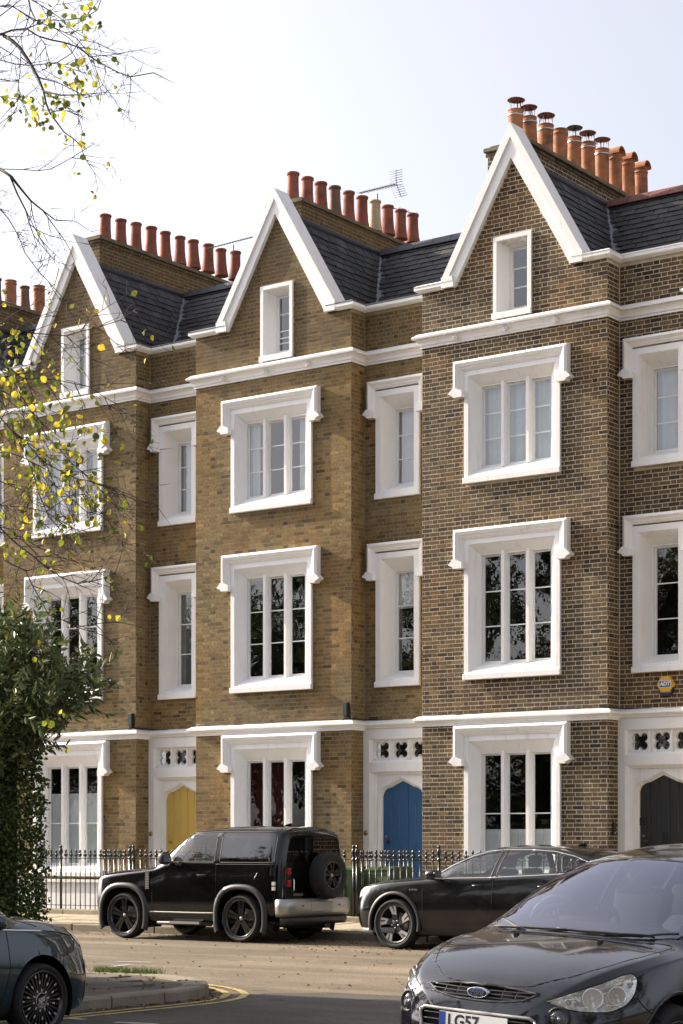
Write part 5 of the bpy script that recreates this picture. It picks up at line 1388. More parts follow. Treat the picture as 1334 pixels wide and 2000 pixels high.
    # bonnet edge, lamp rims, bumper joints
    line_on(parts['bonnet'], 'shut_line', bv, bon, ao, ad, .0032, gap, True)
    line_on(T, 'screen_seal', bv, ws, ao, ad, .008, seal, True)
    line_on(T, 'screen_frit', bv, [(1.30, .70), (1.16, .5), (1.09, .25), (1.07, 0), (1.09, -.25), (1.16, -.5), (1.30, -.70)], ao, ad, .011, seal)
    line_on(parts['lower_grille'], 'plate_surround', bv, low, fo, fd, .014, silver, True)
    for z in (.44, .48, .52, .56): line_on(parts['lower_grille'], 'grille_bar', bv, [(-.40, z), (.40, z)], fo, fd, .006, trim_blk)
    for sg, n in ((1, 'a'), (-1, 'b')):
        do, dd = diag_org(sg); so, sdv = side_org(sg); H = parts['headlight|' + n]
        line_on(H, 'lamp_rim', bv, hl, do, dd, .0045, gap, True)
        # bowl behind the lens and two round reflectors
        me = H.data.copy(); nv = [Vector((0, 0, 0))] * len(me.vertices)
        ce = sum((v.co for v in me.vertices), Vector()) / len(me.vertices)
        inward = Vector((.55, -sg * .7, .1)).normalized()
        dist = [near_on_poly(((v.co.x + abs(v.co.y)) / math.sqrt(2), v.co.z), hl)[0] for v in me.vertices]
        for v, dd_ in zip(me.vertices, dist): v.co = v.co + inward * min(.075, dd_ * 1.6 + .004)
        me.materials.clear(); me.materials.append(lamp_in); bo = bpy.data.objects.new('lamp_bowl', me); C.objects.link(bo); bo.parent = H
        for e_, z, r_ in ((.685, .725, .066), (.85, .742, .058), (.53, .698, .022)):
            q = bv.ray_cast(do(e_, z), dd)[0]; ax = Vector((-.80, sg * .6, .05)).normalized(); u = ax.cross(Vector((0, 0, 1))).normalized(); w_ = u.cross(ax)
            ctr = q + inward * .028
            fn = lambda r, zz, c, s, ctr=ctr, ax=ax, u=u, w_=w_: tuple(ctr + ax * zz + (u * c + w_ * s) * r)
            m = MB(); m.lathe([(r_, .016), (r_ * .94, .020), (r_ * .88, .012), (r_ * .72, -.018), (r_ * .42, -.036), (r_ * .2, -.042), (0, -.042)], 28, fn, 0)
            m.lathe([(r_ * .22, -.04), (r_ * .2, .0), (0, .004)], 12, fn, 1); m.build('lamp_reflector', [lamp_in, mat('bulb_glass', (.85, .85, .82), .1)], H)
        m = line_on(H, 'lamp_divider', bv, [(.59, .762), (.655, .797), (.745, .795), (.79, .806), (.875, .812), (.91, .78)], do, dd, .007, lamp_white, sink=4)
        # round fog lamp
        fz, fy = .605, .575
        q = bv.ray_cast(Vector((-3, sg * fy, fz)), fd); nn = -q[1] if q[1].x > 0 else q[1]; nn = (nn + Vector((-1, 0, 0))).normalized(); u = nn.cross(Vector((0, 0, 1))).normalized(); w_ = u.cross(nn)
        fn = lambda r, zz, c, s, q=q, nn=nn, u=u, w_=w_: tuple(q[0] + nn * zz + (u * c + w_ * s) * r)
        m = MB(); m.lathe([(.075, -.03), (.075, .006), (.062, .010), (.056, -.002)], 30, fn, 0); fg = m.build('fog_lamp', [trim_blk], T)
        m = MB(); m.lathe([(.055, -.004), (.045, .010), (.02, .016), (0, .016)], 26, fn, 0); m.build('lamp_lens', [clear_lens], fg)
        m = MB(); m.lathe([(.055, -.006), (.04, -.024), (.0, -.03)], 26, fn, 0); m.lathe([(.016, -.028), (.014, .0), (0, .004)], 12, fn, 0); m.build('lamp_bowl', [lamp_in], fg)
        line_on(T, 'bumper_line', bv, [(.975, .735), (1.02, .685), (1.13, .60), (1.22, .53)], do, dd, .005, gap)
        for w, k in ((sw0, '0'), (sw, '1'), (sw2, '2')): line_on(parts['side_window|' + k + n], 'window_seal', bv, w, so, sdv, .013, seal, True)
        line_on(parts['door|' + n], 'shut_line', bv, [(1.48, 1.03), (1.42, .8), (1.45, .36)], so, sdv, .005, gap)
        line_on(T, 'roof_rail', bv, [(2.2, sg * .55), (3.0, sg * .585), (4.2, sg * .55)], ao, ad, .012, trim_blk)
        line_on(T, 'arch_lip', bv, arch_poly(wf, .35, .40, .405)[1:-1], so, sdv, .012, paint_gry, sink=.1)
        wheel_well(T, wf, .35, .39, sg * .92, sg * .45); wheel_well(T, wr_, .35, .39, sg * .92, sg * .45)
        for x in (wf, wr_): wheel(T, x, sg * .82, sg, .335, .235, .225, 'seven', zc=.335)
        if sg < 0: mirror(T, 1.62, 1.03, 1.10, sg, .14, .22, .16, paint_gry)
        # washer jets
        q = bv.ray_cast(Vector((.93, sg * .33, 4)), ad)[0]; m = MB(); m.cbox(-.02, .02, -.014, .014, -.004, .016, .005); m.build('washer_jet', trim_blk, T, q, (0, 0, .2))
    # number plate with flag band
    h = bv.ray_cast(Vector((-3, 0, .52)), fd)[0]; xp = h.x - .016
    m = MB(); m.box(xp, xp + .006, -.26, .26, .467, .578); pl = m.build('number_plate', plate_w, T)
    m = MB(); m.box(xp - .0015, xp, .212, .26, .469, .576); m.build('plate_band', plate_blue, pl)
    lettering(pl, 'LG57', .108, axes(Vector((0, -1, 0)), Vector((0, 0, 1)), Vector((-1, 0, 0)), (xp - .001, .195, .522)), ink, bold=.003, align='LEFT', ext=.0005)
    # wipers lying along the foot of the screen
    for pts in ([(1.115, .62), (1.085, .40), (1.075, .2), (1.08, .02)], [(1.09, .10), (1.085, -.15), (1.11, -.38), (1.17, -.60)]):
        t = trace(bv, pts, ao, ad); m = MB(); m.tube([p + Vector((-.02, 0, .022)) for p, _ in t], [.008] * (len(t) - 3) + [.007, .006, .004], 6); m.tube([p + Vector((-.005, 0, .012)) for p, _ in t], .005, 4); m.build('wiper', trim_blk, T)
    # tax disc / permit holder in the lower corner of the screen, mirror, cabin
    stk = patch_on(T, 'permit_sticker', bv, smooth_poly([(1.30, -.55), (1.30, -.67), (1.46, -.665), (1.50, -.62), (1.46, -.55)], 2), ao, ad, -.006, mat('sticker_paper', (.55, .56, .52), .5, noise=.2, nscale=40))
    m = MB(); m.box(1.86, 1.90, -.12, .12, 1.30, 1.37); m.tube([(1.88, 0, 1.37), (2.0, 0, 1.46)], .02, 6); m.build('interior_mirror', inter, T)
    m = MB()
    pts = [(1.12, 1.0), (1.3, 1.06), (1.62, 1.10), (1.78, 1.08), (1.86, .98), (1.86, .5), (1.1, .5)]
    m.prism(pts, lambda a, b, c: (a, c, b), -.74, .74, 0, False)
    m.lathe([(0, 0), (.2, 0), (.2, .06), (.12, .08)], 16, lambda r, z, c, s: (1.72 + r * c * .5, .36 + r * s, 1.05 + z)); m.build('dashboard', mat('dash_grey', (.05, .05, .055), .6), T)
    m = MB(); m.box(.6, 4.4, -.85, .85, .22, .26); m.box(4.35, 4.4, -.7, .7, .3, 1.1); m.build('cabin_floor', inter, T)
    for y in (-.38, .38): rounded_seat(T, 2.35, y, .66); rounded_seat(T, 3.2, y, .66)
    steering_wheel(T, 1.98, .36, 1.03)
    return T
make_people_carrier()
# ------------------------------------------------------------------ ground
def ground_mat(name, c1, c2, speck, rough=.92, patch=.35, vs=85, pscale=.6, bump=.7, tracks=0.):
    m = bpy.data.materials.new(name); m.use_nodes = True; nt = m.node_tree; L = nt.links.new; b = nt.nodes['Principled BSDF']
    b.inputs['Roughness'].default_value = rough; b.inputs['Specular IOR Level'].default_value = .25
    geo = node(nt, 'ShaderNodeNewGeometry'); P = geo.outputs['Position']
    n1 = node(nt, 'ShaderNodeTexNoise'); n1.inputs['Scale'].default_value = pscale; n1.inputs['Detail'].default_value = 8; n1.inputs['Roughness'].default_value = .6; L(P, n1.inputs['Vector'])
    r1 = node(nt, 'ShaderNodeMapRange'); r1.inputs[1].default_value = .35; r1.inputs[2].default_value = .65; L(n1.outputs[0], r1.inputs[0])
    mx = node(nt, 'ShaderNodeMix', data_type='RGBA'); L(r1.outputs[0], mx.inputs[0]); mx.inputs[6].default_value = (*c1, 1); mx.inputs[7].default_value = (*c2, 1)
    n2 = node(nt, 'ShaderNodeTexVoronoi'); n2.inputs['Scale'].default_value = vs; L(P, n2.inputs['Vector'])
    r2 = node(nt, 'ShaderNodeMapRange'); r2.inputs[1].default_value = 0; r2.inputs[2].default_value = 1; r2.inputs[3].default_value = 1 - speck; r2.inputs[4].default_value = 1 + speck
    sp = node(nt, 'ShaderNodeSeparateColor'); L(n2.outputs['Color'], sp.inputs[0]); L(sp.outputs[0], r2.inputs[0])
    sc = node(nt, 'ShaderNodeVectorMath', operation='SCALE'); L(mx.outputs[2], sc.inputs[0]); L(r2.outputs[0], sc.inputs['Scale'])
    col = sc.outputs[0]
    if tracks:   # wheel-polished bands, oil drips and old tar patches along the carriageway
        mp = node(nt, 'ShaderNodeMapping'); mp.inputs['Scale'].default_value = (.12, 1.1, 1); L(P, mp.inputs[0])
        n4 = node(nt, 'ShaderNodeTexNoise'); n4.inputs['Scale'].default_value = 1; n4.inputs['Detail'].default_value = 5; L(mp.outputs[0], n4.inputs['Vector'])
        r4 = node(nt, 'ShaderNodeMapRange'); r4.inputs[1].default_value = .42; r4.inputs[2].default_value = .62; r4.inputs[3].default_value = 1 - tracks; r4.inputs[4].default_value = 1 + tracks * .5; L(n4.outputs[0], r4.inputs[0])
        s4 = node(nt, 'ShaderNodeVectorMath', operation='SCALE'); L(col, s4.inputs[0]); L(r4.outputs[0], s4.inputs['Scale'])
        n5 = node(nt, 'ShaderNodeTexNoise'); n5.inputs['Scale'].default_value = 1.9; n5.inputs['Detail'].default_value = 4; L(P, n5.inputs['Vector'])
        r5 = node(nt, 'ShaderNodeMapRange'); r5.inputs[1].default_value = .63; r5.inputs[2].default_value = .70; r5.inputs[3].default_value = 1; r5.inputs[4].default_value = .62; L(n5.outputs[0], r5.inputs[0])
        s5 = node(nt, 'ShaderNodeVectorMath', operation='SCALE'); L(s4.outputs[0], s5.inputs[0]); L(r5.outputs[0], s5.inputs['Scale']); col = s5.outputs[0]
    L(col, b.inputs['Base Color'])
    bp = node(nt, 'ShaderNodeBump'); bp.inputs['Strength'].default_value = bump; bp.inputs['Distance'].default_value = .010
    n3 = node(nt, 'ShaderNodeTexNoise'); n3.inputs['Scale'].default_value = 45; n3.inputs['Detail'].default_value = 6; L(P, n3.inputs['Vector']); L(n3.outputs[0], bp.inputs['Height']); L(bp.outputs[0], b.inputs['Normal'])
    MATS[name] = m; return m
asph = ground_mat('asphalt_worn', (.15, .118, .082), (.20, .16, .113), .42, tracks=.28)
asph2 = ground_mat('asphalt_dark', (.07, .062, .053), (.095, .083, .07), .38, pscale=1.1, tracks=.2)
flag = ground_mat('paving_stone', (.30, .255, .185), (.42, .36, .265), .12, pscale=2.5)
flag2 = ground_mat('paving_dark', (.12, .10, .08), (.165, .14, .11), .25, pscale=2)
granite = ground_mat('granite_kerb', (.20, .17, .13), (.27, .235, .18), .22, pscale=3, vs=140, bump=.35)
concrete = ground_mat('garden_concrete', (.26, .24, .2), (.34, .31, .26), .15, pscale=2)
yellow_p = mat('faded_yellow_paint', (.40, .30, .10), .8, noise=.35, nscale=7, dirt=(.15, .13, .1), dscale=9, damt=.8)
white_p = mat('faded_white_paint', (.42, .40, .36), .8, noise=.3, nscale=8, dirt=(.16, .14, .11), dscale=9, damt=.8)
m = MB(); m.add([(-400, -400, -.004), (400, -400, -.004), (400, 400, -.004), (-400, 400, -.004)], [(0, 1, 2, 3)])
m.build('ground', asph, kind='structure')
m = MB(); m.add([(-13.5, -60, .0), (-4.6, -60, .0), (-4.6, -12.7, .0), (-9, -12.9, .0), (-13.0, -13.3, .0), (-13.5, -13.8, .0)], [(0, 1, 2, 3, 4, 5)])
m.build('side_road', asph2, kind='structure')

def flat_ribbon(path, w, z, m_, name):
    mb = MB(); mb.sweep(path, [(-w / 2, z), (w / 2, z)], XY, caps=False); mb.f = mb.f[::2]; mb.mi = mb.mi[::2]; mb.sm = mb.sm[::2]
    return mb.build(name, m_, kind='structure')
rk = random.Random(8)
KERB = [(-13.45, -34.0), (-13.45, -15.45), (-13.50, -15.05), (-13.64, -14.66), (-13.86, -14.32), (-14.16, -14.02), (-14.55, -13.74), (-15.05, -13.52), (-15.7, -13.36), (-16.6, -13.26), (-40, -13.2)]
def offset_path(p, d):
    out = []
    for i in range(len(p)):
        ds = []
        if i: ds.append((Vector(p[i]) - Vector(p[i - 1])).normalized())
        if i < len(p) - 1: ds.append((Vector(p[i + 1]) - Vector(p[i])).normalized())
        ns = [Vector((q.y, -q.x)) for q in ds]; mm = ns[0] if len(ns) == 1 else (ns[0] + ns[1]) / (1 + ns[0].dot(ns[1])); q = Vector(p[i]) + mm * d; out.append((q.x, q.y))
    return out
for d, seed in ((.20, 1), (.40, 2)):
    flat_ribbon(offset_path(KERB, d)[:-2] + [offset_path(KERB, d)[-2]], .085, .005, yellow_p, 'yellow_line')
for pts in ([(-12.40, -17.42), (-11.95, -17.34)], [(-13.02, -17.37), (-12.82, -17.38)], [(-18.80, -10.42), (-18.25, -10.30)], [(-18.05, -11.34), (-18.16, -10.85)], [(-11.5, -17.40), (-11.05, -17.38)]):
    flat_ribbon(pts, .09, .0045, white_p, 'white_line')

# pavement on the near corner: kerb stones, flags, grass in the joint
cor = bpy.data.objects.new('corner_pavement', None); C.objects.link(cor); cor['kind'] = 'structure'
inner = offset_path(KERB, -.26)
m = MB(); pts = inner + [(-40, -34)]; m.add([(x, y, .10) for x, y in pts], [list(range(len(pts)))]); m.build('pavement_bed', asph2, cor)
def walk(path, step, gapw):
    """segments of about step metres along a polyline"""
    P = [Vector(p) for p in path]; L = [0]
    for i in range(1, len(P)): L.append(L[-1] + (P[i] - P[i - 1]).length)
    f = lambda s: next((P[i].lerp(P[i + 1], (s - L[i]) / (L[i + 1] - L[i])), (P[i + 1] - P[i]).normalized()) for i in range(len(P) - 1) if s <= L[i + 1] + 1e-9)
    s = 0
    while s < L[-1] - .2:
        ln = step * rk.uniform(.85, 1.15); e = min(s + ln, L[-1]); yield [f(s + gapw / 2 + (e - s - gapw) * k / 4) for k in range(5)]; s = e
for seg in walk([(-13.45, -20.5)] + KERB[1:9], .92, .022):
    m = MB(); w = .26; top = .125 + rk.uniform(-.006, .006); n = len(seg); vs = []
    for p, t in seg:
        nr = Vector((t.y, -t.x))
        for o, z in ((.0 + rk.uniform(-.004, .004), -.02), (.0, top - .022), (-.022, top), (-w, top - .004), (-w, -.02)): q = p + nr * o; vs.append((q.x, q.y, z))
    m.add(vs, [(i * 5 + j, i * 5 + j + 1, i * 5 + 6 + j, i * 5 + 5 + j) for i in range(n - 1) for j in range(4)] + [(0, 1, 2, 3, 4), tuple(range((n - 1) * 5 + 4, (n - 1) * 5 - 1, -1))])
    m.build('kerbstone', granite, cor)
ip = [tuple(p) for p in inner]
ipn = np.array([ip[0]] + ip[1:]);
gx = -13.78
def in_poly_s(p, poly):
    r = False; j = len(poly) - 1
    for i in range(len(poly)):
        (xi, yi), (xj, yj) = poly[i], poly[j]
        if (yi > p[1]) != (yj > p[1]) and p[0] < (xj - xi) * (p[1] - yi) / (yj - yi) + xi: r = not r
        j = i
    return r
ins_poly = ip + [(-40, -34)]
x = -13.74
for i in range(5):
    y = -19.6 + (i % 2) * .45
    while y < -13.4:
        cxs = [(x - .56, y), (x - .02, y), (x - .02, y + .88), (x - .56, y + .88)]
        if in_poly_s((cxs[1][0], cxs[2][1]), ins_poly) and in_poly_s((cxs[0][0], cxs[3][1]), ins_poly):
            z = .118 + rk.uniform(-.004, .004); b = MB(); b.cbox(-.28, .28, 0, .05, -.43, .43, .006)
            o = b.build('paving_slab', flag2, cor, (x - .29, y + .44, z), (-PI / 2, 0, 0)); o.rotation_euler = (PI / 2 + PI + rk.uniform(-.006, .006), rk.uniform(-.006, .006), 0)
        y += .9
    x -= .58
m = MB(); rg = random.Random(3)
for k in range(1500):
    if k < 1250:
        t = rg.random(); px, py = -16.35 + .85 * t + rg.gauss(0, .06), -13.42 + .06 * t + rg.gauss(0, .07)
    else: px, py = -16.1 + rg.gauss(0, .3), -13.45 + rg.gauss(0, .1)
    h = rg.uniform(.03, .085); a = rg.uniform(0, 6.3); lx, ly = rg.gauss(0, .02), rg.gauss(0, .02); w = .004
    m.add([(px - w * math.cos(a), py - w * math.sin(a), .115), (px + w * math.cos(a), py + w * math.sin(a), .115), (px + lx, py + ly, .115 + h)], [(0, 1, 2)])
tag(m.build('grass', mat('grass', (.13, .185, .025), .7, noise=.4, nscale=30), kind='stuff'), 'short bright green grass growing along the corner pavement edge', 'grass')

# far pavement: kerb, flags, railing plinth, front areas
far = bpy.data.objects.new('far_pavement', None); C.objects.link(far); far['kind'] = 'structure'
m = MB(); m.add([(-60, -3.40, .10), (0, -3.40, .10), (0, -1.1, .175), (-60, -1.1, .175)], [(0, 1, 2, 3)]); m.build('pavement_bed', concrete, far)
x = -34.
while x < -13:
    ln = rk.uniform(.8, 1.1); m = MB(); m.cbox(0, ln - .015, 0, .28, -.03, .125 + rk.uniform(-.006, .006), .015); m.build('kerbstone', granite, far, (x, -3.52, 0)); x += ln
for r_, (ya, yb_) in enumerate(((-3.23, -2.62), (-2.61, -1.98), (-1.97, -1.32))):
    x = -34 + .3 * r_
    while x < -13:
        ln = rk.choice((.6, .75, .9)); z0 = .115 + (ya + 3.4) * .0326; m = MB(); m.box(0, ln - .012, 0, yb_ - ya - .012, 0, .02)
        m.build('paving_slab', flag, far, (x, ya, z0 + rk.uniform(-.003, .003)), (.0326 + rk.uniform(-.004, .004), rk.uniform(-.004, .004), 0)); x += ln
m = MB(); m.box(-60, 0, -1.09, 1.4, .02, .15); m.build('front_garden_paving', concrete, far)
x = -36.
while x < -13:
    ln = rk.uniform(1.2, 1.6); m = MB(); m.cbox(0, ln - .01, 0, .24, 0, .30 + rk.uniform(-.004, .004), .012)
    if not (-22.5 < x + ln / 2 < -21.2): m.build('plinth_stone', flag, far, (x, -1.32, 0))
    x += ln

# ------------------------------------------------------------------ railings
def bar_mesh():
    m = MB(); m.tube([(0, 0, 0), (0, 0, 1.06)], .0105, 6)
    m.lathe([(.0105, 1.045), (.02, 1.055), (.02, 1.075), (.011, 1.085), (.012, 1.11), (.024, 1.135), (.026, 1.15), (.014, 1.165), (.010, 1.175), (.020, 1.19), (.023, 1.21), (.018, 1.235), (.009, 1.25), (0, 1.255)], 8)
    for sg in (-1, 1): m.tube([(0, 0, 1.10), (sg * .030, 0, 1.118), (sg * .047, 0, 1.145), (sg * .040, 0, 1.163), (sg * .030, 0, 1.152)], [.009, .009, .009, .008, .006], 5)
    return m.mesh('bar', black_iron)
def post_mesh():
    m = MB(); m.tube([(0, 0, 0), (0, 0, 1.10)], .026, 8)
    m.lathe([(.026, 1.05), (.042, 1.06), (.042, 1.09), (.022, 1.11), (.026, 1.15), (.044, 1.20), (.046, 1.23), (.03, 1.27), (.022, 1.29), (.03, 1.305), (.026, 1.33), (.010, 1.35), (0, 1.355)], 12)
    return m.mesh('post', black_iron)
BAR, POST = bar_mesh(), post_mesh()
def railing(label, runs, posts):
    T = thing('iron_railing', label, 'railing', (runs[0][0][0], runs[0][0][1], .28), group='black iron railings along the house fronts')
    o = Vector((runs[0][0][0], runs[0][0][1]))
    for a, b in runs:
        a, b = Vector(a) - o, Vector(b) - o; n = max(1, int((b - a).length / .137)); ang = math.atan2((b - a).y, (b - a).x)
        for k in range(1, n): p = a.lerp(b, k / n); inst('bar', BAR, T, (p.x, p.y, 0), (rk.uniform(-.008, .008), rk.uniform(-.008, .008), ang))
        d = (b - a).normalized()
        for z in (1.07, .10): m = MB(); m.box(0, (b - a).length, -.018, .018, z - .006, z + .006); m.build('rail', black_iron, T, (a.x, a.y, 0), (0, 0, ang))
    for p in posts: p = Vector(p) - o; inst('post', POST, T, (p.x, p.y, 0))
    return T
FY = -1.2
railing('black iron railings between the ivy hedge and the yellow door', [((-33.0, FY), (-28.8, FY)), ((-28.8, FY), (-26.87, FY)), ((-26.87, FY), (-26.87, -.12)), ((-27.75, FY + .002), (-27.75, -.12))], [(-28.8, FY), (-26.87, FY), (-26.78, FY)])
railing('black iron railings behind the boxy black off-road car, ending at a green bin', [((-26.74, FY), (-24.9, FY)), ((-24.9, FY), (-22.2, FY)), ((-22.2, FY), (-22.2, -.12))], [(-24.9, FY), (-22.2, FY)])
railing('black iron railings in front of the blue door, behind the dark SUV', [((-21.24, FY), (-19.43, FY)), ((-19.43, FY), (-16.7, FY)), ((-21.24, FY), (-21.24, -.12)), ((-20.62, FY + .002), (-20.62, -.12)), ((-16.7, FY), (-16.7, -.12))], [(-21.24, FY), (-21.32, FY), (-19.43, FY), (-16.7, FY)])

# ------------------------------------------------------------------ small things on and by the houses
bin_g = mat('green_bin_plastic', (.045, .085, .035), .5, noise=.15, dirt=(.12, .12, .09), dscale=4, damt=.3)
def wheelie(label, x, y, rz):
    T = thing('wheelie_bin', label, 'bin', (x, y, .15), rz, 'green wheeled bins behind the railings')
    m = MB(); vs = []
    for w, d, z in ((.21, .25, .06), (.28, .33, .94), (.295, .345, .94), (.295, .345, .99)): vs += [(-w, -d, z), (w, -d, z), (w, d, z), (-w, d, z)]
    m.add(vs, [(i * 4 + k, i * 4 + (k + 1) % 4, i * 4 + 4 + (k + 1) % 4, i * 4 + 4 + k) for i in range(3) for k in range(4)] + [(3, 2, 1, 0)])
    m.box(-.12, .12, -.335, -.315, .35, .75); m.build('bin_body', bin_g, T)
    m = MB(); m.prism([(-.36, .99), (-.37, 1.02), (-.2, 1.07), (.2, 1.08), (.36, 1.05), (.37, .99)], lambda a, b, c: (c, a, b), -.305, .305); m.build('lid', bin_g, T)
    m = MB(); m.tube([(-.2, .36, .98), (-.2, .42, 1.02), (.2, .42, 1.02), (.2, .36, .98)], .016, 6); m.build('handle', bin_g, T)
    for sg in (-1, 1): m = MB(); m.lathe([(.09, -.02), (.1, -.015), (.1, .015), (.09, .02), (.02, .02), (.02, -.02)], 18, lambda r, z, c, s: (sg * .25 + z, .27 + r * c, .10 + r * s), closed=True); m.build('bin_wheel', black_plastic, T)
wheelie('green wheeled bin in the gap beside the off-road car, left of the tall railing post', -21.72, -.80, .05)
wheelie('green wheeled bin behind the railings under the blue door', -20.93, -.62, -.1)
m = MB(); m.cbox(-.28, .28, -.24, .24, .0, .55, .04); m.cbox(-.30, .30, -.26, .26, .55, .62, .03); m.cbox(-.2, .2, -.25, -.235, .15, .4, .004)
tag(m.build('storage_box', black_plastic, None, (-20.1, -.65, .15)), 'low black box standing behind the railings right of the blue door', 'box')

def alarm_box():
    T = thing('alarm_box', 'yellow hexagonal alarm box with a dark blue foot on the brown brick wall', 'alarm', (X3 + 4.86, REC - .01, 4.44))
    hexp = [(.175 * math.cos(rad(60 * k)), .165 * math.sin(rad(60 * k))) for k in range(6)]
    m = MB(); m.sweep([(0, 0), (0, .0001)], [(0, 0)] * 3, XZ) if False else None
    vs = [(a, 0, b) for a, b in hexp] + [(a, -.055, b) for a, b in hexp] + [(a * .86, -.085, b * .86) for a, b in hexp]
    m.add(vs, [(i, (i + 1) % 6, 6 + (i + 1) % 6, 6 + i) for i in range(6)] + [(6 + i, 6 + (i + 1) % 6, 12 + (i + 1) % 6, 12 + i) for i in range(6)] + [tuple(range(12, 18))])
    m.build('case', mat('alarm_yellow', (.62, .36, .03), .35), T)
    m = MB(); m.prism([(-.145, -.05), (.145, -.05), (.10, -.19), (-.10, -.19)], XZ, -.002, -.06); m.build('strobe', mat('alarm_navy', (.02, .03, .08), .3), T)
    m = MB(); m.prism([(-.105, -.045), (.055, -.045), (.105, -.045), (.105, .06), (-.105, .06)], XZ, -.085, -.0885); m.build('logo_field', mat('logo_blue', (.012, .03, .16), .4), T)
    m = MB(); m.prism([(-.112, -.052), (.112, -.052), (.112, .067), (-.112, .067)], XZ, -.0845, -.0868); m.build('logo_border', plate_w, T)
    lettering(T, 'ADT', .095, axes(Vector((1, 0, 0)), Vector((0, 0, 1)), Vector((0, -1, 0)), (0, -.089, .008)), plate_w, bold=.003, shear=.15)
alarm_box()
for i, lab in ((1, 'black wall box with cables on the brick bay just left of the yellow door'), (2, 'black wall box with cables on the brick bay just left of the blue door')):
    T = thing('wall_box', lab, 'wall box', (XH[i] + 3.82, -.012, 4.22))
    m = MB(); m.cbox(-.055, .065, -.09, 0, -.09, .16, .015); m.build('case', black_plastic, T)
    m = MB(); m.cbox(-.04, .05, -.07, 0, -.13, -.085, .01); m.build('gland', black_plastic, T)
    for k in range(3): m = MB(); m.tube([(-.02 + .02 * k, -.04, -.12), (-.03 + .03 * k, -.05, -.17), (-.06 + .05 * k, -.05, -.19)], .007, 5); m.build('lead_out', cable, T)
for i in (1, 2, 3):
    r = random.Random(i); pts = []; xs = np.linspace(.05, BAY - .03, 30)
    for x in xs: pts.append((XH[i] + x, -.05 - r.random() * .012, 4.062 + r.gauss(0, .006) + .012 * math.sin(x * 2 + i)))
    for y in (.1, .3, .42): pts.append((XH[i] + BAY + .05, y, 4.06 + r.gauss(0, .006)))
    for x in np.linspace(4.05, 5.5, 10): pts.append((XH[i] + x, REC - .05, 4.055 + r.gauss(0, .006) - .03 * math.sin((x - 4.05) * 2.1)))
    m = MB(); m.tube(pts, .012 if i < 3 else .009, 5)
    tag(m.build('cable', cable), ['', 'black cable lying on the white band over the yellow door', 'black cable lying on the white band over the blue door', 'thin black cable lying on the white band of the brown brick house'][i], 'cable')
m = MB(); m.cbox(-.05, .05, -.03, 0, -.11, .11, .008); T = m.build('intercom', black_plastic, None, (X3 + BAY + .012, .22, 1.92), (0, 0, PI / 2)); tag(T, 'small black entry phone on the brick corner beside the charcoal door', 'entry phone')
m = MB(); m.box(-.02, .02, -.034, -.03, -.09, -.06); m.build('button', steel, T)

def aerial(label, base, top, boom, nel, ln, refl=False):
    """television aerial: mast, boom and rods"""
    T = thing('television_aerial', label, 'aerial', tuple(base)); b = Vector(base); al = mat('aerial_alloy', (.12, .12, .13), .5, metal=.5)
    m = MB(); m.tube([Vector((0, 0, 0)), Vector(top) - b], .016, 6); m.build('mast', al, T)
    p, q = [Vector(k) - b for k in boom]; m = MB(); m.tube([p, q], .012, 5); bo = m.build('boom', al, T)
    d = (q - p).normalized(); s = d.cross(Vector((0, 0, 1))).normalized(); up = s.cross(d)
    for k in range(nel):
        c = p.lerp(q, k / (nel - 1)); l = ln * (1 - .35 * k / nel); m = MB(); m.tube([c - up * l * .35 - s * l, c + up * l * .35 + s * l], .006, 4); m.build('rod', al, bo)
    if refl:
        for sg in (-1, 1):
            e = p - d * .05; f = e + (up * sg * .30 - d * .10)
            m = MB(); m.tube([e, f], .009, 4); m.build('reflector_arm', al, bo)
            for k in range(6): c = e.lerp(f, (k + .6) / 6); m = MB(); m.tube([c - s * .17, c + s * .17], .006, 4); m.build('rod', al, bo)
aerial('simple television aerial above the row of red pots on the left chimney', at_cam(456, 500, 46.5), at_cam(456, 478, 46.5), (at_cam(500, 461, 46.8), at_cam(408, 485, 46.2)), 18, .12)
aerial('large television aerial with crossed reflector above the pots of the middle chimney', at_cam(737, 425, 44), at_cam(737, 378, 44), (at_cam(772, 360, 44.6), at_cam(702, 377, 43.4)), 14, .13, True)
aerial('thin low television aerial behind the last red pots of the middle chimney', at_cam(790, 440, 47), at_cam(790, 410, 47), (at_cam(758, 404, 46.6), at_cam(812, 418, 47.4)), 4, .10)
# ------------------------------------------------------------------ trees, hedge, litter
def leaf_mat(name, stops, trans=.45, rough=.5):
    m = bpy.data.materials.new(name); m.use_nodes = True; nt = m.node_tree; L = nt.links.new; b = nt.nodes['Principled BSDF']; out = nt.nodes['Material Output']
    a = node(nt, 'ShaderNodeAttribute', attribute_name='tone'); cr = node(nt, 'ShaderNodeValToRGB'); el = cr.color_ramp.elements
    el[0].position = stops[0][0]; el[0].color = (*stops[0][1], 1); el[1].position = stops[-1][0]; el[1].color = (*stops[-1][1], 1)
    for p, c in stops[1:-1]: e = el.new(p); e.color = (*c, 1)
    L(a.outputs['Fac'], cr.inputs[0]); L(cr.outputs[0], b.inputs['Base Color']); b.inputs['Roughness'].default_value = rough; b.inputs['Specular IOR Level'].default_value = .35
    t = node(nt, 'ShaderNodeBsdfTranslucent'); L(cr.outputs[0], t.inputs[0])
    mx = node(nt, 'ShaderNodeMixShader'); mx.inputs[0].default_value = trans; L(b.outputs[0], mx.inputs[1]); L(t.outputs[0], mx.inputs[2]); L(mx.outputs[0], out.inputs[0])
    MATS[name] = m; return m
lime_leaf = leaf_mat('lime_leaf', [(0, (.045, .065, .015)), (.3, (.12, .15, .02)), (.55, (.30, .30, .03)), (.8, (.52, .45, .045)), (.94, (.52, .38, .035)), (1, (.28, .13, .03))], .55)
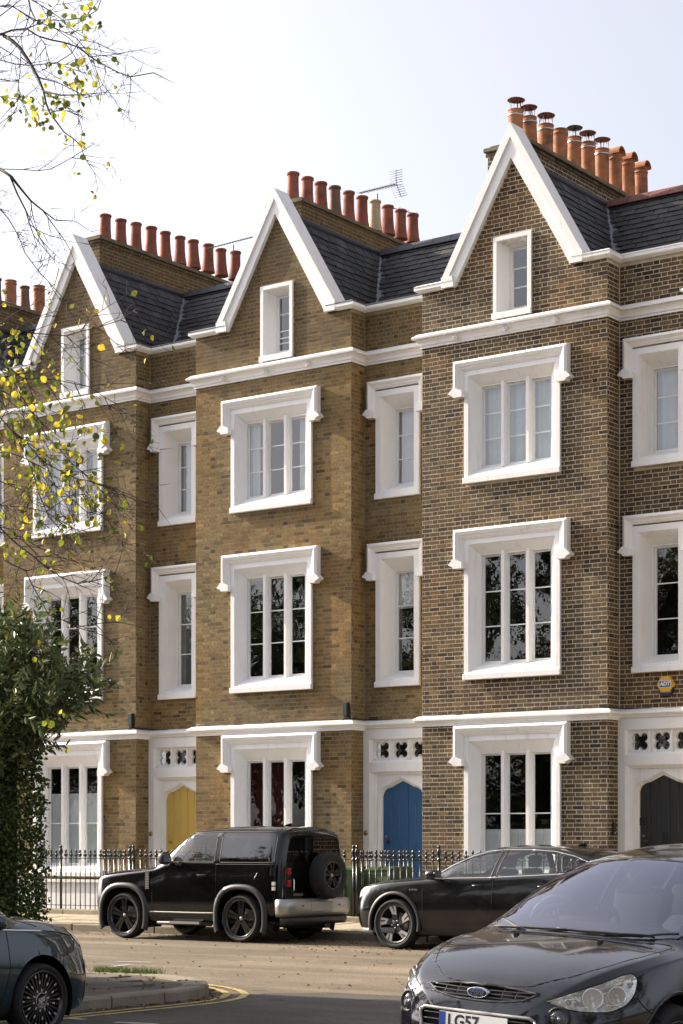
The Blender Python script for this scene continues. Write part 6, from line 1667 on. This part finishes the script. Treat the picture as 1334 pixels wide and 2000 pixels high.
bay_leaf = leaf_mat('bay_leaf', [(0, (.05, .075, .024)), (.5, (.105, .14, .048)), (.85, (.18, .21, .08)), (1, (.30, .28, .10))], .25, .35)
ivy_leaf = leaf_mat('ivy_leaf', [(0, (.03, .055, .013)), (.5, (.07, .11, .027)), (.9, (.13, .17, .04)), (1, (.23, .22, .05))], .2, .4)
far_leaf = leaf_mat('garden_leaf', [(0, (.02, .03, .01)), (.6, (.05, .06, .015)), (1, (.14, .11, .03))], .3)
dry_leaf = leaf_mat('dry_leaf', [(0, (.08, .045, .02)), (.4, (.19, .10, .035)), (.75, (.30, .16, .045)), (1, (.40, .27, .06))], .15, .8)
bark = mat('bark', (.055, .045, .04), .9, noise=.35, nscale=20, bump=.5)
twig_m = mat('twig_bark', (.06, .042, .035), .85, noise=.2)
rt = random.Random(21)

LIME = [(0, .0), (.22, .10), (.40, .30), (.47, .52), (.42, .72), (.26, .88), (.08, 1.0), (0, 1.06)]
BAYL = [(0, 0), (.10, .2), (.135, .45), (.10, .75), (0, 1.)]
IVYL = [(0, 0), (.28, .15), (.36, .45), (.22, .75), (0, 1.)]
def leaf_geo(shape, size, fold=.12, curl=.1):
    """half outline mirrored about the midrib, folded along it"""
    n = len(shape); vs = [(0, y * size, -curl * size * (y - .3) ** 2) for x, y in shape] + [(x * size, y * size, fold * x * size - curl * size * (y - .3) ** 2) for x, y in shape] + [(-x * size, y * size, fold * x * size - curl * size * (y - .3) ** 2) for x, y in shape]
    fs = [tuple(range(0, n)) and tuple([n + i for i in range(1, n - 1)][::1])] ; fs = []
    fs.append(tuple([0] + [n + i for i in range(1, n - 1)] + [n - 1])); fs.append(tuple([n - 1] + [2 * n + i for i in range(n - 2, 0, -1)] + [0]))
    return vs, fs
def rand_rot(r, droop=.0):
    q = Vector((r.gauss(0, 1), r.gauss(0, 1), r.gauss(0, 1) - droop)).normalized(); M = q.to_track_quat('Y', 'Z').to_matrix().to_4x4(); return M @ Matrix.Rotation(r.uniform(0, 6.28), 4, 'Y')
def leaf_templates(shape, size, m_, n, name, tones):
    out = []
    for k in range(n):
        v, f = leaf_geo(shape, size * (.75 + .5 * rt.random()), .1 + .3 * rt.random(), .1 + .35 * rt.random()); mb = MB(); mb.add(v, f); mb.tone = [tones(k, n)] * len(f); out.append((mb, mb.mesh(name, m_, recalc=False)))
    return out
def scatter(parent, name, tmpl, mats4, m_, limit=300, near_first=True):
    """the leaves that show largest as objects, the rest joined"""
    def big(M): p = project(*M.translation); return p[2] if (-10 < p[0] < 1344 and -10 < p[1] < 2010) else 0
    order = sorted(range(len(mats4)), key=lambda i: -big(mats4[i]))
    rest = MB(); rest.tone = []
    off = Vector(parent.location)
    for c, i in enumerate(order):
        k = rt.randrange(len(tmpl)); M = mats4[i].copy(); M.translation = M.translation - off
        if c < limit and big(mats4[i]) > 0: inst(name, tmpl[k][1], parent, mtx=M)
        else:
            mb = tmpl[k][0]; rest.add([tuple(M @ Vector(v)) for v in mb.v], mb.f); rest.tone += mb.tone
    if rest.v: rest.build('leaves', m_, parent, recalc=False, kind='stuff')

# ---- the lime overhanging from the left: trunk beyond the frame, limbs traced in space
def lime():
    T = thing('lime_tree', 'nearly bare lime tree with thin twigs and sparse yellow leaves reaching in from the left', 'tree', (-14.9, -21.2, .1))
    off = Vector(T.location)
    m = MB(); top = Vector((-14.2, -20.4, 9.5)); base = off
    tr = [base, base + Vector((.05, .02, 1.5)), base + Vector((.12, .15, 3.5)), base + Vector((.3, .4, 6)), top]
    m.tube([p - off for p in tr], [.24, .19, .165, .13, .08], 12); m.build('trunk', bark, T)
    def on_trunk(z):
        for a, b in zip(tr, tr[1:]):
            if a.z <= z <= b.z: return a.lerp(b, (z - a.z) / (b.z - a.z))
        return tr[-1] if z > tr[-1].z else tr[1]
    # limbs: (points in the photograph with distance, radius at frame edge, leafiness)
    limbs = [
        ([(-60, 95, 14.2), (0, 68, 14.0), (52, 56, 13.9), (100, 78, 13.8), (152, 92, 13.7), (205, 128, 13.6), (255, 150, 13.5), (300, 142, 13.4)], .013, .25),
        ([(-50, 150, 14.6), (0, 117, 14.5), (60, 128, 14.4), (112, 122, 14.4), (140, 104, 14.3), (158, 78, 14.2)], .010, .5),
        ([(8, 70, 14.0), (40, 95, 13.9), (60, 125, 13.8), (85, 178, 13.7), (97, 220, 13.6), (125, 258, 13.6), (158, 284, 13.5)], .008, .95),
        ([(85, 178, 13.7), (120, 186, 13.6), (160, 185, 13.5)], .004, 1.1),
        ([(-30, 60, 13.4), (25, 12, 13.3), (65, 40, 13.3), (120, 40, 13.2), (165, 35, 13.2), (190, 20, 13.2)], .007, .8),
        ([(-20, -30, 13.8), (55, -5, 13.8), (70, 40, 13.7), (55, 55, 13.7)], .006, .4),
        ([(-40, 20, 14.3), (20, 10, 14.3), (80, 45, 14.3), (150, 75, 14.2), (180, 110, 14.1), (200, 165, 14.1)], .006, .5),
        ([(-50, 310, 14.8), (0, 330, 14.7), (45, 331, 14.7), (100, 330, 14.6), (140, 308, 14.6), (178, 284, 14.5)], .006, .05),
        ([(0, 330, 14.7), (22, 345, 14.6), (60, 392, 14.6), (108, 430, 14.5), (148, 432, 14.5)], .007, .1),
        ([(20, 345, 14.6), (50, 410, 14.6), (66, 460, 14.5), (98, 500, 14.5)], .004, .05),
        ([(-40, 360, 14.4), (0, 408, 14.3), (30, 450, 14.2), (62, 512, 14.1), (95, 550, 14.0), (130, 590, 14.0)], .008, .12),
        ([(-60, 185, 14.6), (0, 188, 14.5), (40, 195, 14.5), (60, 180, 14.5)], .004, .9),
        ([(-60, 620, 13.2), (0, 632, 13.0), (60, 650, 12.9), (130, 656, 12.9), (190, 640, 12.8), (235, 625, 12.8)], .008, .8),
        ([(-60, 690, 13.4), (0, 720, 13.3), (50, 740, 13.2), (110, 742, 13.2), (175, 755, 13.1), (230, 790, 13.1)], .006, .7),
        ([(-60, 660, 13.6), (0, 690, 13.5), (40, 770, 13.4), (90, 850, 13.3), (140, 905, 13.2), (200, 960, 13.1)], .008, .9),
        ([(-60, 830, 13.0), (0, 815, 12.9), (50, 862, 12.9), (90, 905, 12.8), (150, 935, 12.8), (205, 950, 12.7)], .010, 1.1),
        ([(-60, 880, 13.8), (0, 878, 13.7), (60, 900, 13.6), (110, 950, 13.5), (170, 1000, 13.5), (215, 1020, 13.4)], .008, 1.0),
        ([(-60, 980, 13.4), (0, 985, 13.3), (45, 990, 13.2), (90, 1000, 13.2), (130, 1030, 13.1)], .006, 1.0),
        ([(-60, 1030, 14.0), (0, 1030, 13.9), (40, 1068, 13.8), (90, 1108, 13.7), (150, 1140, 13.7), (225, 1120, 13.6)], .011, .6),
        ([(-60, 1100, 13.6), (0, 1090, 13.5), (50, 1115, 13.5), (95, 1200, 13.4), (150, 1225, 13.4), (225, 1215, 13.3)], .008, .6),
        ([(-60, 740, 13.0), (0, 770, 13.0), (30, 850, 12.9), (55, 900, 12.9), (75, 960, 12.8), (95, 1010, 12.8)], .006, .7),
        ([(-60, 1000, 14.2), (0, 1025, 14.1), (60, 1060, 14.0), (100, 1050, 14.0), (145, 1042, 13.9), (180, 1030, 13.9)], .005, .4),
        ([(-60, 905, 13.5), (0, 940, 13.4), (55, 960, 13.3), (120, 970, 13.2), (165, 965, 13.2)], .005, .7)]
    tw = MB(); leaves = []
    def grow(p, d, ln, r, lev, leafy):
        n = max(3, int(ln / .06)); pts = [p]; dd = d.normalized(); bend = Vector((rt.gauss(0, .05), rt.gauss(0, .05), rt.uniform(-.09, .05)))
        for k in range(n):
            dd = (dd + bend + Vector((rt.gauss(0, .07), rt.gauss(0, .07), rt.gauss(0, .07)))).normalized(); pts.append(pts[-1] + dd * ln / n)
        tw.tube([q - off for q in pts], [r * (1 - .75 * k / n) for k in range(n + 1)], 4, 0, True, False)
        for k in range(1, n + 1):
            if lev < 2 and rt.random() < (.6 if lev == 0 else .45):
                a = Vector((rt.gauss(0, 1), rt.gauss(0, 1), rt.gauss(0, 1))); a = (a - dd * a.dot(dd)).normalized()
                grow(pts[k], dd * .75 + a * .7, ln * rt.uniform(.3, .55), max(.0024, r * .7), lev + 1, leafy)
            if rt.random() < leafy * .05:
                M = rand_rot(rt, 1.1); M.translation = pts[k] + Vector((rt.gauss(0, .02), rt.gauss(0, .02), -.02)); leaves.append(M)
    for pts, r0, leafy in limbs:
        P = [at_cam(*q) for q in pts]
        if pts[0][0] < -20:
            st = on_trunk(max(2.6, P[0].z - .9)); P = [st, st.lerp(P[0], .5) + Vector((0, 0, .15))] + P
        # subdivide with a little crookedness
        Q = [P[0]]
        for a, b in zip(P, P[1:]):
            k = max(1, int((b - a).length / .10))
            for j in range(1, k + 1): Q.append(a.lerp(b, j / k) + Vector((rt.gauss(0, .006), rt.gauss(0, .006), rt.gauss(0, .006))) * (1 if j < k else 0))
        n = len(Q); rs = [max(.0022, r0 * (1.6 - 1.5 * k / (n - 1)) + .002) for k in range(n)]
        m = MB(); m.tube([q - off for q in Q], rs, 6); m.build('branch', bark, T)
        for k in [q for q in range(2, n) for _ in range(2 if pts[-1][1] > 600 else 1)]:
            f = k / n
            if project(*Q[k])[0] < -60: continue
            if rt.random() < .85:
                d = (Q[k] - Q[k - 1]).normalized(); a = Vector((rt.gauss(0, 1), rt.gauss(0, 1), rt.gauss(0, 1.1))); a = (a - d * a.dot(d)).normalized()
                grow(Q[k], d * .8 + a * .75, rt.uniform(.2, .62) * (1.15 - .4 * f), max(.0034, rs[k] * .6) if rs[k] < .006 else .005, 0, leafy)
    # loose clumps of leaves seen against the sky
    for px, py, z, n, sp in ((30, 700, 13.0, 16, 34), (75, 830, 12.9, 18, 36), (130, 870, 12.9, 16, 26), (185, 965, 12.8, 8, 16), (150, 920, 12.9, 16, 26), (20, 800, 13.1, 14, 30), (70, 930, 13, 12, 30), (35, 640, 13, 8, 24), (130, 810, 13, 10, 20), (50, 1010, 13.3, 14, 36), (15, 930, 13.4, 10, 26), (112, 20, 13.4, 6, 30), (148, 18, 13.3, 7, 22), (140, 168, 13.6, 14, 26), (105, 205, 13.6, 11, 22), (82, 222, 13.6, 12, 18), (40, 195, 13.8, 9, 18), (135, 275, 13.6, 5, 16), (120, 115, 13.7, 8, 20), (165, 130, 13.6, 5, 20), (100, 30, 13.3, 5, 18), (170, 40, 13.3, 8, 16), (60, 825, 12.9, 14, 40), (115, 900, 12.8, 22, 40), (170, 950, 12.8, 16, 34), (60, 740, 13.2, 16, 40), (20, 690, 13.2, 14, 30), (90, 770, 13.2, 12, 40), (40, 990, 13.3, 12, 40), (100, 1010, 13.2, 8, 40), (30, 860, 13.3, 10, 40), (150, 870, 13.0, 10, 30), (15, 1050, 13.6, 8, 30), (120, 960, 13.2, 10, 30), (110, 1400, 13.2, 6, 14)):
        for _ in range(int(n * (1.9 if py < 400 else 1.25))):
            M = rand_rot(rt, 1.1); M.translation = at_cam(px + rt.gauss(0, sp), py + rt.gauss(0, sp), z + rt.gauss(0, .25)); leaves.append(M)
    M = (Matrix.Rotation(PI, 4, 'X')); M = Matrix.Rotation(YAW, 4, 'Z') @ Matrix.Rotation(-PI / 2, 4, 'X'); M.translation = at_cam(131, 1462, 13.0); leaves.append(M)
    tw.build('twigs', twig_m, T, recalc=False, kind='stuff')
    tm = leaf_templates(LIME, .042, lime_leaf, 16, 'leaf', lambda k, n: min(1, max(0, (k + .5) / n + rt.uniform(-.05, .05))))
    scatter(T, 'leaf', tm, leaves, lime_leaf, 300)
lime()

# ---- evergreen shrub leaning over the hedge, and the clipped hedge below it
def shrub():
    T = thing('laurel_tree', 'bushy evergreen with long narrow grey green leaves rising above the clipped hedge', 'tree', tuple(at_cam(-60, 1940, 22.5)))
    T.location.z = .1; off = Vector(T.location)
    m = MB()
    tips = [(-40, 1300), (20, 1240), (60, 1210), (100, 1290), (150, 1320), (190, 1340), (140, 1380), (60, 1390), (20, 1330), (110, 1420), (-80, 1250), (0, 1430)]
    fork = off + Vector((.1, .05, 2.1))
    m.tube([(0, 0, 0), (.05, .02, 1.1), tuple(fork - off)], [.05, .042, .035], 8); m.build('trunk', bark, T)
    lv = []
    br = MB()
    for tx, ty in tips:
        e = at_cam(tx, ty, rt.uniform(21.0, 22.6)); mid = fork.lerp(e, .5) + Vector((0, 0, .15)); br.tube([fork - off, mid - off, e - off], [.02, .012, .004], 5)
    blobs = [((-30, 1290), 55, 330), ((30, 1240), 36, 260), ((75, 1240), 30, 150), ((20, 1330), 55, 420), ((90, 1310), 42, 340), ((140, 1330), 32, 210), ((170, 1335), 20, 80), ((150, 1370), 30, 150), ((90, 1385), 42, 280), ((30, 1410), 46, 320), ((120, 1405), 20, 60), ((-40, 1400), 50, 250), ((5, 1215), 24, 90), ((-60, 1220), 40, 120), ((60, 1290), 60, 260), ((20, 1440), 42, 380), ((60, 1440), 24, 120), ((0, 1480), 36, 240), ((10, 1370), 60, 380)]
    for (bx, by), sp, n in blobs:
        # sprigs: short shoots carrying leaves all along
        for _ in range(int(n / 9)):
            a = at_cam(bx + rt.gauss(0, sp * .62), by + rt.gauss(0, sp * .5), 21.8 + rt.gauss(0, .45)); d = Vector((rt.gauss(.15, .6), rt.gauss(0, .6), rt.gauss(.35, .5))).normalized(); ln = rt.uniform(.16, .34)
            br.tube([a - off, a + d * ln - off], [.004, .002], 3, cap=False)
            for k in range(11):
                q = a + d * ln * (k / 10); w = Vector((rt.gauss(0, 1), rt.gauss(0, 1), rt.gauss(0, 1))); w = (w - d * w.dot(d)).normalized(); y = (d * .7 + w * .8 + Vector((0, 0, -.15))).normalized()
                M = y.to_track_quat('Y', 'Z').to_matrix().to_4x4() @ Matrix.Rotation(rt.uniform(0, 6.28), 4, 'Y'); M.translation = q; lv.append(M)
    br.build('branches', bark, T, recalc=False, kind='stuff')
    tm = leaf_templates(BAYL, .112, bay_leaf, 12, 'leaf', lambda k, n: (k + .5) / n)
    scatter(T, 'leaf', tm, lv, bay_leaf, 300)
shrub()
def hedge():
    T = thing('ivy_hedge', 'tall clipped dark green ivy hedge standing behind the teal car', 'hedge', (-17.9, -17.0, .1)); off = Vector(T.location)
    x0, x1, y0, y1, zt = -20.5, -16.02, -19.5, -14.66, 3.45
    m = MB(); m.box(x0 + .22 - off.x, x1 - .22 - off.x, y0 + .22 - off.y, y1 - .22 - off.y, 0, zt - .25 - off.z); m.build('stems', mat('hedge_core', (.02, .022, .012), .95), T)
    tm = leaf_templates(IVYL, .052, ivy_leaf, 14, 'leaf', lambda k, n: (k + .5) / n)
    st = MB(); st.tone = []
    def put(p, nrm):
        k = rt.randrange(14); y = (nrm * .5 + Vector((rt.gauss(0, .8), rt.gauss(0, .8), rt.gauss(-.5, .7)))).normalized(); M = y.to_track_quat('Y', 'Z').to_matrix().to_4x4() @ Matrix.Rotation(rt.uniform(0, 6.28), 4, 'Y'); M.translation = p - off
        mb = tm[k][0]; st.add([tuple(M @ Vector(v)) for v in mb.v], mb.f); st.tone += mb.tone
    for _ in range(34000):
        f = rt.random(); z = rt.uniform(.05, zt)
        if f < .62: p = Vector((x1, rt.uniform(-18.2, y1), z)); n = Vector((1, 0, 0))
        elif f < .84: p = Vector((rt.uniform(-18.3, x1), y1, z)); n = Vector((0, 1, 0))
        else: p = Vector((rt.uniform(-18.5, x1), rt.uniform(-18, y1), zt)); n = Vector((0, 0, 1))
        w = mnoise.noise(p * 1.6) * .10 + mnoise.noise(p * 5) * .07
        put(p + n * (w + rt.gauss(-.02, .05)), n)
    st.build('leaves', ivy_leaf, T, recalc=False, kind='stuff')
hedge()

# ---- trees and hedge of the garden across the road: out of the picture, they shade the corner and show in panes and car doors
def garden_mass():
    br = MB(); r = random.Random(50); v_leaf = ((-.4, 0, 0), (0, -.6, 0), (.4, 0, 0), (0, .7, 0)); tone = []
    def leafq(c, s):
        M = rand_rot(r); M.translation = c; br.add([tuple(M @ (Vector(v) * s)) for v in v_leaf], [(0, 1, 2, 3)], 1); tone.append(r.random())
    for (x, y, h, R, n) in ((-30, -20.5, 6.5, 2.8, 26), (-36.5, -21, 8.5, 3.4, 24), (-44, -21.5, 11, 3.8, 24), (-51.5, -22, 12.5, 4, 24), (-59, -21, 13, 4, 22), (-68, -22, 13, 4.2, 20),
                         (-33, -30.5, 16, 5, 40), (-40.5, -31.5, 16, 5, 38), (-48.5, -31, 16.5, 5, 34), (-57, -32, 16, 5, 28), (-27, -38, 15, 4.6, 26),
                         (4.5, -18, 9, 4, 16), (9, -26, 10, 4.2, 14), (-3., -44, 9, 4, 14), (-15, -46, 11, 4, 14)):
        o = Vector((x, y, 0)); br.tube([o, o + Vector((.1, .1, h * .35)), o + Vector((.15, 0, h * .6))], [.28, .2, .12], 8)
        for k in range(46):
            a = r.uniform(0, 6.28); z0 = h * r.uniform(.2, .6); d = Vector((math.cos(a), math.sin(a), r.uniform(.2, 1.5))).normalized(); ln = R * r.uniform(.7, 1.15); pts = [o + Vector((.12, .03, z0))]
            for j in range(5): d = (d + Vector((r.gauss(0, .15), r.gauss(0, .15), r.gauss(0, .12)))).normalized(); pts.append(pts[-1] + d * ln / 5)
            br.tube(pts, [.07, .05, .035, .022, .014, .006], 5)
            for j in range(12):
                q = pts[r.randrange(2, 6)]; e = (d + Vector((r.gauss(0, .8), r.gauss(0, .8), r.gauss(0, .7)))).normalized(); t2 = q + e * r.uniform(.4, 1.3); br.tube([q, t2], [.012, .004], 3, cap=False)
                for _ in range(n): leafq(q.lerp(t2, r.random()) + Vector((r.gauss(0, .2), r.gauss(0, .2), r.gauss(0, .2))), r.uniform(.10, .20))
    for _ in range(16000):
        f = r.random(); leafq(Vector((r.uniform(-75, -21.5), -16.6 + r.gauss(0, .12), r.uniform(.1, 2.3))), r.uniform(.10, .17))
    br.box(-75, -21.5, -17.6, -16.75, 0, 2.2, 2)
    n0 = len(br.f); full = []; it = iter(tone)
    for mi in br.mi: full.append(next(it) if mi == 1 else 0.)
    br.tone = full
    br.build('garden_trees', [bark, far_leaf, mat('hedge_core')], recalc=False, kind='stuff')
garden_mass()

# ---- fallen leaves
def litter():
    st = MB(); st.tone = []; r = random.Random(5); v, f = leaf_geo(LIME, .038, .25, .5); v2, f2 = leaf_geo(IVYL, .045, .4, .6)
    def put(x, y, z):
        s = r.uniform(.6, 1.3); M = Matrix.Rotation(r.uniform(0, 6.3), 4, 'Z') @ Matrix.Rotation(r.gauss(0, .25), 4, 'X') @ Matrix.Rotation(r.gauss(0, .25), 4, 'Y') @ Matrix.Scale(s, 4); M.translation = Vector((x, y, z + .012))
        a, b = (v, f) if r.random() < .6 else (v2, f2); st.add([tuple(M @ Vector(q)) for q in a], b); t = min(1, max(0, r.gauss(.5, .3))); st.tone += [t] * len(b)
    for _ in range(330): put(r.uniform(-27, -12), -3.75 - abs(r.gauss(0, .5)), .0)
    for _ in range(260): put(r.uniform(-25, -9), r.uniform(-13.2, -3.8), .0)
    for _ in range(160): put(r.uniform(-19, -13.5), r.gauss(-5.6, .7), .0)
    for _ in range(90): put(r.gauss(-19.3, 1.2), r.gauss(-4.2, .6), .0)
    for _ in range(110): t = r.random(); q = Vector(KERB[1]).lerp(Vector(KERB[6]), t); put(q.x + .14 + r.gauss(.02, .06), q.y - .06 + r.gauss(.1, .16), .0)
    for _ in range(60): put(-13.55 + .1 + abs(r.gauss(0, .06)), r.uniform(-16.8, -14.6), .0)
    for _ in range(60): put(r.uniform(-16, -13.9), r.uniform(-17, -13.7), .118)
    for _ in range(160): put(r.uniform(-30, -14), r.uniform(-3.3, -1.4), .15)
    tag(st.build('fallen_leaves', dry_leaf, recalc=False, kind='stuff'), 'orange and brown fallen leaves scattered over the road and gutters', 'leaves')
litter()
